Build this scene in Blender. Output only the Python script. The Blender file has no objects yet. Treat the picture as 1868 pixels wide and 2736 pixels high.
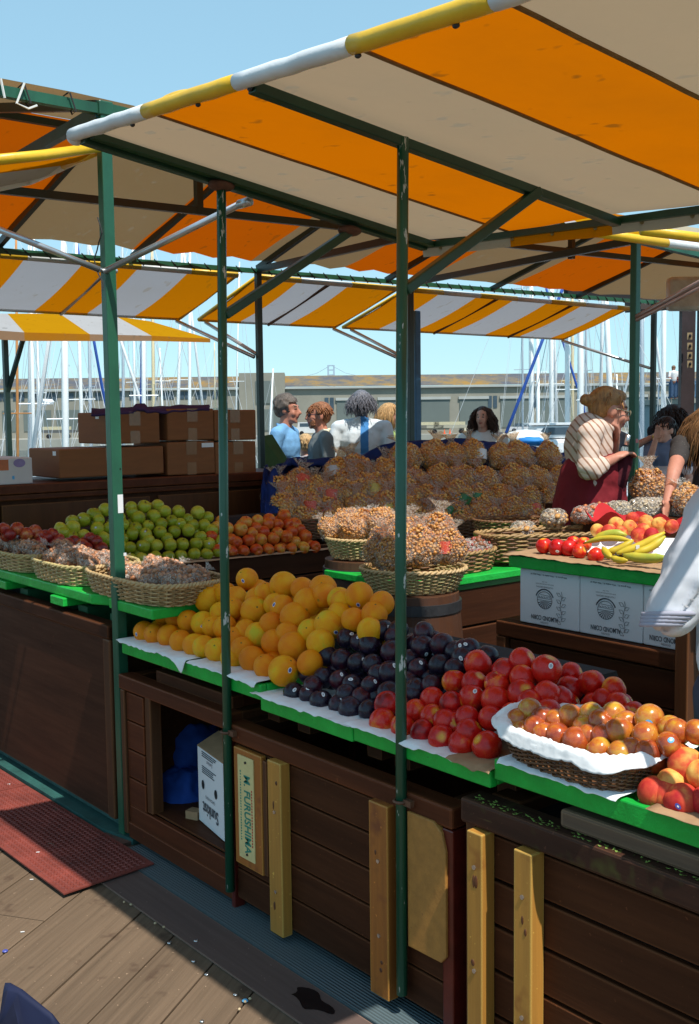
import bpy, bmesh, math, random
from mathutils import Vector as V, Matrix, noise, Euler
R = math.radians
rnd = random.Random(7)
S = bpy.context.scene
col = S.collection
# ---------------------------------------------------------------- camera solved from the photograph
EYE = V((0, 0, 1.55)); F = 2900.0; PW, PH = 1868, 2736
_p, _r, _y = R(5.2), .012, R(39.4)
_fh = V((-math.cos(_y), math.sin(_y), 0)); _up = V((0, 0, 1)); _ri = _fh.cross(_up)
FWD = _fh * math.cos(_p) - _up * math.sin(_p)
_u = _up * math.cos(_p) + _fh * math.sin(_p)
CU = _u * math.cos(_r) + _ri * math.sin(_r)
CR = _ri * math.cos(_r) - _u * math.sin(_r)
RIGHT = _ri; AHEAD = _fh
def ray(x, y): return FWD + CR * ((x - PW / 2) / F) - CU * ((y - PH / 2) / F)
def hz(x, y, z): d = ray(x, y); return EYE + d * ((z - EYE.z) / d.z)
def hy(x, y, Y): d = ray(x, y); return EYE + d * (Y / d.y)
def hx(x, y, X): d = ray(x, y); return EYE + d * (X / d.x)
def hd(x, y, t): return EYE + ray(x, y) * t
def hpl(x, y, p, n):
    d = ray(x, y); return EYE + d * ((p - EYE).dot(n) / d.dot(n))
def depth(p): return (p - EYE).dot(FWD)
cd = bpy.data.cameras.new('camera'); cam = bpy.data.objects.new('camera', cd); col.objects.link(cam)
cd.sensor_fit = 'VERTICAL'; cd.sensor_height = 24; cd.lens = F / PH * 24; cd.clip_start = .05; cd.clip_end = 6000
m = Matrix.Identity(4)
for i in range(3): m[i][0] = CR[i]; m[i][1] = CU[i]; m[i][2] = -FWD[i]; m[i][3] = EYE[i]
cam.matrix_world = m
S.camera = cam
# ---------------------------------------------------------------- helpers
ORG = {}
class MB:
    def __init__(s): s.v = []; s.f = []; s.mi = []
    def add(s, vs, fs, mi=0):
        o = len(s.v); s.v += [V(x) for x in vs]
        for f in fs: s.f.append([o + i for i in f]); s.mi.append(mi)
    def box(s, c, size, rot=None, mi=0, taper=1.0):
        a, b, h = size[0] / 2, size[1] / 2, size[2] / 2
        vs = []
        for z in (-h, h):
            t = taper if z > 0 else 1
            for x, y in ((-a, -b), (a, -b), (a, b), (-a, b)): vs.append(V((x * t, y * t, z)))
        if rot is not None:
            rm = rot if isinstance(rot, Matrix) else Euler(rot).to_matrix()
            vs = [rm @ q for q in vs]
        vs = [q + V(c) for q in vs]
        s.add(vs, [(3, 2, 1, 0), (4, 5, 6, 7), (0, 1, 5, 4), (1, 2, 6, 5), (2, 3, 7, 6), (3, 0, 4, 7)], mi)
    def box2(s, lo, hi, mi=0):
        lo = V(lo); hi = V(hi); s.box((lo + hi) / 2, hi - lo, None, mi)
    def bar(s, p, q, w, h, up=(0, 0, 1), mi=0):
        p = V(p); q = V(q); d = (q - p); L = d.length; d.normalize(); u = V(up)
        sd = d.cross(u); 
        if sd.length < 1e-4: sd = d.cross(V((1, 0, 0)))
        sd.normalize(); u = sd.cross(d)
        vs = []
        for e in (p, q):
            for a, b in ((-1, -1), (1, -1), (1, 1), (-1, 1)): vs.append(e + sd * (a * w / 2) + u * (b * h / 2))
        s.add(vs, [(3, 2, 1, 0), (4, 5, 6, 7), (0, 1, 5, 4), (1, 2, 6, 5), (2, 3, 7, 6), (3, 0, 4, 7)], mi)
    def tube(s, pts, r, n=8, mi=0, cap=True, closed=False):
        pts = [V(p) for p in pts]; k = len(pts); rs = r if isinstance(r, (list, tuple)) else [r] * k
        o = len(s.v); prev = None
        for i, p in enumerate(pts):
            a = pts[(i - 1) % k] if (closed or i > 0) else p
            b = pts[(i + 1) % k] if (closed or i < k - 1) else p
            d = (b - a).normalized()
            if prev is None:
                sd = d.cross(V((0, 0, 1)))
                if sd.length < .1: sd = d.cross(V((1, 0, 0)))
            else: sd = prev - d * prev.dot(d)
            sd.normalize(); prev = sd; u = d.cross(sd)
            for j in range(n):
                t = 2 * math.pi * j / n; s.v.append(p + (sd * math.cos(t) + u * math.sin(t)) * rs[i])
        for i in range(k if closed else k - 1):
            i2 = (i + 1) % k
            for j in range(n):
                j2 = (j + 1) % n
                s.f.append([o + i * n + j2, o + i * n + j, o + i2 * n + j, o + i2 * n + j2][::-1]); s.mi.append(mi)
        if cap and not closed:
            s.f.append([o + j for j in range(n)]); s.mi.append(mi)
            s.f.append([o + (k - 1) * n + j for j in range(n)][::-1]); s.mi.append(mi)
    def lathe(s, prof, c=(0, 0, 0), n=24, mi=0):
        c = V(c); o = len(s.v)
        for r, z in prof:
            for j in range(n):
                t = 2 * math.pi * j / n; s.v.append(c + V((r * math.cos(t), r * math.sin(t), z)))
        for i in range(len(prof) - 1):
            for j in range(n):
                j2 = (j + 1) % n; s.f.append([o + i * n + j, o + i * n + j2, o + (i + 1) * n + j2, o + (i + 1) * n + j]); s.mi.append(mi)
        s.f.append([o + j for j in range(n)][::-1]); s.mi.append(mi)
        s.f.append([o + (len(prof) - 1) * n + j for j in range(n)]); s.mi.append(mi)
    def grid(s, fn, nu, nv, mi=0, closed_u=False):
        o = len(s.v)
        for i in range(nu + (0 if closed_u else 1)):
            for j in range(nv + 1): s.v.append(V(fn(i / nu, j / nv)))
        nn = nu if closed_u else nu + 1
        for i in range(nu):
            i2 = (i + 1) % nn
            for j in range(nv):
                s.f.append([o + i * (nv + 1) + j, o + i2 * (nv + 1) + j, o + i2 * (nv + 1) + j + 1, o + i * (nv + 1) + j + 1])
                s.mi.append(mi(i / nu, j / nv) if callable(mi) else mi)
    def prism(s, poly, a, mi=0):
        """poly: list of 3D points (flat); a: extrusion vector"""
        n = len(poly); p = [V(q) for q in poly]; a = V(a); o = len(s.v)
        s.v += p + [q + a for q in p]
        s.f.append([o + i for i in range(n)][::-1]); s.mi.append(mi)
        s.f.append([o + n + i for i in range(n)]); s.mi.append(mi)
        for i in range(n):
            j = (i + 1) % n; s.f.append([o + i, o + j, o + n + j, o + n + i]); s.mi.append(mi)
    def ell(s, c, r, rot=None, nu=12, nv=8, mi=0):
        c = V(c); rm = Euler(rot).to_matrix() if rot is not None and not isinstance(rot, Matrix) else rot
        o = len(s.v)
        for i in range(nv + 1):
            ph = math.pi * i / nv
            for j in range(nu):
                t = 2 * math.pi * j / nu
                q = V((r[0] * math.sin(ph) * math.cos(t), r[1] * math.sin(ph) * math.sin(t), r[2] * math.cos(ph)))
                s.v.append(c + (rm @ q if rm else q))
        for i in range(nv):
            for j in range(nu):
                j2 = (j + 1) % nu
                s.f.append([o + i * nu + j, o + (i + 1) * nu + j, o + (i + 1) * nu + j2, o + i * nu + j2]); s.mi.append(mi)
    def cap(s, p, q, r1, r2, n=12, mi=0):
        p = V(p); q = V(q); d = q - p; L = d.length
        if L < 1e-6: return s.ell(p, (r1,) * 3, None, n, 8, mi)
        d.normalize(); pts = []; rr = []
        for k in range(4, 0, -1):
            t = k / 4 * math.pi / 2; pts.append(p - d * r1 * math.sin(t)); rr.append(max(r1 * math.cos(t), .0008))
        for k in range(5): pts.append(p.lerp(q, k / 4)); rr.append(r1 + (r2 - r1) * k / 4)
        for k in range(1, 5):
            t = k / 4 * math.pi / 2; pts.append(q + d * r2 * math.sin(t)); rr.append(max(r2 * math.cos(t), .0008))
        s.tube(pts, rr, n, mi)
    def mesh(s, name, mats, smooth=False, o=V((0, 0, 0)), merge=False):
        me = bpy.data.meshes.new(name)
        me.from_pydata([tuple(p - o) for p in s.v], [], s.f)
        for mt in (mats if isinstance(mats, (list, tuple)) else [mats]): me.materials.append(mt)
        me.polygons.foreach_set('material_index', s.mi)
        if smooth: me.polygons.foreach_set('use_smooth', [True] * len(s.f))
        bm = bmesh.new(); bm.from_mesh(me)
        if merge: bmesh.ops.remove_doubles(bm, verts=bm.verts, dist=1e-5)
        bmesh.ops.recalc_face_normals(bm, faces=bm.faces); bm.to_mesh(me); bm.free()
        me.update(); return me
    def build(s, name, mats, parent=None, smooth=False, label=None, cat=None, group=None, kind=None, bevel=0, org=None, sub=0, merge=False):
        if parent is None:
            if org is None:
                xs = [p.x for p in s.v]; ys = [p.y for p in s.v]; zs = [p.z for p in s.v]
                org = V(((min(xs) + max(xs)) / 2, (min(ys) + max(ys)) / 2, min(zs)))
            org = V(org)
        else: org = ORG[parent.name]
        o = bpy.data.objects.new(name, s.mesh(name, mats, smooth, org, merge)); col.objects.link(o)
        if parent is None: o.location = org
        else: o.parent = parent
        ORG[o.name] = org
        if bevel:
            b = o.modifiers.new('bevel', 'BEVEL'); b.width = bevel; b.segments = 2; b.limit_method = 'ANGLE'; b.angle_limit = R(40)
        if sub:
            b = o.modifiers.new('sub', 'SUBSURF'); b.levels = sub; b.render_levels = sub
        tag(o, label, cat, group, kind); return o
def tag(o, label=None, cat=None, group=None, kind=None):
    if label: o['label'] = label
    if cat: o['category'] = cat
    if group: o['group'] = group
    if kind: o['kind'] = kind
    return o
def thing(name, loc, label, cat, group=None):
    o = bpy.data.objects.new(name, None); col.objects.link(o); o.location = V(loc); o.empty_display_size = .05
    ORG[o.name] = V(loc); return tag(o, label, cat, group)
def inst(name, me, parent=None, label=None, cat=None, group=None, loc=(0, 0, 0), rot=None, scale=1.0):
    o = bpy.data.objects.new(name, me); col.objects.link(o)
    if parent is not None: o.parent = parent
    mt = (rot.to_4x4() if isinstance(rot, Matrix) else Euler(rot).to_matrix().to_4x4()) if rot is not None else Matrix.Identity(4)
    sc = scale if isinstance(scale, (tuple, list)) else (scale,) * 3
    o.matrix_basis = Matrix.Translation(V(loc)) @ mt @ Matrix.Diagonal(V((*sc, 1)))
    ORG[o.name] = V(loc)
    return tag(o, label, cat, group)
def rmat(xa, ya, za):
    m = Matrix.Identity(3)
    for i in range(3): m[i][0] = xa[i]; m[i][1] = ya[i]; m[i][2] = za[i]
    return m
def evalmesh(o, keep=False):
    dg = bpy.context.evaluated_depsgraph_get(); me = bpy.data.meshes.new_from_object(o.evaluated_get(dg)); return me
def remesh(mb, vox, name, mats, smooth_it=2, fac=.5):
    me = mb.mesh('tmp', mats[0]); o = bpy.data.objects.new('tmp', me); col.objects.link(o)
    md = o.modifiers.new('r', 'REMESH'); md.mode = 'VOXEL'; md.voxel_size = vox; md.use_smooth_shade = True
    if smooth_it:
        sm = o.modifiers.new('s', 'SMOOTH'); sm.iterations = smooth_it; sm.factor = fac
    out = evalmesh(o); bpy.data.objects.remove(o); out.name = name
    out.materials.clear()
    for m_ in mats: out.materials.append(m_)
    out.polygons.foreach_set('use_smooth', [True] * len(out.polygons))
    return out
_fonts = {}
def textmesh(txt, size, xdir, ydir, origin, mat, name, parent, depth_=.0006, bold=0.0, align='CENTER', sx=1.0, label=None):
    cu = bpy.data.curves.new('t', 'FONT'); cu.body = txt; cu.size = size; cu.align_x = align; cu.align_y = 'CENTER'; cu.offset = bold; cu.extrude = 0; cu.resolution_u = 3
    o = bpy.data.objects.new('t', cu); col.objects.link(o)
    me = evalmesh(o); bpy.data.objects.remove(o)
    xd = V(xdir).normalized(); yd = V(ydir).normalized(); n = xd.cross(yd)
    og = V(origin) - (ORG[parent.name] if parent else V((0, 0, 0)))
    for v in me.vertices: v.co = og + xd * (v.co.x * sx) + yd * v.co.y + n * depth_
    me.materials.clear(); me.materials.append(mat)
    ob = bpy.data.objects.new(name, me); col.objects.link(ob)
    if parent: ob.parent = parent; ORG[ob.name] = ORG[parent.name]
    if label: ob['label'] = label
    return ob
# ---------------------------------------------------------------- materials
def newmat(name):
    mt = bpy.data.materials.new(name); mt.use_nodes = True; nt = mt.node_tree; nt.nodes.clear()
    out = nt.nodes.new('ShaderNodeOutputMaterial'); b = nt.nodes.new('ShaderNodeBsdfPrincipled'); nt.links.new(b.outputs[0], out.inputs[0]); return mt, nt, b, out
def ln(nt, a, b): nt.links.new(a, b)
def nd(nt, t, **k):
    n = nt.nodes.new(t)
    for a, v in k.items():
        if a in n.inputs.keys() if isinstance(a, str) else False: n.inputs[a].default_value = v
        else: setattr(n, a, v)
    return n
def noise_n(nt, vec, scale, detail=3, rough=.6, w=None):
    n = nt.nodes.new('ShaderNodeTexNoise'); n.inputs['Scale'].default_value = scale; n.inputs['Detail'].default_value = detail; n.inputs['Roughness'].default_value = rough
    if w is not None: n.noise_dimensions = '4D'; ln(nt, w, n.inputs['W'])
    if vec is not None: ln(nt, vec, n.inputs['Vector'])
    return n
def ramp(nt, fac, stops):
    r = nt.nodes.new('ShaderNodeValToRGB'); e = r.color_ramp.elements
    while len(e) < len(stops): e.new(.5)
    for i, (p, c) in enumerate(stops): e[i].position = p; e[i].color = (*c, 1)
    ln(nt, fac, r.inputs[0]); return r
def mapping(nt, src, sc=(1, 1, 1), rot=(0, 0, 0), loc=None):
    m_ = nt.nodes.new('ShaderNodeMapping'); m_.inputs['Scale'].default_value = sc; m_.inputs['Rotation'].default_value = rot; ln(nt, src, m_.inputs[0])
    if loc is not None: ln(nt, loc, m_.inputs['Location'])
    return m_.outputs[0]
def bump(nt, h, b, strength=.3, dist=.01):
    n = nt.nodes.new('ShaderNodeBump'); n.inputs['Strength'].default_value = strength; n.inputs['Distance'].default_value = dist; ln(nt, h, n.inputs['Height']); ln(nt, n.outputs[0], b.inputs['Normal']); return n
def mixc(nt, fac, a, b, mode='MIX'):
    n = nt.nodes.new('ShaderNodeMix'); n.data_type = 'RGBA'; n.blend_type = mode
    for val, sock in ((fac, n.inputs[0]), (a, n.inputs[6]), (b, n.inputs[7])):
        if isinstance(val, (int, float)): sock.default_value = val
        elif isinstance(val, tuple): sock.default_value = (*val, 1)
        else: ln(nt, val, sock)
    return n.outputs[2]
def mth(nt, op, a, b=None):
    n = nt.nodes.new('ShaderNodeMath'); n.operation = op
    for i, val in enumerate((a, b)):
        if val is None: continue
        if isinstance(val, (int, float)): n.inputs[i].default_value = val
        else: ln(nt, val, n.inputs[i])
    return n.outputs[0]
def sc3(c, k): return tuple(min(x * k, 1) for x in c)
def mpaint(name, c, rough=.45, var=.25, scale=8, bmp=.15, chips=None, chip_amt=.62, spec=.5, stretch=(1, 1, 1), chip_scale=18, metal=0):
    mt, nt, b, _ = newmat(name); tc = nt.nodes.new('ShaderNodeTexCoord').outputs['Object']
    mp = mapping(nt, tc, stretch); n = noise_n(nt, mp, scale, 5, .65)
    rp = ramp(nt, n.outputs['Fac'], [(.3, sc3(c, 1 - var)), (.7, sc3(c, 1 + var))]); cc = rp.outputs[0]
    if chips:
        n2 = noise_n(nt, mp, chip_scale, 4, .7); r2 = ramp(nt, n2.outputs['Fac'], [(chip_amt, (0, 0, 0)), (chip_amt + .02, (1, 1, 1))]); cc = mixc(nt, r2.outputs[0], cc, chips)
    ln(nt, cc, b.inputs['Base Color']); b.inputs['Roughness'].default_value = rough; b.inputs['Specular IOR Level'].default_value = spec; b.inputs['Metallic'].default_value = metal
    if bmp: n3 = noise_n(nt, mp, scale * 6, 4, .6); bump(nt, n3.outputs['Fac'], b, bmp, .004)
    return mt
def mwood(name, c, axis=0, rough=.55, var=.45, grain=30, spots=None, spec=.4, bmp=.25, scale=1.0, wear=None, edge=.006):
    """grain runs along the axis; rings stretched"""
    mt, nt, b, _ = newmat(name); tc = nt.nodes.new('ShaderNodeTexCoord').outputs['Object']
    oi = nt.nodes.new('ShaderNodeObjectInfo'); 
    s3 = [grain * scale] * 3; s3[axis] = 1.6 * scale
    mp = mapping(nt, tc, tuple(s3)); n = noise_n(nt, mp, 1.0, 6, .7, mth(nt, 'MULTIPLY', oi.outputs['Random'], 20))
    s4 = [5 * scale] * 3; s4[axis] = .9 * scale
    mp2 = mapping(nt, tc, tuple(s4)); n2 = noise_n(nt, mp2, 1.0, 3, .5, mth(nt, 'MULTIPLY', oi.outputs['Random'], 33))
    f = mth(nt, 'ADD', mth(nt, 'MULTIPLY', n.outputs['Fac'], .6), mth(nt, 'MULTIPLY', n2.outputs['Fac'], .4))
    rp = ramp(nt, f, [(.32, sc3(c, 1 - var)), (.5, c), (.68, sc3(c, 1 + var))]); cc = rp.outputs[0]
    if spots:
        n4 = noise_n(nt, mapping(nt, tc, (1, 1, 1)), 9 * scale, 3, .6); r4 = ramp(nt, n4.outputs['Fac'], [(.6, (0, 0, 0)), (.72, (1, 1, 1))]); cc = mixc(nt, r4.outputs[0], cc, spots)
    if wear:
        n5 = noise_n(nt, mp, 3.0, 4, .8); r5 = ramp(nt, n5.outputs['Fac'], [(.66, (0, 0, 0)), (.7, (1, 1, 1))]); cc = mixc(nt, mth(nt, 'MULTIPLY', r5.outputs[0], .5), cc, wear)
    n6 = noise_n(nt, mapping(nt, tc, (1, 1, 1)), 75, 2, .6); r6 = ramp(nt, n6.outputs['Fac'], [(.715, (0, 0, 0)), (.73, (1, 1, 1))]); cc = mixc(nt, mth(nt, 'MULTIPLY', r6.outputs[0], .55), cc, sc3(c, 3.2))
    if edge:
        ge = nt.nodes.new('ShaderNodeNewGeometry'); bv = nt.nodes.new('ShaderNodeBevel'); bv.samples = 4; bv.inputs[0].default_value = edge; dt = nt.nodes.new('ShaderNodeVectorMath'); dt.operation = 'DOT_PRODUCT'; ln(nt, ge.outputs['Normal'], dt.inputs[0]); ln(nt, bv.outputs[0], dt.inputs[1])
        ee = mth(nt, 'MULTIPLY', mth(nt, 'SUBTRACT', 1.0, dt.outputs['Value']), 40.0); r9 = ramp(nt, mth(nt, 'MULTIPLY', ee, mth(nt, 'ADD', n2.outputs['Fac'], -.12)), [(.12, (0, 0, 0)), (.5, (1, 1, 1))]); cc = mixc(nt, mth(nt, 'MULTIPLY', r9.outputs[0], .7), cc, (min(c[0] * 2.6 + .03, .6), min(c[1] * 2.6 + .015, .4), min(c[2] * 2.3 + .006, .2)))
    ln(nt, cc, b.inputs['Base Color']); b.inputs['Specular IOR Level'].default_value = spec
    rr = ramp(nt, n.outputs['Fac'], [(.3, (rough + .12,) * 3), (.7, (rough - .1,) * 3)]); ln(nt, rr.outputs[0], b.inputs['Roughness'])
    bump(nt, n.outputs['Fac'], b, bmp, .003); return mt
def mcanvas(name, c, ct, t=.5, dirt=(.25, .2, .14), dirt_amt=.25):
    mt, nt, b, out = newmat(name); nt.nodes.remove(b); tc = nt.nodes.new('ShaderNodeTexCoord').outputs['Object']
    n = noise_n(nt, tc, 3.0, 5, .6); r1 = ramp(nt, n.outputs['Fac'], [(.45, (0, 0, 0)), (.8, (1, 1, 1))])
    n2 = noise_n(nt, mapping(nt, tc, (9, 16, 9)), 1.0, 2, .5); r2 = ramp(nt, n2.outputs['Fac'], [(.655, (0, 0, 0)), (.72, (1, 1, 1))])
    f = mth(nt, 'MULTIPLY', mth(nt, 'ADD', mth(nt, 'MULTIPLY', r1.outputs[0], .5), mth(nt, 'MULTIPLY', r2.outputs[0], 1.6)), dirt_amt)
    d = nt.nodes.new('ShaderNodeBsdfDiffuse'); tr = nt.nodes.new('ShaderNodeBsdfTranslucent'); mx = nt.nodes.new('ShaderNodeMixShader'); mx.inputs[0].default_value = t
    ln(nt, mixc(nt, f, c, dirt), d.inputs[0]); ln(nt, mixc(nt, f, ct, dirt), tr.inputs[0]); ln(nt, d.outputs[0], mx.inputs[1]); ln(nt, tr.outputs[0], mx.inputs[2]); ln(nt, mx.outputs[0], out.inputs[0])
    n3 = noise_n(nt, tc, 260, 2, .5); bp = nt.nodes.new('ShaderNodeBump'); bp.inputs['Strength'].default_value = .12; bp.inputs['Distance'].default_value = .002; ln(nt, n3.outputs['Fac'], bp.inputs['Height']); ln(nt, bp.outputs[0], d.inputs['Normal'])
    return mt
def mcloth(name, c, rough=.85, var=.15, scale=14, bmp=.4, stripe=None, sc_=None, dist=.01):
    mt, nt, b, _ = newmat(name); tc = nt.nodes.new('ShaderNodeTexCoord').outputs['Object']
    n = noise_n(nt, tc, scale, 3, .55); rp = ramp(nt, n.outputs['Fac'], [(.3, sc3(c, 1 - var)), (.7, sc3(c, 1 + var))]); cc = rp.outputs[0]
    if stripe:
        w = nt.nodes.new('ShaderNodeTexWave'); w.wave_type = 'BANDS'; w.bands_direction = stripe[1]; w.inputs['Scale'].default_value = stripe[2]; w.inputs['Distortion'].default_value = stripe[4] if len(stripe) > 4 else .6; w.inputs['Detail Scale'].default_value = 1.0; ln(nt, tc, w.inputs[0])
        r2 = ramp(nt, w.outputs['Fac'], [(stripe[3], (0, 0, 0)), (stripe[3] + .08, (1, 1, 1))]); cc = mixc(nt, r2.outputs[0], cc, stripe[0])
    ln(nt, cc, b.inputs['Base Color']); b.inputs['Roughness'].default_value = rough; b.inputs['Specular IOR Level'].default_value = .2
    n2 = noise_n(nt, tc, scale * 1.3, 2, .4); bump(nt, n2.outputs['Fac'], b, bmp, dist); return mt
def mfruit(name, stops, rough=.35, scale=1.4, bscale=40, bstr=.0, spec=.5, stretch=(1, 1, .6), coat=0, bdist=.01, sss=0, tip=None, bot=None, speck=None):
    mt, nt, b, _ = newmat(name); tc = nt.nodes.new('ShaderNodeTexCoord').outputs['Object']; oi = nt.nodes.new('ShaderNodeObjectInfo')
    w = mth(nt, 'MULTIPLY', oi.outputs['Random'], 40)
    n = noise_n(nt, mapping(nt, tc, stretch), scale, 4, .55, w)
    f = mth(nt, 'ADD', n.outputs['Fac'], mth(nt, 'MULTIPLY', mth(nt, 'SUBTRACT', oi.outputs['Random'], .5), .34))
    rp = ramp(nt, f, stops)
    n3 = noise_n(nt, tc, 26, 2, .6, w); cc = mixc(nt, .10, rp.outputs[0], n3.outputs['Color'], 'SOFT_LIGHT')
    sp_ = nt.nodes.new('ShaderNodeSeparateXYZ'); ln(nt, tc, sp_.inputs[0])
    if speck: n6 = noise_n(nt, tc, speck[1], 2, .5, w); r6 = ramp(nt, n6.outputs['Fac'], [(speck[2], (0, 0, 0)), (speck[2] + .05, (1, 1, 1))]); cc = mixc(nt, mth(nt, 'MULTIPLY', r6.outputs[0], speck[3]), cc, speck[0])
    rad_ = mth(nt, 'SQRT', mth(nt, 'ADD', mth(nt, 'MULTIPLY', sp_.outputs[0], sp_.outputs[0]), mth(nt, 'MULTIPLY', sp_.outputs[1], sp_.outputs[1])))
    for spec_, sg_ in ((tip, 1.0), (bot, -1.0)):
        if spec_:
            r7 = ramp(nt, mth(nt, 'ADD', rad_, mth(nt, 'MULTIPLY', mth(nt, 'SUBTRACT', n.outputs['Fac'], .5), spec_[3])), [(spec_[1], (1, 1, 1)), (spec_[2], (0, 0, 0))])
            zz = mth(nt, 'GREATER_THAN', mth(nt, 'MULTIPLY', sp_.outputs[2], sg_), .2); cc = mixc(nt, mth(nt, 'MULTIPLY', r7.outputs[0], zz), cc, spec_[0])
    ln(nt, cc, b.inputs['Base Color']); b.inputs['Roughness'].default_value = rough; b.inputs['Specular IOR Level'].default_value = spec; b.inputs['Coat Weight'].default_value = coat
    n4 = noise_n(nt, tc, 2.5, 3, .6, w); rr = ramp(nt, n4.outputs['Fac'], [(.3, (max(rough - .08, .05),) * 3), (.7, (rough + .12,) * 3)]); ln(nt, rr.outputs[0], b.inputs['Roughness'])
    if bstr: n2 = noise_n(nt, tc, bscale, 2, .5); bump(nt, n2.outputs['Fac'], b, bstr, bdist)
    return mt
def mfilm(name, amt=.2, tint=(1, 1, 1), rough=.12, bs=24):
    mt, nt, b, out = newmat(name); nt.nodes.remove(b); tc = nt.nodes.new('ShaderNodeTexCoord').outputs['Object']
    t = nt.nodes.new('ShaderNodeBsdfTransparent'); t.inputs[0].default_value = (*tint, 1); g = nt.nodes.new('ShaderNodeBsdfPrincipled'); g.inputs['Roughness'].default_value = rough; g.inputs['Base Color'].default_value = (.8, .72, .64, 1); g.inputs['Specular IOR Level'].default_value = .9
    n = noise_n(nt, tc, bs, 4, .7); n.inputs['Distortion'].default_value = 1.2; r = ramp(nt, mth(nt, 'ABSOLUTE', mth(nt, 'SUBTRACT', n.outputs['Fac'], .5)), [(.0, (min(amt * 3.6, .85),) * 3), (.022, (min(amt * 2.2, .6),) * 3), (.05, (amt * .45,) * 3), (.16, (amt * .3,) * 3), (.19, (amt * 1.3,) * 3)])  # pale streaks along the crinkles paint highlights into the film
    bump(nt, n.outputs['Fac'], g, 1.0, .03)
    mx = nt.nodes.new('ShaderNodeMixShader'); ln(nt, r.outputs[0], mx.inputs[0]); ln(nt, t.outputs[0], mx.inputs[1]); ln(nt, g.outputs[0], mx.inputs[2]); ln(nt, mx.outputs[0], out.inputs[0]); return mt
M = {}
M['deck'] = mwood('weathered_deck', (.140, .096, .063), 0, edge=0, rough=.8, var=.42, grain=60, spots=(.08, .05, .034), bmp=.8, spec=.15, wear=(.2, .14, .095))
M['dark'] = mwood('dark_stained_wood', (.058, .0185, .0072), 0, .6, .5, 22, wear=(.09, .035, .016), bmp=.6, spec=.12)
M['darkY'] = mwood('dark_stained_wood_y', (.046, .0155, .0065), 1, .6, .5, 22, wear=(.07, .028, .013), bmp=.6, spec=.12)
M['darkZ'] = mwood('dark_stained_wood_z', (.075, .028, .011), 2, .5, .45, 22, wear=(.12, .055, .025), bmp=.5, spec=.25)
M['redwood'] = mwood('red_brown_stain', (.088, .023, .0085), 0, .5, .45, 20, wear=(.15, .055, .022), spec=.16)
M['redgloss'] = mpaint('glossy_red_brown_trim', (.105, .012, .007), .3, .3, 12)
M['ply'] = mwood('dark_plywood', (.060, .0215, .0105), 0, .62, .45, 26, wear=(.085, .036, .018), spec=.12)
M['counter'] = mwood('reddish_plywood', (.085, .03, .009), 2, .5, .45, 16, spec=.25)
M['honeyZ'] = mwood('varnished_pine', (.44, .205, .04), 2, .42, .3, 40, spots=(.26, .09, .02))
M['honeyZ2'] = mwood('varnished_redder_pine', (.33, .11, .022), 2, .42, .35, 40, spots=(.2, .06, .02))
M['mdf'] = mpaint('ochre_board', (.37, .165, .033), .6, .18, 30, .2, chips=(.25, .1, .03), chip_amt=.68, chip_scale=60)
M['oldwood'] = mwood('grey_old_timber', (.13, .08, .05), 0, .7, .35, 30, spots=(.1, .07, .04))
M['moss'] = mwood('mossy_dark_rail', (.05, .02, .012), 0, .6, .4, 22, spots=(.06, .05, .015), wear=(.12, .08, .03), spec=.2)
M['tray'] = mpaint('bright_green_paint', (.012, .40, .05), .4, .2, 9, .6, chips=(.02, .12, .03), chip_amt=.70, chip_scale=22, spec=.35)
M['post'] = mpaint('green_enamel', (.016, .095, .05), .38, .3, 6, .2, chips=(.09, .04, .02), chip_amt=.75, chip_scale=40, stretch=(1, 1, .4))
M['pole'] = mpaint('dark_green_pipe', (.012, .085, .045), .3, .3, 6, .15, chips=(.5, .53, .5), chip_amt=.63, chip_scale=24, stretch=(1.6, 1.6, .42))
M['beam'] = mpaint('dark_green_beam', (.01, .05, .025), .4, .3, 6, .2)
M['blkbeam'] = mpaint('dark_truss_paint', (.012, .03, .022), .4, .3, 6, .2)
M['rust'] = mpaint('rusted_weld', (.1, .045, .03), .8, .4, 30, .4)
M['clampm'] = mpaint('rusty_clamp', (.12, .05, .025), .6, .4, 30, .3)
M['alu'] = mpaint('galvanised_pipe', (.55, .57, .6), .32, .12, 10, .1, metal=.7)
M['chrome'] = mpaint('bolt_steel', (.6, .6, .6), .25, .1, 10, 0, metal=.9)
M['cw'] = mcanvas('white_canvas', (.62, .53, .40), (.285, .20, .125), .5, dirt_amt=.5)
M['co'] = mcanvas('orange_canvas', (.62, .25, .006), (.53, .125, .0004), .5, (.22, .07, .005), .45)
M['fw'] = mcanvas('white_flap_canvas', (.66, .65, .66), (.30, .30, .32), .55)
M['fo'] = mcanvas('orange_flap_canvas', (.70, .34, .008), (.46, .14, .001), .55, (.3, .12, .005), .25)
M['vy'] = mpaint('yellow_vinyl_sleeve', (.8, .47, .02), .4, .1, 10, .25)
M['vw'] = mpaint('white_vinyl_sleeve', (.74, .75, .76), .4, .08, 10, .25)
M['cord'] = mpaint('lacing_cord', (.03, .03, .03), .8, .1, 10, 0)
M['wcord'] = mpaint('white_cord', (.7, .7, .68), .8, .1, 10, 0)
M['paper'] = mcloth('white_paper', (.84, .84, .84), .7, .05, 20, .6, dist=.006)
M['kraft'] = mcloth('kraft_paper', (.36, .22, .12), .8, .1, 20, .4)
M['card'] = mpaint('corrugated_card', (.24, .082, .022), .75, .1, 5, .1, stretch=(1, 1, 6))
M['tape'] = mpaint('packing_tape', (.28, .14, .065), .25, .1, 9, .1)
M['wbox'] = mpaint('white_carton', (.76, .77, .79), .6, .04, 6, .15)
M['ink'] = mpaint('grey_ink', (.06, .065, .08), .7, .1, 30, 0)
M['inkb'] = mpaint('blue_grey_ink', (.03, .05, .10), .7, .1, 30, 0)
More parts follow.
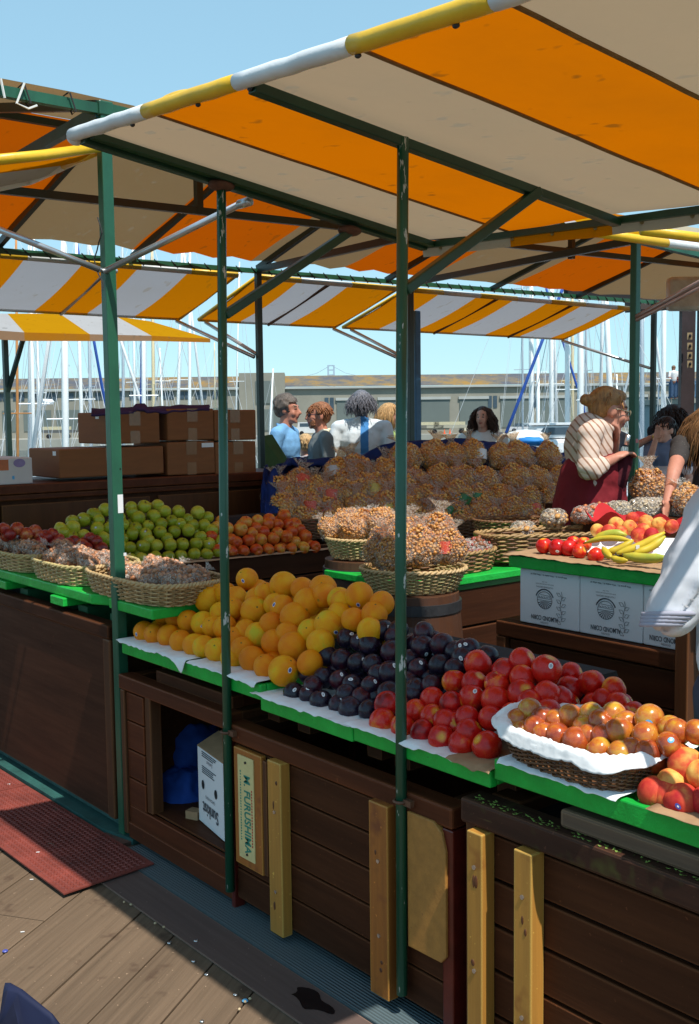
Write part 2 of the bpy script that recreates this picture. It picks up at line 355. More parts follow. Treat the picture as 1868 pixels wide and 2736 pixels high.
M['gink'] = mpaint('green_ink', (.02, .22, .16), .7, .1, 30, 0)
M['rink'] = mpaint('red_ink', (.5, .05, .03), .7, .1, 30, 0)
M['sign'] = mpaint('yellowed_enamel', (.66, .56, .26), .45, .12, 14, .1, chips=(.2, .12, .05), chip_amt=.74, chip_scale=30)
M['stw'] = mpaint('white_sticker', (.8, .8, .8), .4, .03, 30, 0)
M['stb'] = mpaint('blue_sticker', (.06, .08, .35), .4, .1, 30, 0)
M['stlb'] = mpaint('light_blue_sticker', (.1, .4, .7), .4, .1, 30, 0)
M['stg'] = mpaint('grey_print', (.4, .42, .46), .4, .1, 60, 0)
M['tarp'] = mcloth('navy_tarp', (.008, .03, .15), .75, .25, 5, .6, dist=.04)
M['bluecloth'] = mcloth('blue_cotton', (.018, .065, .30), .85, .3, 8, .5, dist=.02)
M['navy'] = mcloth('navy_fabric', (.012, .016, .045), .7, .15, 12, .3)
M['purple'] = mcloth('purple_cloth', (.06, .03, .09), .85, .2, 8, .4)
M['redcloth'] = mcloth('red_tissue', (.42, .012, .015), .7, .2, 12, .5)
M['wick'] = mpaint('honey_wicker', (.34, .2, .075), .5, .35, 40, .3)
M['wickl'] = mpaint('pale_wicker', (.5, .34, .16), .5, .25, 40, .3)
M['wickd'] = mpaint('brown_wicker', (.17, .075, .03), .5, .4, 40, .3)
M['wickg'] = mpaint('straw_wicker', (.46, .37, .16), .5, .3, 40, .3)
M['iron'] = mpaint('iron_hoop', (.05, .05, .055), .5, .3, 20, .2, metal=.5)
M['barrel'] = mwood('barrel_staves', (.07, .028, .014), 2, .5, .4, 24)
M['plate'] = mpaint('red_painted_steel', (.20, .042, .03), .6, .35, 7, .2, chips=(.12, .08, .05), chip_amt=.66, chip_scale=12)
M['strip'] = mwood('brown_board_strip', (.12, .078, .066), 0, .65, .25, 40, bmp=.4)
M['green_kerb'] = mpaint('dark_green_kick', (.02, .085, .075), .6, .3, 9, .4)
M['brass'] = mpaint('old_brass', (.3, .2, .08), .4, .2, 20, .1, metal=.8)
M['glass'] = mpaint('dark_window_glass', (.05, .07, .09), .1, .2, 4, 0)
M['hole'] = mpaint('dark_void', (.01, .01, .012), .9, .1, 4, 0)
M['stone'] = mpaint('nut_shell', (.55, .42, .25), .6, .2, 20, 0)
M['stain'] = mpaint('spilt_liquid', (.015, .01, .01), .18, .2, 9, 0)
M['silver'] = mpaint('silver_print', (.5, .55, .6), .3, .1, 20, 0)
M['gold'] = mpaint('yellow_tag', (.6, .45, .08), .4, .1, 30, 0)
M['labr'] = mpaint('red_bag_label', (.62, .05, .02), .4, .25, 40, 0, chips=(.8, .45, .3), chip_amt=.58, chip_scale=60)
M['labg'] = mpaint('green_bag_label', (.04, .2, .07), .4, .25, 40, 0)
# ================================================================ GROUND
def poly_clip(poly, a, b, c):
    out = []
    for i in range(len(poly)):
        p, q = poly[i], poly[(i + 1) % len(poly)]; dp = a * p[0] + b * p[1] - c; dq = a * q[0] + b * q[1] - c
        if dp <= 0: out.append(p)
        if dp * dq < 0: t = dp / (dp - dq); out.append((p[0] + (q[0] - p[0]) * t, p[1] + (q[1] - p[1]) * t))
    return out
ang = R(123.2); pd = V((math.cos(ang), math.sin(ang), 0)); pn = V((-math.sin(ang), math.cos(ang), 0))
offs = [2.13, 1.877, 1.618, 1.45, 1.268, 1.10]
a = 1.10
while a > -12: a -= rnd.choice((.19, .2, .21)); offs.append(a)
a = 2.13
while a < 14: a += rnd.choice((.19, .2, .22)); offs.append(a)
offs.sort()
dk = MB(); LX, HX, LY, HY = -17, 5, -5, 12.5
for i in range(len(offs) - 1):
    o0, o1 = offs[i] + .003, offs[i + 1] - .003
    # random butt joints
    cuts = [-20.0]
    while cuts[-1] < 20: cuts.append(cuts[-1] + rnd.uniform(2.6, 4.2))
    for c0, c1 in zip(cuts, cuts[1:]):
        q = [tuple((pd * s_ + pn * o_)[:2]) for s_, o_ in ((c0, o0), (c1 - .004, o0), (c1 - .004, o1), (c0, o1))]
        for (A, B, Cc) in ((-1, 0, -LX), (1, 0, HX), (0, -1, -LY), (0, 1, HY)):
            q = poly_clip(q, A, B, Cc)
            if len(q) < 3: break
        if len(q) < 3: continue
        zt = rnd.uniform(-.0025, 0); n = len(q)
        dk.add([(x, y, zt) for x, y in q] + [(x, y, -.05) for x, y in q], [list(range(n)), ] + [[k, (k + 1) % n, n + (k + 1) % n, n + k] for k in range(n)])
me_o = dk.build('wooden_deck', M['deck'], kind='structure', label='weathered diagonal boards of the pier deck', org=(0, 0, 0))
# rotate texture space: use object rotation so grain follows boards
Rz = Matrix.Rotation(-ang, 4, 'Z'); me_o.data.transform(Rz); me_o.matrix_world = Rz.inverted()
ud = MB(); ud.box2((LX, LY, -.3), (HX, HY, -.06)); ud.build('pier_slab', M['hole'], kind='structure', label='dark slab under the deck boards')
# brown board strip and grooved blue-green strip along the counters
st = MB(); st.box2((-3.36, 1.563, .001), (3, 1.70, .006)); st.box2((-9, 1.70, .001), (-4.6, 1.74, .006)); st.build('board_strip', M['strip'], kind='structure', label='dull brown board laid along the foot of the counters')
def mgroove():
    mt, nt, b, _ = newmat('grooved_blue_mat'); tc = nt.nodes.new('ShaderNodeTexCoord').outputs['Object']
    w = nt.nodes.new('ShaderNodeTexWave'); w.bands_direction = 'Y'; w.inputs['Scale'].default_value = 30; w.inputs['Distortion'].default_value = .4; ln(nt, tc, w.inputs[0])
    n = noise_n(nt, tc, 9, 4, .6); cc = mixc(nt, w.outputs['Fac'], (.05, .085, .10), (.085, .135, .155)); ln(nt, mixc(nt, mth(nt, 'MULTIPLY', n.outputs['Fac'], .5), cc, (.12, .12, .11)), b.inputs['Base Color']); b.inputs['Roughness'].default_value = .55
    bump(nt, w.outputs['Fac'], b, .5, .006); return mt
gs = MB(); gs.box2((-3.42, 1.704, .001), (3, 2.4, .010)); gs.build('grooved_strip', mgroove(), kind='structure', label='blue grooved mat strip under the counters')
gk = MB(); gk.prism([(-9, 1.752, .001), (-3.62, 1.765, .001), (-3.45, 1.80, .001), (-3.45, 2.0, .001), (-9, 2.0, .001)], (0, 0, .022)); gk.box2((-9, 1.83, .024), (-3.6, 2.2, .06)); gk.build('kick_strip', M['green_kerb'], kind='structure', label='dark green kick strip below the left counter')
def plate(poly, label):
    t = MB(); t.prism([(x, y, .012) for x, y in poly], (0, 0, .005))
    xs = [p[0] for p in poly]; ys = [p[1] for p in poly]
    k = 0; y = min(ys) + .02
    while y < max(ys) - .01:
        x = min(xs) + .02 + (k % 2) * .0105
        while x < max(xs) - .015:
            ok = True
            for i in range(len(poly)):
                (x1, y1), (x2, y2) = poly[i], poly[(i + 1) % len(poly)]
                if (x2 - x1) * (y - y1) - (y2 - y1) * (x - x1) < .012 * math.hypot(x2 - x1, y2 - y1): ok = False
            if ok:
                a_ = R(38) if k % 2 else R(-38); d = V((math.cos(a_), math.sin(a_), 0)) * .0085; e = V((-d.y, d.x, 0)) * .3; c = V((x, y, .0172)); tp = V((x, y, .0205))
                t.add([c + d, c + e, c - d, c - e, tp + d * .5, tp - d * .5], [(0, 1, 4), (1, 2, 5, 4), (2, 3, 5), (3, 0, 4, 5)])
            x += .021
        y += .0105; k += 1
    t.build('red_floor_plate', M['plate'], label=label, cat='floor plate')
plate([(-3.232, 1.41), (-3.215, 1.48), (-3.225, 1.755), (-4.28, 1.748), (-4.285, 1.41)], 'worn red diamond-tread steel plate crossed by the awning shadow') if False else None
plate([(-4.283, 1.405), (-3.205, 1.42), (-3.225, 1.76), (-4.28, 1.75)], 'worn red tread plate crossed by the corner of the awning shadow')
plate([(-5.4, 1.39), (-4.29, 1.404), (-4.287, 1.75), (-5.4, 1.745)], 'red tread plate cut off by the left edge of the photo')
# litter
gps = [(430, 2340), (452, 2335), (475, 2330), (415, 2345), (448, 2354), (640, 2700), (655, 2680), (668, 2672), (626, 2420), (578, 2450), (696, 2465), (438, 2480), (332, 2413), (350, 2420), (415, 2470)]
for i, (x, y) in enumerate(gps):
    p = hz(x, y, .002); b = MB(); b.ell(p + V((0, 0, .004)), (.0048, .004, .0035), (0, 0, i), 8, 6)
    b.build('nut_shell', M['stone'], label='small pale nut shell dropped beside the brown strip', cat='litter', group='nut shells on the deck', smooth=True)
for i, (x, y, r_) in enumerate([(453, 2520, .007), (525, 2518, .008), (518, 2569, .007), (553, 2604, .007), (630, 2658, .007), (540, 2730, .006)]):
    p = hz(x, y, .0); b = MB(); b.lathe([(r_, 0), (r_, .002), (r_ * .6, .004)], p + V((0, 0, .004 if i == 1 else 0)), 10); b.build('screw_head', M['chrome'], label='shiny screw head sunk near the board ends', cat='screw', group='screw heads in the deck', smooth=True)
for i, (x, y, t_, lb) in enumerate([(14, 2542, 'stb', 'tiny blue bottle cap on the deck at the left edge'), (655, 2675, 'stlb', 'tiny turquoise scrap in the seam near the strip')]):
    p = hz(x, y, .002); b = MB(); b.lathe([(.008, 0), (.0085, .002), (.006, .004), (.003, .0045)], p, 10); b.build('scrap', M[t_], label=lb, cat='litter')
for i, (x, y) in enumerate([(97, 2277), (80, 2350), (55, 2490), (20, 2095)]):
    p = hz(x, y, .019 if y < 2300 else .001); b = MB(); b.bar(p, p + V((.006, .010, 0)), .004, .0015); b.build('paper_scrap', M['stw'], label='tiny white paper scrap on the ground left of the counter', cat='litter', group='white paper scraps')
b = MB(); p = hz(830, 2672, .0065); b.add([p] + [p + V((math.cos(t) * .075 * (1 + .25 * math.sin(3 * t + 1)), math.sin(t) * .032 * (1 + .3 * math.sin(4 * t)), 0)) + V((0, 0, .0005)) for t in [k * math.pi / 16 for k in range(32)]], [(0, 1 + k, 1 + (k + 1) % 32) for k in range(32)])
b.build('liquid_stain', M['stain'], kind='structure', label='dark wet spill on the brown strip')
# navy bag corner, very near the camera
b = MB(); tip = hd(28, 2638, 1.3); pr_ = hd(175, 2745, 1.24); pl_ = hd(24, 2790, 1.24)
cc = [tip, tip.lerp(pr_, .35) + V((0, 0, .004)), pr_, pr_ + V((.05, 0, -.3)), pl_ + V((-.02, .0, -.3)), pl_, tip.lerp(pl_, .4)]
nrm = (pr_ - tip).cross(pl_ - tip).normalized()
b.prism([q - nrm * .03 for q in cc], nrm * .06); b.build('bag', M['navy'], label='navy fabric bag corner poking into the bottom left of the picture', cat='bag', bevel=.012, smooth=True)

# ================================================================ CABINETS
FY = 1.80
def siding(mb, x0, x1, z0, z1, n, y=FY, gap=.006, th=.018, mi=0):
    h = (z1 - z0) / n
    for k in range(n):
        zz = z0 + k * h; mb.box2((x0, y, zz), (x1, y + th, zz + h - gap), mi)
# left plywood cabinet
rt = thing('stall_cabinet', (-4.3, 2.05, .06), 'big plain plywood stall cabinet with a worn top rail, left of the green post', 'cabinet', 'stall cabinets')
b = MB(); b.box2((-5.9, FY, .062), (-3.635, FY + .02, .735)); b.build('front_panel', M['ply'], rt)
b = MB(); b.box2((-3.632, FY - .004, .058), (-3.578, FY + .05, .735)); b.build('corner_post', M['darkZ'], rt, bevel=.006)
b = MB(); b.box2((-5.9, FY - .012, .738), (-3.572, FY + .055, .79)); b.build('top_rail', M['dark'], rt, bevel=.006)
b = MB(); b.box2((-5.9, FY + .5, .06), (-3.58, FY + .52, .735)); b.box2((-3.6, FY + .052, .06), (-3.58, FY + .498, .735)); b.box2((-5.9, FY + .022, .06), (-3.602, FY + .498, .075)); b.build('carcass', M['darkY'], rt)
# cabinet with the opening
X0, X1 = -3.495, -2.79
rt = thing('stall_cabinet', (-3.14, 2.05, .03), 'low brown stall cabinet with an open hatch holding blue cloth, under the oranges', 'cabinet', 'stall cabinets')
b = MB(); siding(b, X0 + .03, -3.345, .15, .57, 4); siding(b, -2.835, X1, .16, .57, 4)
b.box2((X0 + .03, FY, .036), (X1, FY + .02, .148)); b.box2((X0 + .03, FY - .006, .03), (X1, FY - .001, .085)); b.build('siding', M['redwood'], rt, bevel=.003)
b = MB(); b.box2((X0, FY - .01, .04), (X0 + .028, FY + .03, .572)); b.build('corner_post', M['darkZ'], rt, bevel=.004)
b = MB(); b.box2((-3.343, FY + .005, .152), (-3.305, FY + .05, .57)); b.build('door_jamb', M['darkZ'], rt, bevel=.004)
b = MB(); b.box2((X0 - .006, FY - .012, .574), (X1 + .002, FY + .045, .626)); b.build('top_rail', M['redwood'], rt, bevel=.005)
b = MB(); b.box2((X0, FY + .046, .59), (X0 + .05, FY + .5, .624)); b.box2((X1 - .05, FY + .046, .59), (X1, FY + .5, .624)); b.box2((-3.30, FY + .03, .626), (-2.82, FY + .075, .668)); b.build('top_frame', M['dark'], rt, bevel=.004)
b = MB(); b.box2((X0, FY + .022, .15), (X1, FY + .48, .156)); b.box2((X0, FY + .48, .04), (X1, FY + .5, .6)); b.box2((X0 + .002, FY + .052, .04), (X0 + .02, FY + .478, .58)); b.box2((X1 - .02, FY + .022, .16), (X1 - .002, FY + .478, .58)); b.build('interior', M['dark'], rt)
# middle cabinet
X0, X1 = -2.785, -1.80
rt = thing('stall_cabinet', (-2.3, 2.05, .03), 'brown boarded stall cabinet with two yellow battens and a sign, under the plums', 'cabinet', 'stall cabinets')
b = MB(); siding(b, X0 + .02, X1 - .04, .045, .545, 5); b.build('siding', M['dark'], rt, bevel=.003)
b = MB(); b.box2((X0, FY - .014, .548), (X1 - .002, FY + .05, .602)); b.build('top_rail', M['redwood'], rt, bevel=.006)
b = MB(); b.box2((X0 - .004, FY - .008, .0), (X0 + .016, FY + .03, .545)); b.build('corner_post', M['redgloss'], rt, bevel=.003)
b = MB(); b.box2((X1 - .038, FY - .012, .02), (X1, FY + .04, .546)); b.build('corner_post', M['redgloss'], rt, bevel=.004)
b = MB(); b.box2((X0, FY + .5, .04), (X1, FY + .52, .6)); b.box2((X0, FY + .052, .56), (X0 + .05, FY + .498, .6)); b.box2((X1 - .06, FY + .052, .56), (X1 + .0, FY + .498, .6)); b.box2((X1 - .02, FY + .042, .03), (X1 - .002, FY + .498, .558)); b.build('carcass', M['darkY'], rt)
knotm = mpaint('wood_knot', (.11, .035, .012), .5, .4, 60, 0)
def batten(rt, x0, x1, z0, z1, mt, th=.036, y=FY, screws=()):
    b = MB(); b.box2((x0, y - th, z0), (x1, y - .001, z1)); o = b.build('batten', mt, rt, bevel=.003)
    for z in screws: s = MB(); s.tube([( (x0 + x1) / 2, y - th - .0025, z), ((x0 + x1) / 2, y - th + .002, z)], .0055, 8); s.build('screw', M['chrome'], o)
    rk = random.Random(int(x0 * -1000))
    for k in range(3):
        z = rk.uniform(z0 + .06, z1 - .06); x = rk.uniform(x0 + .015, x1 - .015); s = MB(); s.ell((x, y - th - .0002, z), (rk.uniform(.003, .006), .0012, rk.uniform(.005, .016)), None, 10, 6); s.build('knot', knotm, o, smooth=True)
batten(rt, -2.54, -2.475, .03, .55, M['honeyZ'], screws=(.40, .16))
batten(rt, -2.085, -2.012, .035, .553, M['honeyZ2'], screws=(.4, .2))
b = MB(); pl = []
for (cx, cz, a0) in ((-1.85, .506, 90), (-1.835, .22, 0), (-1.925, .22, -90)):
    pass
pts = [(-1.955, .203), (-1.835, .205), (-1.818, .225), (-1.818, .49), (-1.832, .535), (-1.86, .556), (-1.955, .556)]
b.prism([(x, FY - .02, z) for x, z in pts][::-1], (0, .018, 0)); b.build('ochre_board', M['mdf'], rt, bevel=.003)
b = MB(); b.box2((-2.738, FY - .022, .175), (-2.592, FY - .002, .54)); bd = b.build('sign_board', M['honeyZ2'], rt, bevel=.003)
b = MB(); b.box2((-2.588, FY - .02, .18), (-2.568, FY - .001, .53)); b.build('sign_board_cleat', M['darkZ'], rt, bevel=.002)
sg = thing('nameplate', (-2.67, FY - .026, .2), 'yellowed enamel nameplate with green capitals reading M. FURUSHIMA, screwed to the middle cabinet', 'sign')
b = MB(); b.box2((-2.712, FY - .0255, .202), (-2.628, FY - .0225, .522)); b.build('plate', M['sign'], sg)
textmesh('M. FURUSHIMA', .046, (0, 0, -1), (1, 0, 0), (-2.664, FY - .0258, .345), M['gink'], 'main_lettering', sg, .0008, .0009, sx=.80)
textmesh('FRESH FRUIT AND PRODUCE', .011, (0, 0, -1), (1, 0, 0), (-2.638, FY - .0258, .345), M['rink'], 'red_lettering', sg, .0008) if False else None
b = MB()
for k in range(26):
    z = .47 - k * .0085; w = .006 * rnd.uniform(.5, 1)
    b.box2((-2.700, FY - .0262, z), (-2.700 + .005, FY - .0257, z + w))
b.build('small_print', M['gink'], sg)
b = MB()
for k in range(20):
    z = .42 - k * .009; b.box2((-2.641, FY - .0262, z), (-2.636, FY - .0257, z + .006))
b.build('red_print', M['rink'], sg)
for z in (.505, .219): b = MB(); b.tube([(-2.668, FY - .029, z), (-2.668, FY - .024, z)], .004, 8); b.build('nail', M['iron'], sg)
# right cabinet
X0, X1 = -1.765, .2
rt = thing('stall_cabinet', (-.9, 2.05, .03), 'dark planked stall cabinet with a mossy top rail and two pine battens, at the right', 'cabinet', 'stall cabinets')
b = MB(); siding(b, X0 + .03, X1, .03, .58, 5, gap=.010); b.build('siding', M['dark'], rt, bevel=.003)
b = MB(); b.box2((X0, FY + .021, .02), (X1, FY + .035, .585)); b.box2((X0, FY + .5, .04), (X1, FY + .52, .6)); b.box2((X0, FY + .037, .02), (X0 + .02, FY + .498, .58)); b.build('carcass', M['hole'], rt)
b = MB(); b.box2((X0, FY - .024, .585), (X1, FY + .05, .646)); b.build('top_rail', M['moss'], rt, bevel=.008)
b = MB(); b.box2((X0 + .03, FY + .052, .61), (X0 + .12, FY + .4, .645)); b.build('top_frame', M['dark'], rt, bevel=.005)
b = MB(); b.box2((X0, FY - .002, .03), (X0 + .028, FY + .02, .583)); b.build('corner_post', M['darkZ'], rt)
batten(rt, -1.722, -1.674, .02, .583, M['honeyZ'], .045, screws=(.5, .25))
batten(rt, -1.577, -1.525, .02, .583, M['honeyZ'], .045, screws=(.48, .2))
b = MB(); b.prism([(-1.485, FY + .0, .648), (-1.47, FY + .085, .648), (.1, FY + .085, .648), (.1, FY + .0, .648)], (0, 0, .042)); b.build('timber_block', M['oldwood'], label='short grey timber block lying on the mossy rail under the right green tray', cat='timber', bevel=.008)
# moss line on rail
b = MB()
for k in range(260):
    t = rnd.random() ** 1.5; x = -1.74 + t * 1.6; y = FY - .01 + rnd.uniform(-.012, .02) + t * .01; p = V((x, y, .6465)); b.add([p, p + V((rnd.uniform(-.008, .008), rnd.uniform(-.006, .006), .003)), p + V((.004, .004, .001))], [(0, 1, 2)])
b.build('moss', mpaint('moss', (.16, .24, .04), .9, .3, 20, 0), rt)['kind'] = 'stuff'
# things in the hatch
def crumple(fn, name, mat, label, cat, nu=26, nv=18, **k):
    b = MB(); b.grid(fn, nu, nv); return b.build(name, mat, label=label, cat=cat, smooth=True, **k)
def lump(c, r, seed, amp=.35, fr=9):
    c = V(c)
    def fn(u, v):
        t = u * 2 * math.pi; ph = math.pi * v
        d = V((math.sin(ph) * math.cos(t), math.sin(ph) * math.sin(t), math.cos(ph)))
        k = 1 + amp * (noise.noise(d * fr * .25 + V((seed, 0, 0))) + .6 * noise.noise(d * fr * .6 + V((0, seed, 0))) + .45 * abs(noise.noise(d * fr * 1.3 + V((0, 0, seed)))))
        q = V((d.x * r[0], d.y * r[1], d.z * r[2])) * k; return c + q
    return fn
b = MB(); b.grid(lump(hy(485, 1985, 2.08), (.15, .12, .12), 1, .22, 6), 36, 24, closed_u=True); b.build('blue_cloth', M['bluecloth'], label='bundled blue cloth stuffed high in the open hatch', cat='cloth', smooth=True)
b = MB(); b.grid(lump(hy(492, 2125, 2.0), (.125, .10, .105), 5, .24, 6), 36, 24, closed_u=True); b.build('blue_cloth', M['bluecloth'], label='crumpled blue cloth hanging low beside the upside-down carton', cat='cloth', smooth=True)
cx = thing('citrus_carton', hz(560, 2220, .158), 'upside-down white citrus carton with dark print leaning in the open hatch', 'carton')
A = V((-3.075, 1.995, .158)); Bq = V((-2.85, 1.845, .158)); xd = (Bq - A).normalized(); yn = V((-xd.y, xd.x, 0)); upv = V((0, 0, 1))
A = hpl(562, 2195, V((0, 1.93, 0)), V((0, 1, 0))); A.z = .158
A = hz(532, 2190, .158); Bq = hz(600, 2250, .158); xd = (Bq - A).normalized(); yn = V((-xd.y, xd.x, 0)) 
Lc = (Bq - A).length
b = MB(); b.prism([A, Bq, Bq + yn * .17, A + yn * .17], (0, 0, .262)); b.build('carton_body', M['wbox'], cx, bevel=.003)
b = MB(); b.prism([A + upv * .2625, Bq + upv * .2625, Bq + upv * .30 + yn * .08, A + upv * .30 + yn * .08], (0, 0, .003)); b.build('flap', M['kraft'], cx)
mid = A.lerp(Bq, .5); nn = -yn
textmesh('Sunkist', .062, -xd, (0, 0, -1), mid + V((0, 0, .062)) + nn * .001, M['ink'], 'brand_lettering', cx, .0012, .0008, sx=.78)
textmesh('GROWERS', .014, -xd, (0, 0, -1), mid + V((0, 0, .105)) + nn * .001, M['ink'], 'small_lettering', cx, .0012, 0, sx=1.3)
b = MB()
for k, zz in enumerate((.255, .248, .241, .205, .198, .191, .184)):
    a0 = mid + xd * (-.07) + V((0, 0, zz)) + nn * .0015; b.bar(a0, a0 + xd * .13 * rnd.uniform(.7, 1), .001, .0028)
b.build('small_print', M['ink'], cx)
textmesh('Sunkist', .018, -xd, (0, 0, -1), mid + V((0, 0, .228)) + nn * .001, M['inkb'], 'side_lettering', cx, .0012)
b = MB()
for t in (.22, .72):
    c = A.lerp(Bq, t) + V((0, 0, .14)) + nn * .001; b.add([c + nn * .001] + [c + nn * .001 + xd * .012 * math.cos(k * math.pi / 8) + V((0, 0, .016 * math.sin(k * math.pi / 8))) for k in range(16)], [(0, 1 + k, 1 + (k + 1) % 16) for k in range(16)])
b.build('hand_hole', M['hole'], cx)
b = MB(); b.box((-3.18, 1.9, .17), (.05, .04, .028), (0, 0, .4)); b.ell((-3.16, 1.92, .178), (.03, .016, .012)); b.build('kraft_scrap', M['kraft'], label='torn brown paper scrap on the hatch floor', cat='litter')
b = MB(); b.box2((-3.295, FY + .08, .628), (-3.22, FY + .2, .672)); b.build('plastic_block', mpaint('grey_plastic', (.3, .33, .36), .4), label='small grey plastic block under the left end of the orange tray', cat='block', bevel=.004)

# ================================================================ GREEN TRAYS
def tray(x0, x1, z1, y0, dep, h, label, slats=True, yaw=0):
    rt = thing('green_tray', ((x0 + x1) / 2, y0 + dep / 2, z1 - h), label, 'tray', 'green fruit trays')
    b = MB(); b.box2((x0, y0, z1 - h), (x1, y0 + .024, z1)); b.build('front_rail', M['tray'], rt, bevel=.004)
    b = MB(); b.box2((x1 - .022, y0 + .026, z1 - h + .002), (x1, y0 + dep, z1 - .001)); b.box2((x0, y0 + .026, z1 - h + .002), (x0 + .022, y0 + dep, z1 - .001)); b.build('side_rail', M['tray'], rt, bevel=.004)
    b = MB(); b.box2((x0 + .024, y0 + .026, z1 - h + .006), (x1 - .024, y0 + dep, z1 - .02)); b.build('bottom', M['tray'], rt)
    for t in (.12, .88): xx = x0 + (x1 - x0) * t; b = MB(); b.box2((xx - .03, y0 + .12, .60), (xx + .03, y0 + dep - .02, z1 - h - .001)); b.build('riser', M['dark'], rt)
    return rt
tray(-3.47, -2.605, .752, 1.79, .62, .046, 'bright green tray holding the oranges')
tray(-2.598, -2.172, .722, 1.785, .62, .042, 'bright green tray holding the left side of the plums')
tray(-2.168, -1.675, .728, 1.785, .62, .042, 'bright green tray under the nectarines, its right end lit by the sun')
tray(-1.664, .1, .760, 1.785, .62, .048, 'bright green tray at the right holding the lined basket and peaches')
def liner(x0, x1, z, y0, name, label, drop=.03, mat='paper', seed=0, n=60, dep=.25, fold=None):
    """paper sheet lying in the tray and lapping over the front rail"""
    def fn(u, v):
        x = x0 + (x1 - x0) * u
        e = noise.noise(V((x * 9, seed, 0))); e2 = noise.noise(V((x * 30, seed, 4)))
        dd = drop * (.22 + .5 * e + .22 * e2)
        if fold:
            for fx, fd in fold: dd += fd * max(0, 1 - abs(x - fx) / .05)
        if v < .5: t = v / .5; p = V((x, y0 + dep * (1 - t) + .0, z + .006 + .008 * e * (1 - t)))
        else:
            t = (v - .5) / .5; p = V((x + .01 * e2 * t, y0 - .004 - .012 * math.sin(t * 1.6) - .006 * abs(e2) * t, z + .006 - dd * t))
        p += V((0, -.003, .004)) * noise.noise(p * 40); return p
    b = MB(); b.grid(fn, n, 12); o = b.build(name, M[mat], label=label, cat='paper', smooth=True)
    md = o.modifiers.new('th', 'SOLIDIFY'); md.thickness = .0012; return o
liner(-3.475, -3.02, .752, 1.79, 'paper_liner', 'white paper hanging over the rail below the left oranges', .032, 'paper', 1, fold=[(-3.03, .035)])
liner(-3.0, -2.615, .754, 1.79, 'paper_liner', 'white paper strip under the right oranges', .022, 'paper', 2, fold=[(-2.63, .012)])
liner(-2.63, -2.165, .724, 1.785, 'paper_liner', 'crinkled white paper under the plums', .018, 'paper', 3)
liner(-2.19, -1.74, .729, 1.783, 'paper_liner', 'white paper under the nectarines', .022, 'paper', 4)
liner(-1.80, -1.66, .731, 1.779, 'paper_liner', 'torn brown paper corner lapping over the lit tray end', .03, 'kraft', 5, n=30)
liner(-1.64, -1.31, .762, 1.783, 'paper_liner', 'pale paper under the long lined basket', .03, 'paper', 6)
liner(-1.24, .0, .762, 1.783, 'paper_liner', 'brown-edged paper under the peaches', .016, 'kraft', 7)
# far-left shelf with baskets on it
rt = thing('green_shelf', (-4.3, 2.0, .79), 'bright green shelf on cleats carrying the wicker baskets, left of the green post', 'shelf')
b = MB(); b.prism([(-6, 1.80, .848), (-3.72, 1.80, .848), (-3.60, 1.86, .848), (-3.60, 2.3, .848), (-6, 2.3, .848)], (0, 0, .04)); b.build('shelf_board', M['tray'], rt, bevel=.006)
b = MB()
for x in (-4.55, -3.98): b = MB(); b.box2((x - .075, 1.785, .812), (x + .045, 1.9, .846)); b.build('cleat', M['tray'], rt, bevel=.004)
dgp = mpaint('dark_green_paint', (.01, .10, .04), .5)
for x in (-4.5, -3.93, -3.66): b = MB(); b.box2((x - .03, 1.86, .70), (x + .05, 2.25, .811)); b.build('bracket', dgp, rt)
b = MB(); b.box2((-3.58, 1.80, .853), (-3.26, 2.25, .89)); b.build('shelf_end_board', M['tray'], rt, bevel=.005)
b = MB(); b.box2((-3.578, 2.0, .79), (-3.28, 2.25, .851)); b.build('shelf_support', M['dark'], rt)
# ================================================================ POSTS, AWNINGS, ROOF
def square_post(x, y, z1, label, w=.041, mat='post'):
    rt = thing('square_post', (x, y, 0), label, 'post', 'square green stall posts')
    b = MB(); b.box2((x - w / 2, y - w / 2, 0), (x + w / 2, y + w / 2, z1)); b.build('post_tube', M[mat], rt, bevel=.004)
    b = MB(); b.box2((x - .07, y - .07, .0), (x + .07, y + .07, .012)); b.build('foot_plate', M['rust'], rt); return rt
A1 = square_post(-3.53, 1.815, 2.60, 'tall square green post in front of the apples, with a white sticker')
b = MB(); 
def face_patch(px, py, w, h, name, mat):
    c = hx(px, py, -3.5090); b = MB(); b.box(c, (.0012, w, h)); b.build(name, mat, A1, bevel=.0)
face_patch(322, 1346, .021, .066, 'white_sticker', M['stw']); face_patch(334, 1481, .011, .011, 'white_dot', M['stw'])
face_patch(322, 1253, .006, .006, 'bolt_hole', M['hole'])
b = MB(); b.tube([(-3.53, 1.782, 2.06), (-3.53, 1.848, 2.06)], .008, 8); b.build('bolt', M['chrome'], A1)
b = MB(); b.tube([(-3.53, 1.784, 2.12 + .07 * math.sin(k * .5)) if False else V((-3.535 + .03 * math.sin(k * .9), 1.783 - .004 * (k % 2), 2.24 - .028 * k)) for k in range(10)], .0025, 5); b.build('wire', M['cord'], A1)
square_post(-3.60, 4.97, 2.47, 'square green post beside the old woman, with a round red sticker')
pb = hx(1702, 1178, -3.579)
b = MB(); b.box(pb, (.001, .022, .022)); b.build('round_sticker', mpaint('redsticker', (.6, .15, .15), .4), bpy.data.objects['square_post.001'])
square_post(-6.0, 4.17, 2.5, 'dark square post behind the cardboard boxes', .038, 'blkbeam'); square_post(-6.0, 5.53, 2.52, 'dark square post beside the blonde woman', .045, 'blkbeam')
square_post(-6.0, 8.57, 2.55, 'dark green post in front of the boy', .042, 'blkbeam')
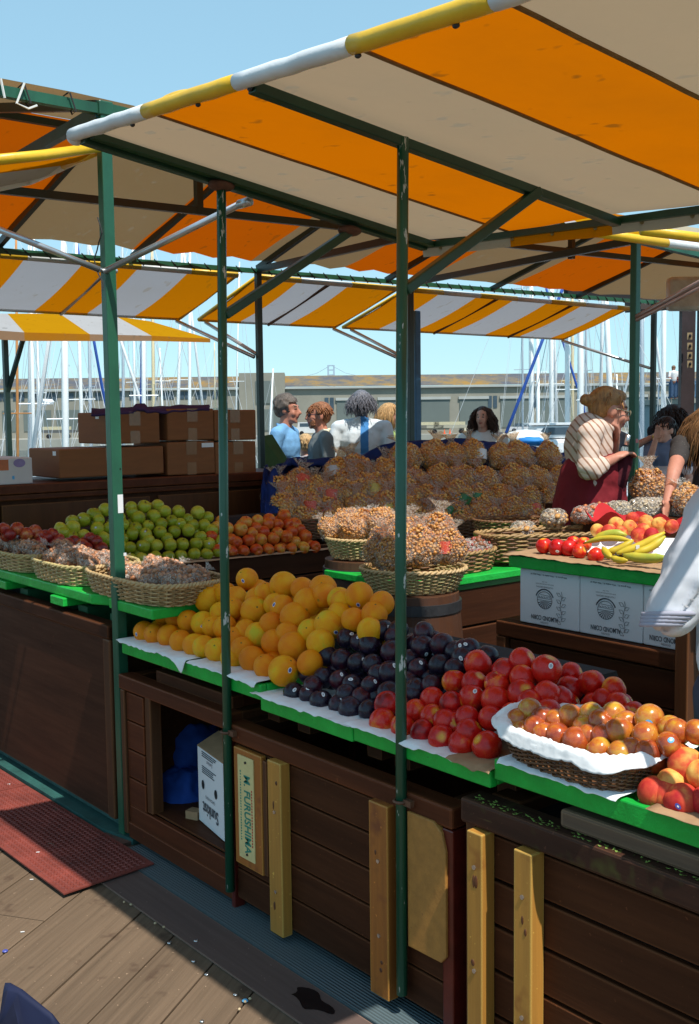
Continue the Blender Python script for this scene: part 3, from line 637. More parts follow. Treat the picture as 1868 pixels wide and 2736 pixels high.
# blue utility box behind post C
b = MB(); q0 = hd(1113, 900, 8.6); b.box2((q0.x - .022, q0.y - .03, 1.05), (q0.x + .022, q0.y + .03, 2.35)); b.build('blue_pipe_box', mpaint('blue_paint', (.03, .12, .25), .4), label='narrow blue box column behind the dark post at the centre', cat='post', bevel=.01)
def round_pole(x, label, ztop, zb=.07):
    rt = thing('round_pole', (x, 1.775, zb), label, 'pole', 'round green awning poles')
    b = MB(); b.tube([(x, 1.775, zb), (x, 1.782, 1.2), (x, 1.80, ztop)], .0142, 16); b.build('pole_tube', M['pole'], rt, smooth=True)
    b = MB(); b.tube([(x + .017 * math.cos(t), 1.776 + .017 * math.sin(t), .578) for t in [k * math.pi / 8 for k in range(16)]], .004, 6, closed=True); b.box2((x + .012, 1.772, .57), (x + .04, 1.788, .586)); b.build('clamp', M['clampm'], rt)
    hi = V((x, 2.29, 2.137)); b = MB(); b.bar((x, 1.80, 1.845), hi, .026, .03, (1, 0, 0)); b.build('diagonal_brace', M['beam'], rt, bevel=.004)
    return rt
p1_ = round_pole(-2.77, 'thin green pole in front of the oranges and the carton', 2.235); p2_ = round_pole(-1.973, 'scuffed green pole in front of the plums, bare metal showing', 2.205)
for rt_, x in ((p1_, -2.77),):
    for ce in ((x, 1.80, 2.225), (x, 2.29, 2.14)): b = MB(); b.ell(ce, (.028, .045, .018)); b.build('rusty_weld', M['rust'], rt_, smooth=True)
round_pole(-.95, 'green awning pole just outside the right edge', 2.18)
# main awning
def zf(x): return 2.302 - .0617 * (x + 2.79)
def zb(x): return 2.124 - .036 * (x + 2.79)
YF, YB = 1.36, 2.665
sx = [-2.83, -2.42, -2.02, -1.63, -1.265, -.90]; kinds = [0, 1, 0, 1, 0]
aw = thing('striped_awning', (-1.87, 2.0, 2.1), 'large orange and white striped canvas awning over the front fruit', 'awning')
b = MB(); NB = 16
for i in range(5):
    n = 8
    def fn(u, v, i=i):
        x = sx[i] + (sx[i + 1] - sx[i]) * u; y = YF + (YB - YF) * v
        z = zf(x) + (zb(x) - zf(x)) * v
        ph = ((x + 2.79) / .81) % 1.0
        z += -.012 * math.sin(math.pi * ph) * (1 - .5 * v) + .004 * noise.noise(V((x * 4, y * 4, 0))); z += .018 + .006
        return V((x, y, z))
    b.grid(fn, n, NB, kinds[i])
b.build('canvas', [M['cw'], M['co']], aw, smooth=True)
smt = mpaint('seam_thread', (.22, .12, .04), .9, .3, 30, 0)
for i in range(1, 5):
    x = sx[i]; ph = ((x + 2.79) / .81) % 1.0; b = MB(); k0 = []
    for k in range(13):
        v = k / 12; y = YF + (YB - YF) * v; k0.append(V((x, y, zf(x) + (zb(x) - zf(x)) * v - .012 * math.sin(math.pi * ph) * (1 - .5 * v) + .004 * noise.noise(V((x * 4, y * 4, 0))) + .022)))
    for p, q in zip(k0, k0[1:]): b.bar(p, q, .012, .003)
    b.build('seam', smt, aw)
for x in (-2.79, -1.98, -.93):
    b = MB(); b.bar((x, YF + .01, zf(x) - .004), (x, YB - .02, zb(x) - .004), .03, .024); 
    if x < -2.5: b.bar((x + .036, YF + .02, zf(x) + .002), (x + .036, YB - .02, zb(x) + .002), .026, .02)
    b.build('rafter', M['beam'], aw, bevel=.003)
b = MB(); b.bar((sx[0], YB - .01, zb(sx[0]) + .004), (sx[-1], YB - .01, zb(sx[-1]) + .004), .02, .02); b.build('back_bar', M['beam'], aw)
for i in range(5):
    pts = []
    for k in range(9):
        x = sx[i] + (sx[i + 1] - sx[i]) * k / 8; pts.append(V((x, YF, zf(x) + .012 + .002 * noise.noise(V((x * 20, 3, 1))))))
    b = MB(); b.tube(pts, [.0185 + .0025 * noise.noise(V((p.x * 14, i, 0))) for p in pts], 12)
    if i == 1: b.ell((pts[2] + pts[3]) / 2 + V((0, .012, .012)), (.09, .02, .016), (0, .06, 0))
    if i == 0: b.ell(pts[0] + V((0, .01, -.004)), (.022, .026, .022))
    b.build('front_pipe_sleeve', M['vw' if kinds[i] == 0 else 'vy'], aw, smooth=True)
    b = MB()
    b.grid(lambda u, v: V((sx[i] + (sx[i + 1] - sx[i]) * u, YB + .004 + .006 * v, zb(sx[i] + (sx[i + 1] - sx[i]) * u) + .018 - .05 * v + .004 * noise.noise(V((u * 3 + i, v, 2))))), 8, 3); b.build('hem_strip', M['cw' if kinds[i] == 0 else 'co'], aw, smooth=True)
b = MB()
for k in range(12):
    x = -2.74 + k * .165; b.tube([(x, YB + .012, zb(x) - .006), (x, YB + .005, zb(x) - .006)], .007, 8)
b.build('eyelet', M['brass'], aw)
b = MB()
for x in (-2.5, -2.19, -1.98, -1.62, -1.36): b.ell((x, YF + .005, zf(x) - .008), (.008, .006, .005), None, 8, 6)
b.build('sleeve_rivet', M['iron'], aw)
b = MB(); b.tube([(-3.515, 1.795, 2.055), (-2.82, 1.93, 2.205)], .011, 10); b.tube([(-2.86, 1.922, 2.197), (-2.81, 1.93, 2.2)], .014, 10); b.build('galvanised_strut', M['alu'], aw, smooth=True)
# ---------------- main gabled stall roof
roof = thing('stall_roof', (-4.75, 4, 2.5), 'orange and tan canvas gable roof over the inner stall', 'roof')
RZ, NXE, FXE, RX = 2.875, -3.53, -6.0, -4.75
bd_ = [-1.0, -.15, .65, 1.45, 2.45, 3.22, 4.08, 4.87, 5.67, 6.6, 7.5, 8.75, 9.6]; kk = [1, 0, 0, 1, 0, 1, 0, 1, 0, 1, 0, 1]
rc = mcanvas('roof_white', (.66, .58, .42), (.185, .115, .055), .5); ro = mcanvas('roof_orange', (.6, .2, .006), (.46, .08, .001), .5, (.2, .06, .005), .3)
def neav(y): return V((NXE - .022 * max(0, y - 1.8), y, 2.62 - .045 * max(0, y - 1.8)))
b = MB()
for i in range(len(bd_) - 1):
    def fa(u, v, i=i):
        y = bd_[i] + (bd_[i + 1] - bd_[i]) * u; v_ = v * .96; x = RX + (FXE - RX) * v_; z = RZ + (2.51 - RZ) * v_ - .02 * math.sin(math.pi * v) + .006 * noise.noise(V((x * 3, y * 3, 1)))
        if v > .99: z += .012 * math.sin(y * 21)
        return V((x, y, z + .03))
    def fb(u, v, i=i):
        y = bd_[i] + (bd_[i + 1] - bd_[i]) * u; e = neav(y); t = V((RX, y, RZ)); p = t.lerp(e, v); p.z += .03; return p
    b.grid(fa, 6, 8, kk[i]); b.grid(fb, 4, 4, 0 if bd_[i] < 1.5 else 1 - kk[i])
b.build('canvas', [rc, ro], roof, smooth=True)
def fe(y): return V((FXE, y, 2.49 + .008 * (y - 4)))
b = MB(); b.bar(fe(-1), fe(9.2), .025, .03); b.build('far_eave_beam', M['post'], roof)
b = MB(); b.bar(neav(-1) - V((0, 0, .012)), neav(1.8) - V((0, 0, .012)), .03, .034); b.bar(neav(1.8) - V((0, 0, .012)), neav(9.2) - V((0, 0, .012)), .04, .045); b.build('near_eave_beam', M['post'], roof)
b = MB()
y = -.8
while y < 9:
    p = fe(y); b.tube([p + V((.010, -.01, .022)), p + V((.017, .012, .0)), p + V((.012, .035, -.02)), p + V((-.012, .05, -.018))], .0035, 5); y += .12
y = .4
while y < 1.75:
    p = neav(y) - V((0, 0, .012)); b.tube([p + V((.026, 0, .03)), p + V((.026, .02, -.028)), p + V((-.024, .03, -.026)), p + V((-.024, .0, .03)), p + V((.026, -.005, .03))], .003, 5); y += .16
b.build('lacing_cord', M['cord'], roof)
b = MB(); p = neav(1.5); b.tube([p + V((.028, .02, .02)), p + V((.03, -.01, -.05)), p + V((.03, .03, -.06)), p + V((.03, .06, -.045))], .004, 5); p = neav(1.42); b.tube([p + V((.028, .02, .02)), p + V((.03, .03, -.04))], .004, 5); b.build('white_tie', M['wcord'], roof)
for y in (2.42, 3.25, 4.17, 5.3, 6.4, 7.45, 1.8):
    b = MB(); b.bar((RX, y, RZ), (FXE, y, 2.51), .03, .035); b.build('rafter', M['blkbeam'], roof)
    b = MB(); b.bar((RX, y, RZ), neav(y), .03, .035); b.build('rafter', M['blkbeam'], roof)
for ya, yb in ((1.8, 1.8), (4.17, 4.0), (5.53, 4.97), (8.57, 8.2)):
    b = MB(); e = neav(yb); b.bar((FXE, ya, 2.50), e - V((0, 0, .02)), .03, .04); b.build('tie_beam', mpaint('blue_green_chord', (.03, .12, .15), .4, .3, 8) if ya == 1.8 else M['blkbeam'], roof)
b = MB(); b.bar((RX, 1.6, 2.545), (RX, 8.6, 2.65), .03, .036); b.build('long_tie', M['blkbeam'], roof)
for y in (2.95, 5.85): 
    b = MB(); b.bar((RX, y, 2.56), (RX, y, RZ), .035, .035, (1, 0, 0)); b.build('king_post', M['blkbeam'], roof)
b = MB(); b.bar((RX, -1, RZ), (RX, 9.2, RZ), .03, .03); b.build('ridge_bar', M['blkbeam'], roof)
b = MB(); b.box2((-3.554, 1.788, 2.585), (-3.506, 1.842, 2.635)); b.build('joint_bracket', M['post'], roof, bevel=.005)
# ---------------- outer flaps on the far side
def flap(label, edges, kinds_, xi=-6.06, xo=-6.80, zi=2.462, zo=2.235, bars=(), struts=(), y_off=.03, sx_=(0, 0)):
    rt = thing('striped_flap', (xi, (edges[0] + edges[-1]) / 2, zo), label, 'awning flap', 'striped flaps along the far eave')
    b = MB()
    for i in range(len(edges) - 1):
        def fn(u, v, i=i):
            y = edges[i] + (edges[i + 1] - edges[i]) * u; return V((xi + (xo - xi) * v, y + y_off * v * 0, zi + (zo - zi) * v - .018 * math.sin(math.pi * v) * (1 + .3 * noise.noise(V((y, 1, 1))))))
        b.grid(fn, 4, 6, kinds_[i])
    b.build('canvas', [M['fw'], M['fo']], rt, smooth=True)
    for i in range(len(edges) - 1):
        for (x, z, nm, r_) in ((xi + .01, zi + .0, 'inner_sleeve', .02), (xo, zo, 'outer_sleeve', .014)):
            b = MB(); b.tube([(x, edges[i], z), (x, edges[i + 1], z)], r_, 10); b.build(nm, M['vw' if kinds_[i] == 0 else 'vy'], rt, smooth=True)
    for y in (edges[0], edges[-1]):
        b = MB(); b.tube([(xi, y, zi), (xo, y, zo)], .013, 8); b.build('end_sleeve', M['vy'], rt, smooth=True)
    for y in bars:
        b = MB(); b.tube([(xi, y, zi - .012), (xo, y, zo - .012)], .012, 8); b.build('rib', M['clampm' if kinds_[0] else 'alu'], rt, smooth=True)
    for (y0, y1) in struts:
        b = MB(); b.tube([(-6.02, y0, 1.93), (xo + .03, y1, zo - .02)], .013, 8); b.build('strut', M['alu'], rt, smooth=True)
def hyY(px, py): return hx(px, py, -6.06).y
flap('wide striped flap at the far left with two white stripes', [1.2, 1.9, hyY(70, 703), hyY(225, 710), hyY(373, 720), hyY(507, 729), 4.04], [1, 0, 1, 0, 1, 0][:0] or [0, 1, 0, 1, 0, 1], bars=(hyY(300, 714),), struts=((4.14, 4.0),))
flap('middle striped flap with a single white stripe, left of the scuffed pole', [4.20, hyY(800, 750), hyY(935, 758), 5.46], [1, 0, 1], bars=(hyY(878, 755),), struts=((4.2, 4.24), (5.5, 5.42)))
flap('far right striped flap with three white stripes', [5.54, hyY(1180, 773), hyY(1279, 782), hyY(1378, 789), hyY(1468, 797), hyY(1560, 804), hyY(1644, 811), 8.26], [1, 0, 1, 0, 1, 0, 1], bars=(hyY(1330, 786), hyY(1530, 800)), struts=((5.56, 5.6), (8.55, 8.2)))
# ---------------- left flap near the square post
rt = thing('striped_flap', (-4.1, 1.4, 2.3), 'near flap with a bright yellow edge pipe, left of the tall green post', 'awning flap')
a_ = hd(264, 394, 3.75); b_ = hd(-60, 432, 3.3); c_ = hy(80, 482, a_.y + .02); d_ = hd(-60, 512, 4.2); a2 = hd(262, 402, 3.8)
e1 = a2.lerp(c_, .47)
b = MB(); b.add([a_, b_, d_, c_, e1], [(0, 1, 2, 3, 4)]); 
b = MB()
def q4(p, q, r_, s_, mi):
    b.grid(lambda u, v: p.lerp(q, u).lerp(s_.lerp(r_, u), v) - V((0, 0, .012 * math.sin(math.pi * v))), 4, 6, mi)
m1 = b_.lerp(d_, .42); 
q4(a_, b_, m1, e1, 1); q4(e1, m1, d_, c_, 0)
b.build('canvas', [M['fw'], M['fo']], rt, smooth=True)
b = MB(); b.tube([a_, a_.lerp(b_, .5) + V((0, 0, -.004)), b_], .017, 12); b.build('front_pipe_sleeve', M['vy'], rt, smooth=True)
b = MB(); b.tube([a2, e1], .016, 10); b.build('side_sleeve', M['vy'], rt, smooth=True)
b = MB(); b.tube([e1, c_], .017, 10); b.tube([c_, d_], .017, 10); b.build('white_sleeve', M['vw'], rt, smooth=True)
b = MB(); b.tube([(-3.545, 1.79, 2.062), hd(-60, 590, 3.55)], .011, 10); b.build('galvanised_strut', M['alu'], rt, smooth=True)
# ---------------- right near-eave flaps
rt = thing('striped_flap', (-3.0, 5.0, 2.3), 'sunlit yellow and white flap behind the right end of the large awning', 'awning flap')
P = [hd(1545, 618, 4.75), hd(1592, 622, 4.8), hd(1782, 650, 5.0), hd(1960, 672, 5.25)]
hl = [V((-3.58, P[0].y + .25, 2.56)), V((-3.58, P[1].y + .25, 2.56)), V((-3.59, P[2].y + .3, 2.55)), V((-3.6, P[3].y + .4, 2.54))]
b = MB()
for i, k in ((0, 0), (1, 1), (2, 0)):
    b.grid(lambda u, v: P[i].lerp(P[i + 1], u).lerp(hl[i].lerp(hl[i + 1], u), v), 4, 4, k)
b.build('canvas', [M['fw'], M['fo']], rt, smooth=True)
for i, k in ((0, 'vw'), (1, 'vy'), (2, 'vw')):
    b = MB(); b.tube([P[i], P[i + 1]], .02, 12); b.build('front_pipe_sleeve', M[k], rt, smooth=True)
b = MB(); b.tube([(-3.575, 4.955, 2.05), hd(1960, 706, 4.6)], .013, 10); b.tube([(-3.565, 4.94, 2.03), hd(1960, 725, 4.6)], .010, 10); b.build('strut', mpaint('pinkish_pipe', (.5, .36, .33), .35, .1, 8, 0, metal=.4), rt, smooth=True)
rt = thing('rolled_flap', (-2.8, 5.3, 2.4), 'rolled bright yellow flap at the top right behind the awning hem', 'awning flap')
b = MB(); b.tube([hd(1716, 616, 4.5), hd(1960, 646, 4.7)], .021, 12); b.build('roll', M['vy'], rt, smooth=True)
# ---------------- low canopy of another stall, far left
rt = thing('low_canopy', (-9.5, 4.5, 1.9), 'low sunlit yellow and white canopy of another stall at the far left', 'awning')
T = 10.5; ex = [(-250, 866), (65, 888), (240, 893), (405, 897), (562, 905)]; kn = [0, 1, 0, 1]
pp = [hd(x, y, T + .3 * i) for i, (x, y) in enumerate(ex)]; tp = [hd(x, y, T + 1.6 + .25 * i) for i, (x, y) in enumerate([(-250, 835), (20, 838), (160, 838), (310, 845), (400, 858)])]
b = MB()
for i in range(4): b.grid(lambda u, v: pp[i].lerp(pp[i + 1], u).lerp(tp[i].lerp(tp[i + 1], u), v), 4, 4, kn[i])
b.build('canvas', [M['fw'], M['fo']], rt, smooth=True)
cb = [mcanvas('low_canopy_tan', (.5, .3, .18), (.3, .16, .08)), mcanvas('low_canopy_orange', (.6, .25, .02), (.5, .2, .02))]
b = MB()
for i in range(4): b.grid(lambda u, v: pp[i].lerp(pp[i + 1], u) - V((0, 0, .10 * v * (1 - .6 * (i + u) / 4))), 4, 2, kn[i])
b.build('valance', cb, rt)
b = MB(); f0 = hd(12, 890, 11); b.bar((f0.x, f0.y, 0), f0 + V((0, 0, .05)), .05, .05, (1, 0, 0)); b.bar(f0 + V((0, 0, -.62)) if True else f0, hd(66, 892, 11), .04, .04, (1, 0, 0)); b.build('support_pole', M['blkbeam'], rt)
# ---------------- dark building bits at right
rt = thing('dark_pillar', (-6.2, 10, 0), 'dark timber pillar with four small notice plates at the right edge', 'pillar')
q0 = hd(1836, 900, 11.2); q1 = hd(1900, 900, 11.2); b = MB(); b.bar((q0.x, q0.y, 0), (q0.x, q0.y, 2.75), .10, .14, (RIGHT.x, RIGHT.y, 0)); b.bar((q1.x, q1.y, 0), (q1.x, q1.y, 2.75), .30, .2, (RIGHT.x, RIGHT.y, 0)); b.build('pillar_post', mpaint('dark_purple_brown', (.03, .018, .02), .6), rt)
for y in (898, 925, 950, 973):
    c = hd(1843, y, 11.05); b = MB(); b.box(c, (.05, .012, .07), (0, 0, R(50))); o = b.build('notice_plate', mpaint('plate_tan', (.3, .22, .12), .5), rt)
    b = MB(); b.ell(c - FWD * .015, (.013, .013, .018)); b.build('notice_disc', M['hole'], o)
c0 = hd(1695, 785, 11.4); c1 = hd(2000, 800, 11.4); b = MB(); b.bar(hd(1690, 808, 11.4), hd(2000, 790, 11.6), .4, .18); b.build('overhang', mpaint('dark_overhang', (.05, .035, .03), .7), rt)
b = MB(); b.bar(hd(1512, 783, 10.4), hd(1705, 797, 10.9), .06, .09); b.build('sign_edge', M['hole'], rt)
b = MB(); q = hd(1868, 785, 8.5); b.box(q, (.5, .12, .26), (0, 0, R(50))); b.build('lightbox_sign', mpaint('pale_blue_box', (.45, .6, .66), .4), label='pale blue sign box cut off by the right edge', cat='sign', bevel=.03)
# ================================================================ INNER COUNTERS
ZUP = V((0, 0, 1))
rt = thing('back_counter', (-5.75, 3, 0), 'long reddish plywood counter with hinged doors behind the green apples', 'counter')
b = MB(); b.box2((-6.0, 1.9, .02), (-5.43, 3.95, 1.12)); b.build('body', M['dark'], rt)
b = MB(); b.box2((-6.0, 1.85, 1.155), (-5.385, 3.98, 1.205)); b.box2((-6.0, 1.87, 1.122), (-5.40, 3.97, 1.152)); b.build('top', M['redwood'], rt, bevel=.006)
for y0, y1 in ((1.9, 2.125), (2.14, 2.995), (3.05, 3.95)):
    b = MB(); b.box2((-5.428, y0, .3), (-5.41, y1, 1.10)); d = b.build('door', M['counter'], rt, bevel=.004)
    if y0 > 2.1:
        b = MB(); yy = y1 - .02 if y0 < 3 else y0 + .02; sg_ = -1 if y0 < 3 else 1
        b.prism([(-5.408, yy, .985), (-5.408, yy + sg_ * .10, 1.0), (-5.408, yy + sg_ * .10, 1.012), (-5.408, yy, 1.03)], (.006, 0, 0)); b.tube([(-5.402, yy, .97), (-5.402, yy, 1.045)], .008, 8); b.build('hinge', M['brass'], d)
# cardboard boxes
def carton(x0, y0, x1, y1, ly0, label, dep=.4, X=-5.42, tape=True, tilt=0):
    """front face from pixel rectangle on plane X"""
    a = hx(x0, y1, X); c = hx(x1, y0, X); z0 = a.z; z1 = hx((x0 + x1) / 2, y0, X).z
    rt = thing('cardboard_box', ((X - dep / 2), (a.y + c.y) / 2, z0), label, 'box', 'cardboard boxes stacked on the counter')
    b = MB(); b.box2((X - dep, a.y, z0), (X, c.y, z1)); b.build('carton_body', M['card'], rt, bevel=.008)
    if tape:
        b = MB(); yc = (a.y + c.y) / 2 + rnd.uniform(-.02, .02); h = z1 - z0
        b.box2((X + .0005, yc - .035, z1 - .075), (X + .0015, yc + .035, z1 + .001)); b.box2((X + .0005, yc - .03, z0), (X + .0015, yc + .03, z0 + .07)); b.box2((X - dep + .02, yc - .035, z1 + .0005), (X - .0, yc + .035, z1 + .0015)); b.build('packing_tape', M['tape'], rt)
    return rt, V((X, a.y, z0)), V((X, c.y, z1))
r1, a, c = carton(161, 1196, 437, 1279, 0, 'widest cardboard box, at the bottom left of the stack'); 
b = MB(); b.box2((-5.5, a.y - .0015, c.z - .035), (-5.46, a.y - .0003, c.z - .012)); b.build('shipping_label', M['stw'], r1)
r2, a2_, c2_ = carton(449, 1180, 574, 1271, 0, 'cardboard box with a small white label, bottom middle of the stack')
b = MB(); b.box2((-5.4195, c2_.y - .09, c2_.z - .035), (-5.4185, c2_.y - .01, c2_.z - .01)); b.build('shipping_label', M['stw'], r2)
carton(577, 1180, 684, 1270, 0, 'cardboard box at the bottom right of the stack, against the post')
r3, a3_, c3_ = carton(287, 1101, 426, 1187, 0, 'cardboard box at the top left of the stack, behind the green post', .36)
b = MB(); b.box2((-5.55, a3_.y - .0015, c3_.z - .035), (-5.51, a3_.y - .0003, c3_.z - .012)); b.build('shipping_label', M['stw'], r3)
carton(449, 1092, 571, 1178, 0, 'cardboard box in the top middle of the stack, under the purple cloth', .38)
carton(574, 1095, 684, 1178, 0, 'cardboard box at the top right of the stack', .38)
def pc(u, v):
    p = hx(245 + (560 - 245) * u, 1104 - 22 * u - 8 * math.sin(u * 3) , -5.415 - .33 * v); p.z = hx(245 + 315 * u, 1100 - 12 * u, -5.42).z + .015 + .012 * noise.noise(V((u * 6, v * 4, 2))) + (.018 if abs(u - .42) < .05 else 0) - (.028 + .02 * noise.noise(V((u * 9, 1, 5)))) * max(0, 1 - v * 6); return p
b = MB(); b.grid(pc, 40, 14); o = b.build('purple_cloth', M['purple'], label='dark purple cloth laid over the top cardboard boxes', cat='cloth', smooth=True); md = o.modifiers.new('t', 'SOLIDIFY'); md.thickness = .012
# white foam box with stickers
a = hx(-60, 1284, -5.40); c = hx(86, 1222, -5.40)
rt = thing('white_box', (-5.55, (a.y + c.y) / 2, a.z), 'white carton with red and violet stickers on the counter at the far left', 'box')
b = MB(); b.box2((-5.75, a.y, 1.206), (-5.40, c.y, c.z)); b.build('carton_body', mpaint('pinkish_white_card', (.62, .55, .53), .6, .05, 5), rt, bevel=.006)
b = MB(); s0 = hx(5, 1243, -5.399); b.box(s0, (.001, .07, .055)); b.build('red_sticker', mpaint('orange_red', (.5, .12, .03), .4), rt)
b = MB(); s0 = hx(52, 1237, -5.399); b.ell(s0, (.001, .032, .022), None, 16, 8); b.build('violet_sticker', mpaint('violet_print', (.3, .2, .4), .4), rt)
b = MB(); s0 = hx(36, 1276, -5.399); b.box(s0, (.001, .012, .018)); b.build('small_label', M['stlb'], rt)
# apple stand
rt = thing('apple_stand', (-4.95, 2.9, 0), 'dark plank stand with a brown paper edge carrying the apples', 'stand')
b = MB(); 
for k in range(6): b.box2((-4.60, 2.0, .03 + k * .135), (-4.575, 3.63, .155 + k * .135))
b.build('front_boards', M['darkY'], rt, bevel=.004)
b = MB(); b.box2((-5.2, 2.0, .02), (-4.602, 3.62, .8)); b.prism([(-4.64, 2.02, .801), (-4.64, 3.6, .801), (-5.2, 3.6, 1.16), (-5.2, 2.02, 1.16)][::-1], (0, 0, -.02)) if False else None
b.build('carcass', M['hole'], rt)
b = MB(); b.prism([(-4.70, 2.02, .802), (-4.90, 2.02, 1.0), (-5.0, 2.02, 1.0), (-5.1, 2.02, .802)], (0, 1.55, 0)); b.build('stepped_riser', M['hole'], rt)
b = MB(); b.grid(lambda u, v: V((-4.573 + .012 * v - .04 * (1 - v), 2.0 + 1.63 * u, .862 - .02 * u - .022 * v + .006 * noise.noise(V((u * 14, v, 0))))), 40, 3); o = b.build('paper_edge', mpaint('tan_paper', (.42, .28, .17), .8), rt, smooth=True)
b = MB(); b.box2((-4.602, 2.0, .80), (-4.576, 3.63, .842)); b.build('front_rail', M['darkY'], rt)
# popcorn display counter
rt = thing('popcorn_stand', (-4.8, 4.5, 0), 'dark sloping stand under the popcorn bags', 'stand')
DA = V((-4.88, 3.67, 0)); DB = V((-4.27, 5.35, 0)); DD = (DB - DA).normalized(); DN = V((DD.y, -DD.x, 0)); DL = DB - DA
b = MB(); b.prism([DA + DN * .24, DB + DN * .24, DB - DN * .7, DA - DN * .7], (0, 0, .79)); b.build('body', M['darkY'], rt)
b = MB(); b.prism([DA + DD * .01 + ZUP * .792, DA + DD * .01 - DN * .5 + ZUP * 1.17, DA + DD * .01 - DN * .68 + ZUP * 1.17, DA + DD * .01 - DN * .68 + ZUP * .792], DL * .98); b.build('sloped_riser', M['darkY'], rt)
# centre counter
rt = thing('centre_counter', (-3.35, 3.5, 0), 'dark counter with a green shelf edge behind the oranges', 'counter')
b = MB(); 
for k in range(5): b.box2((-3.135, 2.93, .03 + k * .16), (-3.11, 4.0, .18 + k * .16))
b.build('side_boards', M['darkY'], rt, bevel=.004)
b = MB(); b.box2((-3.65, 2.935, .02), (-3.137, 4.0, .82)); b.build('body', M['dark'], rt)
b = MB(); b.box2((-3.66, 2.86, .848), (-3.09, 4.02, .878)); b.build('green_top', M['tray'], rt, bevel=.004)
b = MB(); b.box2((-3.14, 2.99, .822), (-3.105, 4.01, .846)); b.box2((-3.138, 2.91, .03), (-3.108, 2.928, .82)); b.build('green_batten', mpaint('shelf_green', (.01, .16, .03), .45), rt, bevel=.003)
# nut counter
rt = thing('nut_counter', (-2.9, 4.3, 0), 'dark counter under the bags of nuts at the right', 'counter')
pA = hd(1560, 1392, 5.0); pB = hd(2050, 1375, 5.0); dr = (pB - pA); dr.z = 0; dr.normalize(); nr = V((-dr.y, dr.x, 0))
b = MB(); pA.z = .02; pB.z = .02; b.prism([pA, pB, pB + nr * .3, pA + nr * .3], (0, 0, 1.03)); b.build('body', M['darkY'], rt)
# raised stand with white boxes
YS = 3.0
rt = thing('box_stand', (-2.3, 3.3, 0), 'dark wooden stand with a worn top rail holding the white cartons', 'stand')
XL, XR = -2.76, -1.93
b = MB(); b.box2((XL, YS - .03, .715), (XR - .05, YS + .06, .772)); b.build('top_rail', M['dark'], rt, bevel=.006)
b = MB(); siding(b, XL + .05, XR - .05, .06, .71, 5, y=YS - .005); b.build('siding', M['dark'], rt, bevel=.003)
for bb in (((XL, YS - .028, .02), (XL + .045, YS + .03, .713)), ((XR - .048, YS - .04, .02), (XR, YS + .03, 1.0))): b = MB(); b.box2(*bb); b.build('corner_post', M['darkZ'], rt, bevel=.004)
b = MB(); b.box2((XL, YS + .065, .02), (XR, YS + .55, .77)); b.build('body', M['dark'], rt)
def wcarton(x0, x1, label, text=True):
    rt = thing('white_carton', ((x0 + x1) / 2, YS + .2, .774), label, 'carton', 'white almond corn cartons')
    b = MB(); b.box2((x0, YS + .005, .774), (x1, YS + .4, .974)); b.build('carton_body', M['wbox'], rt, bevel=.004)
    b = MB(); b.box2((x0 + .003, YS + .003, .9745), (x1 - .003, YS + .39, .977)); b.build('flap', M['kraft'], rt)
    cxm = (x0 + x1) / 2; y = YS + .004
    def T(s, size, x, z, nm, m_='ink', bold=0, sx=1): textmesh(s, size, (-1, 0, 0), (0, 0, -1), (x, y, z), M[m_], nm, rt, .001, bold, sx=sx)
    T('ALMOND CORN', .0235, cxm - .018, .803, 'product_lettering', 'ink', .0004, .72)
    T('BOLDEN' if False else 'GOLDEN', .009, cxm - .018, .786, 'small_lettering')
    T('CALIFORNIA GROWN', .008, cxm - .018, .916, 'origin_lettering'); T('FROM OUR ALMOND ORCHARDS', .0055, cxm - .018, .927, 'orchard_lettering'); T('Since 1954', .0055, cxm - .018, .935, 'date_lettering')
    T('We grow it... We make it... We ship it!', .0085, cxm, .959, 'slogan_lettering', 'ink', .0001, 1.25)
    # round farm emblem, upside down: rays below the horizon line once turned
    e = MB(); c = V((cxm - .018, y - .0012, .868)); r_ = .034
    def P2(dx, dz): return c + V((-dx, 0, -dz))
    e.tube([P2(r_ * math.cos(t), r_ * .92 * math.sin(t)) for t in [k * math.pi / 20 for k in range(40)]], .0009, 4, closed=True)
    for k in range(9):
        t = R(18 + 18 * k); t2 = t + R(7); f0 = P2(0, .002); e.add([f0, P2(r_ * .95 * math.cos(t), .002 + r_ * .83 * math.sin(t)), P2(r_ * .95 * math.cos(t2), .002 + r_ * .83 * math.sin(t2))], [(0, 1, 2)])
    e.bar(P2(-r_ * .98, .001), P2(r_ * .98, .001), .001, .0014)
    for k in range(5): e.bar(P2(-.028 + .012 * k, -.010), P2(-.020 + .012 * k, -.013), .0008, .0016)
    e.bar(P2(-.03, -.006), P2(.03, -.008), .001, .0012); e.bar(P2(-.026, -.017), P2(.02, -.020), .001, .0012)
    e.tube([P2(.042 * math.cos(t), .04 * math.sin(t)) for t in [R(200 + 7 * k) for k in range(21)]], .0022, 4); e.build('farm_emblem', M['ink'], rt)
    e = MB()
    sxp = cxm + .058
    e.tube([(sxp + .004 * math.sin(k), y - .0012, .80 + .012 * k) for k in range(10)], .0008, 4)
    for k in range(9):
        zz = .79 + .0125 * k; sgn = 1 if k % 2 else -1; p0 = V((sxp, y - .0012, zz)); p1 = p0 + V((sgn * .021, 0, .012)); md_ = p0.lerp(p1, .5); nn_ = V((-.4 * sgn, 0, 1)).normalized() * .0065
        e.tube([p0, md_ + nn_, p1, md_ - nn_], .0008, 4, closed=True)
    e.build('almond_sprig', M['ink'], rt)
xs = [hy(1387, 1600, YS).x, hy(1547, 1600, YS).x, hy(1717, 1600, YS).x, -1.86]
wcarton(xs[0], xs[1] - .003, 'left white carton printed upside down with ALMOND CORN, its corner in sun')
wcarton(xs[1], xs[2] - .003, 'middle white carton printed upside down with ALMOND CORN')
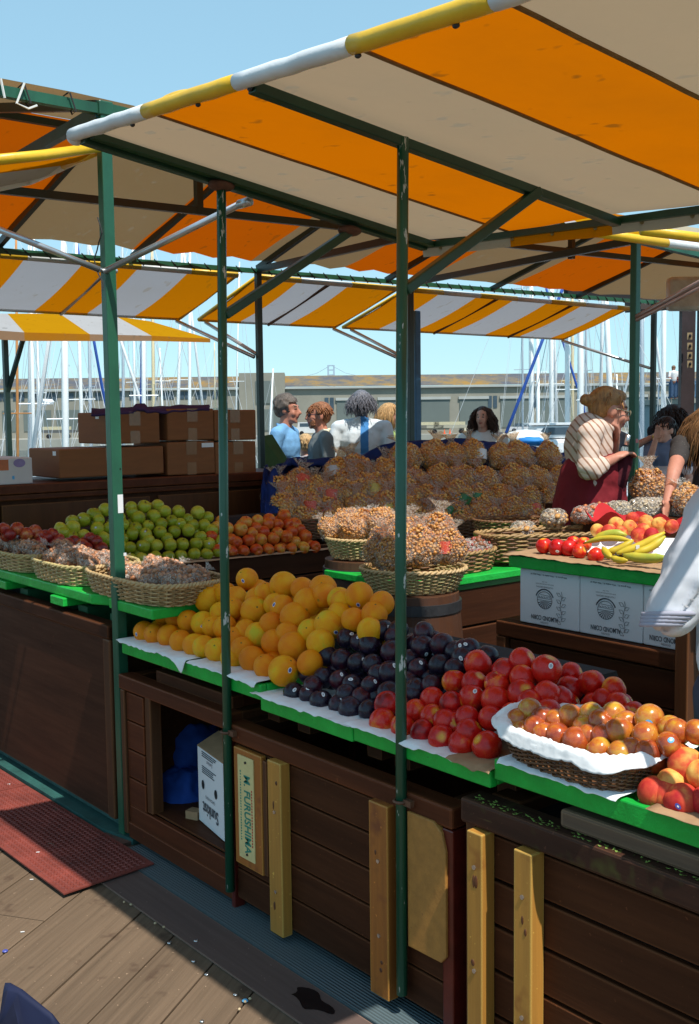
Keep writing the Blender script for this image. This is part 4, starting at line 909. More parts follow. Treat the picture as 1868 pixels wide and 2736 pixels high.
wcarton(xs[2], xs[2] + .215, 'right white carton half hidden by the white jacket sleeve')
ZT = 1.022
rt = thing('green_tray', (-2.3, 3.2, .985), 'raised green tray on the white cartons, holding bananas and nectarines', 'tray', 'green fruit trays')
b = MB(); b.box2((-2.70, YS - .025, .979), (-1.7, YS + .0, ZT)); b.build('front_rail', M['tray'], rt, bevel=.004)
b = MB(); b.box2((-2.70, YS + .002, .98), (-2.678, YS + .5, ZT - .001)); b.build('side_rail', M['tray'], rt, bevel=.004)
b = MB(); b.box2((-2.676, YS + .002, .98), (-1.7, YS + .5, 1.0)); b.build('bottom', M['tray'], rt)
liner(-2.71, -1.8, ZT, YS - .027, 'paper_liner', 'tan paper lining the raised tray under the bananas', .010, 'kraft', 9)
b = MB(); b.grid(lambda u, v: V((-2.55 + .4 * u, 3.12 + .35 * v, 1.045 + .03 * v + .035 * noise.noise(V((u * 5, v * 5, 3))))), 24, 20); b.build('paper_sheet', M['paper'], label='crumpled white paper under the peaches on the raised tray', cat='paper', smooth=True)
# red tissue: ring of crumpled petals
pr0 = hd(1640, 1420, 4.15)
def rt_fn(u, v):
    c = hd(1705, 1405, 4.2); t = u * 2 * math.pi; r_ = .10 + .07 * v + .02 * noise.noise(V((math.cos(t) * 2, math.sin(t) * 2, v))); wv = .02 * math.sin(7 * t)
    return c + V((math.cos(t) * r_ * 1.25, math.sin(t) * r_, -.03 + .09 * v * (.75 + .5 * noise.noise(V((math.cos(t) * 1.5, math.sin(t) * 1.5, 7)))) + wv * v))
b = MB(); b.grid(rt_fn, 60, 8, closed_u=True); o = b.build('red_tissue', M['redcloth'], label='crumpled red tissue wrapped round the peaches on the raised tray', cat='paper', smooth=True)
# barrels
def barrel(c, r, h, label):
    rt = thing('barrel', c, label, 'barrel', 'dark barrels')
    b = MB(); b.lathe([(r * .86, 0), (r * .96, h * .25), (r, h * .5), (r * .96, h * .75), (r * .87, h), (r * .8, h)], c, 32); b.build('staves', M['barrel'], rt)
    for z, k in ((.06, .885), (.28, .975), (.72, .975), (.94, .895)):
        b = MB(); b.lathe([(r * k, h * z - .02), (r * k + .006, h * z - .02), (r * k + .006, h * z + .02), (r * k, h * z + .02)], c, 32); b.build('hoop', M['iron'], rt)
k1 = hd(976, 1440, 4.75); k2 = hd(1104, 1520, 4.25)
barrel(V((k2.x, k2.y, 0)), .205, k2.z - .085, 'dark banded barrel under the pale basket in the centre')
barrel(V((k1.x - .02, k1.y, 0)), .19, k1.z - .085, 'dark barrel behind, under the rear pale basket')
# ---------------- wicker
def wicker(loc, ax, ay, rx, ry, h, name, label, mats, flare=1.15, ex=2.0, rows=9, stakes=36, th=.0046, z_base=0, rim=.008, seed=0, lid=True):
    rt = thing(name, loc, label, 'basket', 'wicker baskets'); L = V(loc); ax = V(ax).normalized(); ay = V(ay).normalized()
    def out(t, s):
        c, sn = math.cos(t), math.sin(t); k = (abs(c) ** ex + abs(sn) ** ex) ** (-1 / ex); return ax * (c * k * rx * s) + ay * (sn * k * ry * s)
    rows = int(rows * 1.55); b = MB(); seg = stakes * 4
    for r_ in range(rows):
        z = h * (r_ + .5) / rows; s = 1 / flare + (1 - 1 / flare) * (z / h) ** .8; pts = []
        for i in range(seg):
            t = 2 * math.pi * i / seg; o_ = out(t, s); d = o_.normalized(); pts.append(L + o_ + d * (th * 1.25 * math.sin(stakes * t / 2 + r_ * math.pi)) + V((0, 0, z + .0015 * noise.noise(V((i * .3, r_, seed))))))
        b.tube(pts, h / rows * .5, 5, closed=True, mi=r_ % len(mats))
    b.build('weave', mats, rt, smooth=True)
    b = MB()
    for i in range(stakes):
        t = 2 * math.pi * (i + .25) / stakes; b.tube([L + out(t, 1 / flare), L + out(t, 1 / flare + (1 - 1 / flare) * .6) + V((0, 0, h * .55)), L + out(t, 1) + V((0, 0, h))], .0028, 4)
    b.build('stakes', mats[0], rt)
    b = MB()
    for ph in (0, math.pi):
        pts = []
        for i in range(seg):
            t = 2 * math.pi * i / seg; o_ = out(t, 1.0); d = o_.normalized(); q = stakes * .7 * t + ph; pts.append(L + o_ + d * rim * .6 * math.cos(int(stakes * .7) * t + ph) + V((0, 0, h + rim * .6 * math.sin(int(stakes * .7) * t + ph))))
        b.tube(pts, rim * .72, 6, closed=True)
    b.build('braided_rim', mats[0], rt, smooth=True)
    b = MB(); n = 40; b.add([L + V((0, 0, .004))] + [L + out(2 * math.pi * i / n, 1 / flare * .98) + V((0, 0, .004)) for i in range(n)], [(0, 1 + i, 1 + (i + 1) % n) for i in range(n)]); b.build('base', mats[-1], rt)
    return rt
XA, YA, ZA = V((1, 0, 0)), V((0, 1, 0)), V((0, 0, 1))
zs_ = .889
for i, (cx_, hl_, mt_, lb) in enumerate([(-4.61, .265, ['wickg', 'wickl'], 'straw coloured basket at the far left end of the green shelf'), (-4.10, .238, ['wickg', 'wickl'], 'sunlit straw basket in the middle of the green shelf'), (-3.535, .325, ['wickl', 'wick'], 'straw basket behind the green post at the right end of the green shelf')]):
    wicker((cx_, 1.962, zs_ + (.001 if i < 2 else .003)), XA, YA, hl_, .165, .074, 'wicker_basket', lb, [M[q] for q in mt_], 1.1, 3.6, 7, 56 if i == 2 else 40, seed=i)
wicker((k1.x, k1.y, k1.z - .08), RIGHT, AHEAD, .17, .14, .085, 'wicker_basket', 'pale round basket of popcorn on the rear barrel', [M['wickl'], M['wickg']], 1.25, 2, 8, 36, seed=4)
wicker((k2.x, k2.y, k2.z - .083), RIGHT, AHEAD, .205, .17, .088, 'wicker_basket', 'pale oval basket of popcorn on the front barrel', [M['wickl'], M['wickg']], 1.3, 2, 9, 40, seed=5)
wicker((-3.255, 3.17, .880), YA, -XA, .27, .12, .085, 'wicker_basket', 'brown basket of dried fruit packs on the centre green shelf', [M['wick'], M['wickd']], 1.1, 3.2, 7, 40, seed=6)
c4 = hd(1470, 1462, 4.85)
wicker((c4.x, c4.y, c4.z - .045), (YA * .9 + XA * .42), (-XA * .9 + YA * .42), .34, .14, .115, 'wicker_basket', 'long brown basket sloping up behind the raised tray', [M['wick'], M['wickd']], 1.12, 3.2, 9, 46, seed=7)
c5 = hd(1366, 1420, 5.5)
wicker((c5.x, c5.y, c5.z - .03), RIGHT, AHEAD, .19, .15, .09, 'wicker_basket', 'round brown basket in front of the popcorn, right of the scuffed pole', [M['wickd'], M['wick']], 1.15, 2, 7, 36, seed=8)
for i, (px, py, lb) in enumerate([(800, 1402, 'left end of the popcorn stand'), (965, 1425, 'popcorn stand behind the rear pale basket'), (1170, 1405, 'popcorn stand behind the scuffed pole')]):
    c = hpl(px, py, DA + DN * .06, DN); wicker((c.x, c.y, c.z - .07), DD, -DN, .29, .17, .11, 'wicker_basket', 'dark brown basket on the ' + lb, [M['wickd']], 1.15, 2.4, 8, 40, seed=10 + i)
# pluot basket in front
FLc = hz(1350, 2026, .768); FRc = hz(1632, 2130, .768); bx_ = (FRc - FLc).normalized(); by_ = V((-bx_.y, bx_.x, 0)); bl = (FRc - FLc).length
cp = FLc.lerp(FRc, .47) + by_ * .125
wicker((cp.x, cp.y, .768), bx_, by_, bl / 2 * 1.17, .138, .055, 'wicker_basket', 'long brown basket lined with white paper, full of mottled pluots', [M['wickd']], 1.14, 4, 8, 56, seed=3)
def pl_fn(u, v):
    t = u * 2 * math.pi; c, sn = math.cos(t), math.sin(t); k = (abs(c) ** 4 + abs(sn) ** 4) ** -.25
    d = bx_ * (c * k) * bl / 2 * 1.17 + by_ * (sn * k) * .138
    e = noise.noise(V((c * 2.2, sn * 2.2, 1))); front = max(0, -sn)
    if v < .5: t2 = v / .5; s2 = .86 + .09 * t2; z = .785 + .058 * t2 ** .7
    elif v < .7: t2 = (v - .5) / .2; s2 = .95 + .13 * t2; z = .843 + .006 * math.sin(t2 * 3.14)
    else: t2 = (v - .7) / .3; s2 = 1.08 + .05 * t2 * (1 + .8 * e); z = .843 - t2 * (.008 + .026 * front * (.7 + .9 * e))
    if v > .6 and c < -.6 and sn < .3: s2 += .10 * (v - .6) * (-c - .6) * 5; z += .03 * (v - .6) * 2.5 * (-c)
    z += .004 * noise.noise(V((c * 9, sn * 9, v * 5))) + .006 * abs(noise.noise(V((c * 17, sn * 17, v * 5)))) + .003 * noise.noise(V((c * 36, sn * 36, v * 12)))
    return V((cp.x, cp.y, 0)) + d * s2 + V((0, 0, z))
b = MB(); b.grid(pl_fn, 160, 24, closed_u=True); o = b.build('white_liner', M['paper'], label='white paper sheet folded over the rim of the pluot basket', cat='paper', smooth=True); md = o.modifiers.new('t', 'SOLIDIFY'); md.thickness = .0015
# ================================================================ FRUIT
def fruit_mesh(name, fn, mat, nu=28, nv=18):
    b = MB()
    def g(u, v):
        t = u * 2 * math.pi; ph = math.pi * v; d = V((math.sin(ph) * math.cos(t), math.sin(ph) * math.sin(t), math.cos(ph))); return fn(d, t, ph)
    b.grid(g, nu, nv, closed_u=True); return b.mesh(name, mat, True, merge=True)
def f_orange(d, t, ph): k = 1 - .05 * math.exp(-(ph / .16) ** 2) - .07 * math.exp(-((math.pi - ph) / .2) ** 2) + .012 * noise.noise(d * 2.2); return V((d.x, d.y, d.z * .985)) * k
def f_orange2(d, t, ph): k = 1 + .02 * noise.noise(d * 1.7 + V((3, 1, 2))) - .06 * math.exp(-(ph / .12) ** 2); k *= 1 + .05 * math.exp(-((math.pi - ph) / .3) ** 2); return V((d.x * .97, d.y * .99, d.z * 1.04)) * k
def f_plum(d, t, ph): k = 1 - .12 * math.exp(-(ph / .22) ** 2) - .02 * math.exp(-(math.sin(t / 2) / .2) ** 2) + .01 * noise.noise(d * 2); return V((d.x, d.y, d.z * .93)) * k
def f_nect(d, t, ph): k = 1 - .16 * math.exp(-(ph / .26) ** 2) - .06 * math.exp(-(math.sin(t / 2) / .14) ** 2) * math.sin(ph) ** .5 + .025 * math.exp(-((math.pi - ph) / .15) ** 2) + .02 * noise.noise(d * 1.6); return V((d.x * 1.0, d.y * .97, d.z * .95)) * k
def f_apple(d, t, ph):
    k = 1 - .30 * math.exp(-(ph / .30) ** 2) - .16 * math.exp(-((math.pi - ph) / .28) ** 2) + .015 * noise.noise(d * 1.8); k *= 1 + .02 * math.cos(5 * t) * (ph / math.pi) ** 2; w = 1.03 - .09 * (ph / math.pi); return V((d.x * w, d.y * w, d.z * .96)) * k
om = mfruit('orange_peel', [(.30, (.90, .23, .001)), (.5, (.94, .33, .002)), (.66, (.95, .45, .006)), (.80, (.66, .55, .02))], .42, 1.0, 42, .35, .28, bdist=.035, tip=((.10, .10, .02), .05, .075, .0), bot=((.45, .2, .01), .06, .16, .1), speck=((.75, .17, .0), 34, .62, .5))
pm = mfruit('black_plum_skin', [(.3, (.010, .006, .016)), (.55, (.018, .007, .020)), (.75, (.075, .006, .012))], .30, 1.3, spec=.42, speck=((.06, .05, .09), 5, .58, .35))
nm = mfruit('nectarine_skin', [(.22, (.20, .002, .006)), (.42, (.52, .006, .006)), (.62, (.66, .02, .008)), (.74, (.75, .16, .015)), (.86, (.85, .45, .04))], .27, 1.1, spec=.42, tip=((.75, .35, .03), .12, .42, .5), speck=((.65, .2, .06), 60, .68, .4))
qm = mfruit('pluot_skin', [(.28, (.22, .028, .01)), (.48, (.40, .072, .014)), (.63, (.50, .16, .02)), (.80, (.55, .32, .03))], .2, 1.6, spec=.55, coat=.2, speck=((.7, .45, .12), 40, .64, .45))
hm = mfruit('peach_skin', [(.3, (.42, .015, .02)), (.48, (.62, .07, .03)), (.6, (.75, .28, .06)), (.75, (.82, .5, .12))], .6, 1.0, 120, .1, .25)
gm = mfruit('green_apple_skin', [(.3, (.27, .29, .014)), (.55, (.42, .42, .026)), (.75, (.58, .50, .06))], .3, 1.2, spec=.4, tip=((.16, .12, .03), .06, .26, .1), speck=((.55, .55, .2), 50, .68, .5))
im = mfruit('gala_skin', [(.28, (.55, .05, .01)), (.5, (.68, .15, .02)), (.64, (.72, .32, .04)), (.8, (.68, .46, .08))], .3, 1.4, spec=.4, speck=((.75, .5, .15), 44, .66, .4))
rm = mfruit('red_apple_skin', [(.3, (.16, .008, .01)), (.5, (.33, .02, .014)), (.66, (.48, .10, .03)), (.8, (.6, .25, .06))], .3, 1.3, spec=.5)
FM = {'orange': [fruit_mesh('orange', f_orange, om), fruit_mesh('orange', f_orange2, om)], 'plum': [fruit_mesh('plum', f_plum, pm)], 'nectarine': [fruit_mesh('nectarine', f_nect, nm)], 'pluot': [fruit_mesh('pluot', f_plum, qm)], 'peach': [fruit_mesh('peach', f_nect, hm)], 'green_apple': [fruit_mesh('green_apple', f_apple, gm)], 'gala_apple': [fruit_mesh('gala_apple', f_apple, im)], 'red_apple': [fruit_mesh('red_apple', f_apple, rm)]}
b = MB(); b.tube([(0, 0, .78), (.02, 0, .92), (.07, .02, 1.14)], [.035, .028, .04], 6); STEM = b.mesh('stem', mpaint('apple_stem', (.1, .055, .02), .8), True)
def disc(mats, a, c, inner=.62):
    b = MB(); n = 16
    def P_(k, s, e=0): t = 2 * math.pi * k / n; x, y = a * s * math.cos(t), c * s * math.sin(t); return V((x, y, math.sqrt(max(0, 1 - x * x - y * y)) + .012 + e))
    b.add([V((0, 0, 1.016))] + [P_(k, inner, .003) for k in range(n)], [(0, 1 + k, 1 + (k + 1) % n) for k in range(n)], 1)
    b.add([P_(k, inner) for k in range(n)] + [P_(k, 1) for k in range(n)], [(k, n + k, n + (k + 1) % n, (k + 1) % n) for k in range(n)], 0); return b.mesh('sticker', mats, True)
STK = {'orange': disc([M['stw'], M['stb']], .13, .19, .7), 'plum': disc([M['stw'], M['stg']], .15, .22, .55), 'nectarine': disc([M['stw'], M['stg']], .15, .2, .6), 'pluot': disc([M['stlb'], M['stw']], .22, .26, .4), 'peach': disc([M['stb'], M['stw']], .13, .19, .35), 'green_apple': disc([M['stg'], M['stw']], .13, .18, .5), 'gala_apple': disc([M['stw'], M['stg']], .13, .16, .5)}
ORD = ['first', 'second', 'third', 'fourth', 'fifth', 'sixth', 'seventh', 'eighth', 'ninth', 'tenth', 'eleventh', 'twelfth', 'thirteenth', 'fourteenth', 'fifteenth', 'sixteenth', 'seventeenth', 'eighteenth', 'nineteenth', 'twentieth']
def pile(kind, pts, crop, p0, nrm, noun, where, group, tiers, slope, up=.8, stick_default=0, rscale=1.0, flip=0, fill=.5, zmin=.74):
    """fruit centres from the photograph's pixels, set on the sloping face of the heap"""
    ox, oy, k = crop; n = V(nrm).normalized(); items = []
    for q in pts:
        x, y, r_ = ox + q[0] / k, oy + q[1] / k, q[2] / k; st = q[3] if len(q) > 3 else None
        items.append((x, y, r_, st))
    vals = sorted(y - slope * x for x, y, r_, st in items)
    cuts = [vals[int(len(vals) * (i + 1) / tiers) - 1] for i in range(tiers)]
    rows = {}
    for it in items:
        v = it[1] - slope * it[0]; ti = next((i for i, c in enumerate(cuts) if v <= c + 1e-6), tiers - 1); rows.setdefault(ti, []).append(it)
    names = {1: ['only row'], 2: ['upper tier', 'lower tier'], 3: ['top tier', 'middle tier', 'bottom tier'], 4: ['top tier', 'upper tier', 'lower tier', 'bottom tier'], 5: ['top tier', 'upper tier', 'middle tier', 'lower tier', 'bottom tier']}[tiers]
    outl = []; rs_ = sorted(r_ * depth(hpl(x, y, V(p0), n)) / F for x, y, r_, st in items); q7 = rs_[int(len(rs_) * .82)] * rscale
    for ti, its in rows.items():
        its.sort(key=lambda q: q[0])
        for i, (x, y, r_, st) in enumerate(its):
            c = hpl(x, y, V(p0), n); r3 = max(.88 * q7, min(1.08 * q7, r_ * depth(c) / F * rscale))
            c = c + n * rnd.uniform(-.004, .004)
            q = Euler((rnd.uniform(-1, 1) * up, rnd.uniform(-1, 1) * up, rnd.uniform(0, 6.28))).to_matrix()
            if flip and rnd.random() < flip: q = Euler((rnd.uniform(0, 6), rnd.uniform(0, 6), rnd.uniform(0, 6))).to_matrix()
            pos = ('leftmost' if i == 0 else 'rightmost' if i == len(its) - 1 else ORD[min(i, 19)] + ' from left')
            lab = f"{noun}, {pos} in the {names[ti]} {where}"
            o = inst(kind, rnd.choice(FM[kind]), None, lab, noun.split()[-1], group, c, q, r3 * rnd.uniform(.99, 1.03))
            outl.append((o, c, r3, q))
            if fill and rnd.random() < fill:
                c2 = c - n * r3 * rnd.uniform(1.5, 1.9) + V((rnd.uniform(-1, 1), rnd.uniform(-1, 1), rnd.uniform(-.3, .8))) * r3 * .8; c2.z = max(c2.z, zmin + r3)
                inst(kind, rnd.choice(FM[kind]), None, f'{noun} deep inside the heap, showing only through gaps ' + where, noun.split()[-1], group + ', inner ones', c2, q, r3)
            if st is None and stick_default and rnd.random() < stick_default: st = 1
            if st:
                if isinstance(st, tuple): d = (-FWD * 1.0 + CR * st[0] + CU * st[1]).normalized()
                else: d = (-FWD * 1.0 + CR * rnd.uniform(-.5, .5) + CU * rnd.uniform(-.1, .8)).normalized()
                dl = q.transposed() @ d; inst('sticker', STK[kind], o, rot=dl.to_track_quat('Z', 'Y').to_matrix())
            if 'apple' in kind and rnd.random() < .5: inst('stem', STEM, o)
    return outl
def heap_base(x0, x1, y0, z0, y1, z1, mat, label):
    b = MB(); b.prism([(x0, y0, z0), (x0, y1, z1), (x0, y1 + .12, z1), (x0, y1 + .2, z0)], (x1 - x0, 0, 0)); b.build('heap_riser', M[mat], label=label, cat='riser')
A_ = (300, 1500, 2.2671); B_ = (750, 1600, 2.4415); C_ = (1218, 1700, 2.4415); D_ = (1168, 1250, 2.2671); E_ = (0, 1250, 2.2671); G_ = (600, 1200, 2.2671)
s40 = math.sin(R(40)); c40 = math.cos(R(40))
oranges = [(820, 110, 68, (-.3, -.1)), (1040, 150, 88), (1150, 165, 45), (1275, 165, 85), (1500, 212, 85, (-.1, -.7)), (620, 180, 58), (445, 208, 58), (512, 228, 60), (588, 232, 88), (690, 195, 50), (752, 218, 68), (728, 285, 66), (872, 225, 72), (930, 200, 52), (860, 297, 93), (1032, 282, 78, (-.8, .4)), (1185, 250, 95), (1285, 205, 78), (1395, 248, 45, (.6, -.4)), (1372, 225, 38), (1110, 338, 95), (1310, 382, 95, (.6, -.5)), (1465, 358, 70), (1375, 315, 50), (318, 315, 68), (392, 330, 75), (458, 358, 68), (550, 374, 75, (.1, -.1)), (612, 398, 66), (685, 402, 75), (808, 418, 68), (880, 442, 82), (965, 385, 45), (975, 487, 78), (1090, 512, 95), (1262, 497, 88), (195, 427, 65, (-.7, -.2)), (258, 442, 58), (338, 445, 62), (414, 482, 68), (498, 508, 60), (560, 522, 62), (640, 542, 78), (722, 578, 58), (792, 535, 70), (848, 590, 82), (928, 635, 70), (1040, 665, 95, (.5, .2)), (1195, 612, 55), (655, 312, 45), (985, 262, 56), (1585, 315, 80), (1630, 250, 50), (1560, 420, 60), (1195, 420, 55), (1060, 440, 50), (745, 470, 55)]
pile('orange', oranges, A_, (0, 1.875, .795), (0, -s40, c40), 'navel orange', 'of the orange heap', 'navel oranges heaped on the front tray', 5, .33, 1.2)
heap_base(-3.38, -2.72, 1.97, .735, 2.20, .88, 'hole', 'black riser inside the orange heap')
plums = [(548, 160, 76), (665, 207, 72, (.7, .4)), (745, 238, 70), (772, 205, 48), (437, 262, 70, (.5, .7)), (515, 288, 58, (-.2, .9)), (585, 305, 78), (727, 347, 76), (305, 372, 70), (400, 398, 70), (507, 422, 66, (.6, .5)), (605, 432, 60), (716, 482, 80, (.4, .9)), (178, 482, 64, (-.2, .9)), (277, 512, 66), (385, 533, 62, (.3, .9)), (470, 562, 72, (-.3, .9)), (592, 572, 60, (.5, .7)), (712, 622, 84), (85, 612, 68, (.1, .5)), (188, 626, 62, (-.1, .9)), (265, 667, 72, (.3, .9)), (378, 690, 60, (.4, .9)), (460, 716, 82), (575, 728, 60), (695, 735, 80), (940, 226, 70), (928, 312, 72, (.3, -.7)), (1055, 302, 76, (.8, .2)), (1040, 432, 75), (900, 452, 62, (.2, .8)), (985, 562, 60), (885, 590, 52), (1200, 335, 58, (-.6, .6)), (1190, 385, 74, (-.3, .1)), (1350, 372, 70, (-.8, .5)), (1235, 330, 52, (-.6, .7)), (790, 700, 52), (870, 620, 58), (1140, 340, 45), (830, 540, 60), (1140, 460, 55), (840, 400, 60), (640, 500, 55), (530, 640, 55)]
pile('plum', plums, B_, (0, 1.862, .752), (0, -s40, c40), 'black plum', 'of the plum heap', 'black plums heaped on the front tray', 5, .33, 1.0, stick_default=.0, rscale=1.07)
nects = [(665, 802, 95), (800, 838, 68), (928, 868, 80), (880, 740, 52), (985, 652, 80), (1290, 427, 95), (1130, 537, 84), (1118, 690, 84), (1265, 550, 88), (1242, 640, 88, (.2, .8)), (1400, 657, 100), (1220, 782, 88), (988, 768, 68), (1078, 802, 60), (1050, 912, 88), (1185, 947, 94), (1345, 962, 104), (1372, 782, 84), (1415, 565, 78), (1462, 480, 70)]
nects2 = [(435, 167, 92), (590, 212, 102, (.1, .4)), (312, 218, 58), (272, 312, 84), (432, 268, 80), (430, 367, 100, (0, -.6)), (590, 367, 90), (755, 248, 64), (745, 347, 90), (888, 310, 92), (1035, 348, 65), (890, 442, 80), (1057, 447, 88), (735, 447, 68), (600, 492, 66), (965, 422, 58), (1160, 500, 48), (372, 512, 60), (490, 440, 60), (1130, 540, 55)]
def conv(l, a, c): return [((a[0] + q[0] / a[2] - c[0]) * c[2], (a[1] + q[1] / a[2] - c[1]) * c[2], q[2] / a[2] * c[2], *q[3:]) for q in l]
nA = [q for q in nects2 if q[0] < 640]; nB = [q for q in nects2 if q[0] >= 640]
pile('nectarine', nB, C_, (0, 2.13, .80), (0, -s40, c40), 'dark nectarine', 'behind the pluot basket', 'red nectarines behind the pluot basket', 2, .33, 1.2)
pile('nectarine', nects + conv(nA, C_, B_), B_, (0, 1.865, .772), (0, -s40, c40), 'red nectarine', 'of the nectarine heap', 'red nectarines heaped on the front tray', 5, .33, 1.2)
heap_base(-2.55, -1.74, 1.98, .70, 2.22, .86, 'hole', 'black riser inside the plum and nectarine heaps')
pluots = [(488, 490, 74), (405, 548, 78), (570, 535, 60), (520, 597, 80), (665, 647, 82), (745, 522, 80), (880, 502, 58), (790, 692, 88), (872, 655, 52), (838, 582, 50), (950, 562, 84), (1030, 502, 55), (935, 742, 82), (1070, 632, 90), (1112, 562, 58), (1265, 547, 92, (-.3, -.1)), (1242, 652, 90), (1075, 767, 88), (1150, 740, 48), (1250, 752, 82), (1395, 592, 60, (0, .8)), (1390, 707, 74, (-.1, .6)), (1447, 622, 84), (1570, 622, 60), (962, 662, 42), (650, 542, 50), (425, 612, 52, (-.1, -.7)), (575, 640, 45, (0, -.3))]
pile('pluot', pluots, C_, (0, 1.90, .872), (0, -math.sin(R(32)), math.cos(R(32))), 'mottled pluot', 'of the white lined basket', 'pluots in the lined basket', 3, .22, 1.2, rscale=1.1, fill=.4, zmin=.79)
peach = [(1500, 842, 125), (1300, 1022, 115), (1480, 1082, 120, (-.55, -.05)), (1610, 905, 85), (1640, 1080, 110), (1700, 800, 120), (1400, 960, 70)]
pile('peach', peach, C_, (0, 1.865, .805), (0, -s40, c40), 'ripe peach', 'of the right front peach heap', 'peaches at the right end of the front tray', 2, .33, 1.2)
sN = math.sin(R(25)); cN = math.cos(R(25))
pile('nectarine', [(650, 477, 50), (730, 487, 58, (-.2, -.4)), (795, 482, 52), (890, 462, 48), (865, 507, 48), (960, 527, 52), (825, 455, 34)], D_, (0, 3.06, 1.055), (0, -sN, cN), 'glossy nectarine', 'on the raised green tray', 'nectarines on the raised tray', 1, .15, 1.2, fill=0, zmin=1.0)
pile('peach', [(970, 375, 42), (1085, 342, 50), (1185, 312, 42), (1165, 357, 48), (1265, 327, 48), (1345, 347, 50), (1045, 392, 50), (1250, 382, 45), (1420, 352, 42), (1220, 407, 50), (1110, 387, 42), (1300, 402, 48)], D_, (0, 3.2, 1.10), (0, -sN, cN), 'pale peach', 'wrapped in red tissue', 'peaches in the red tissue', 2, .1, 1.2, fill=0, zmin=1.0)
sA = math.sin(R(50)); cA = math.cos(R(50)); PA = (-4.63, 0, .89)
greens = [(365, 365, 34), (382, 395, 30), (440, 362, 47), (436, 325, 36), (505, 314, 44, (-.2, .3)), (562, 282, 40), (595, 317, 42), (590, 370, 45, (0, .2)), (508, 407, 35), (638, 252, 42), (580, 292, 30), (657, 362, 32), (655, 442, 40), (628, 425, 30), (435, 415, 38), (795, 237, 38), (872, 237, 42), (957, 227, 40), (800, 267, 38), (835, 305, 48), (930, 295, 45), (997, 262, 42), (1080, 267, 42), (1198, 272, 44), (1040, 322, 38), (975, 342, 40), (1090, 340, 36, (0, 0)), (1137, 312, 36), (1165, 347, 42), (1235, 347, 42), (1280, 377, 46), (895, 352, 36), (820, 367, 40), (800, 402, 42), (880, 402, 42, (.2, .5)), (968, 392, 42), (1055, 387, 40), (1138, 382, 42), (1215, 417, 38), (1340, 447, 45, (-.2, -.3)), (785, 487, 42), (865, 477, 45, (-.2, .2)), (945, 472, 42), (1028, 470, 42), (1105, 462, 42), (1187, 460, 42), (1265, 460, 42, (.2, .1)), (792, 552, 36), (860, 550, 42), (940, 542, 42), (1020, 537, 40), (1097, 530, 40), (1175, 527, 40), (1250, 527, 40), (1325, 517, 40), (722, 302, 42), (718, 392, 42), (725, 472, 42), (702, 242, 40), (690, 522, 40), (745, 345, 40), (740, 430, 40), (1260, 300, 30), (1010, 430, 34), (900, 440, 30)]
pile('green_apple', greens, E_, PA, (sA, 0, cA), 'green apple', 'of the green apple pyramid', 'green apples on the apple stand', 5, -.03, .7, flip=.3, fill=.45, zmin=.81)
galas = [(115, 617, 40), (190, 614, 40), (262, 611, 38), (332, 606, 38), (405, 603, 38), (477, 598, 38), (545, 592, 38), (70, 565, 40), (145, 554, 42), (217, 547, 42), (292, 542, 42), (372, 532, 42), (487, 527, 45), (430, 560, 32), (95, 487, 45), (165, 512, 38), (235, 502, 40), (320, 507, 38), (405, 502, 40), (190, 477, 38), (130, 442, 40), (200, 432, 36), (260, 452, 42), (322, 457, 38), (425, 457, 45), (362, 402, 42), (270, 427, 40), (455, 487, 35), (385, 457, 35), (40, 547, 40), (18, 482, 40), (8, 602, 40), (45, 622, 38), (-45, 470, 38), (-80, 530, 40), (-40, 610, 38), (-20, 440, 36)]
pile('gala_apple', galas, G_, PA, (sA, 0, cA), 'orange-red apple', 'of the right hand apple heap', 'orange red apples on the apple stand', 4, -.05, .7, flip=.3, fill=.45, zmin=.81)
reds = [(25, 367, 38), (105, 367, 42), (160, 402, 42), (210, 387, 42), (275, 417, 45), (317, 402, 35), (355, 432, 40, ), (410, 467, 42), (450, 442, 40), (485, 467, 40), (520, 492, 45), (545, 427, 38), (580, 447, 42), (612, 490, 45), (235, 407, 35), (60, 400, 38), (-40, 370, 40), (330, 470, 40), (250, 450, 40), (440, 490, 38)]
pile('red_apple', reds, E_, (-4.55, 0, .93), (sA, 0, cA), 'dark red apple', 'left of the green apples', 'dark red apples on the apple stand', 2, .25, .7, flip=.3, fill=.45, zmin=.81)
# bananas
bm_ = mfruit('banana_skin', [(.3, (.5, .36, .02)), (.5, (.6, .43, .03)), (.66, (.42, .42, .05)), (.8, (.25, .33, .04))], .45, 9, spec=.35, stretch=(1, 1, 1))
tipm = mpaint('banana_tip', (.06, .045, .02), .7, .2, 30, 0)
bans = [((945, 462), (1155, 425), 26, 20, 'short plain banana at the top left of the bunch'), ((900, 472), (1190, 462), 18, 18, 'banana half hidden under the top left one'), ((1030, 525), (1195, 455), 24, -14, 'banana with a dark tip behind the long green ones'), ((1092, 537), (1385, 408), 27, -14, 'longest greenish banana with a sticker'), ((1200, 532), (1388, 432), 25, -16, 'greenish banana beside the longest one'), ((1135, 545), (1400, 560), 30, -10, 'freckled banana at the bottom right'), ((1058, 555), (1160, 578), 20, -8, 'small banana at the bottom of the bunch'), ((1010, 500), (1060, 560), 22, -6, 'banana stub beside the dark nectarine')]
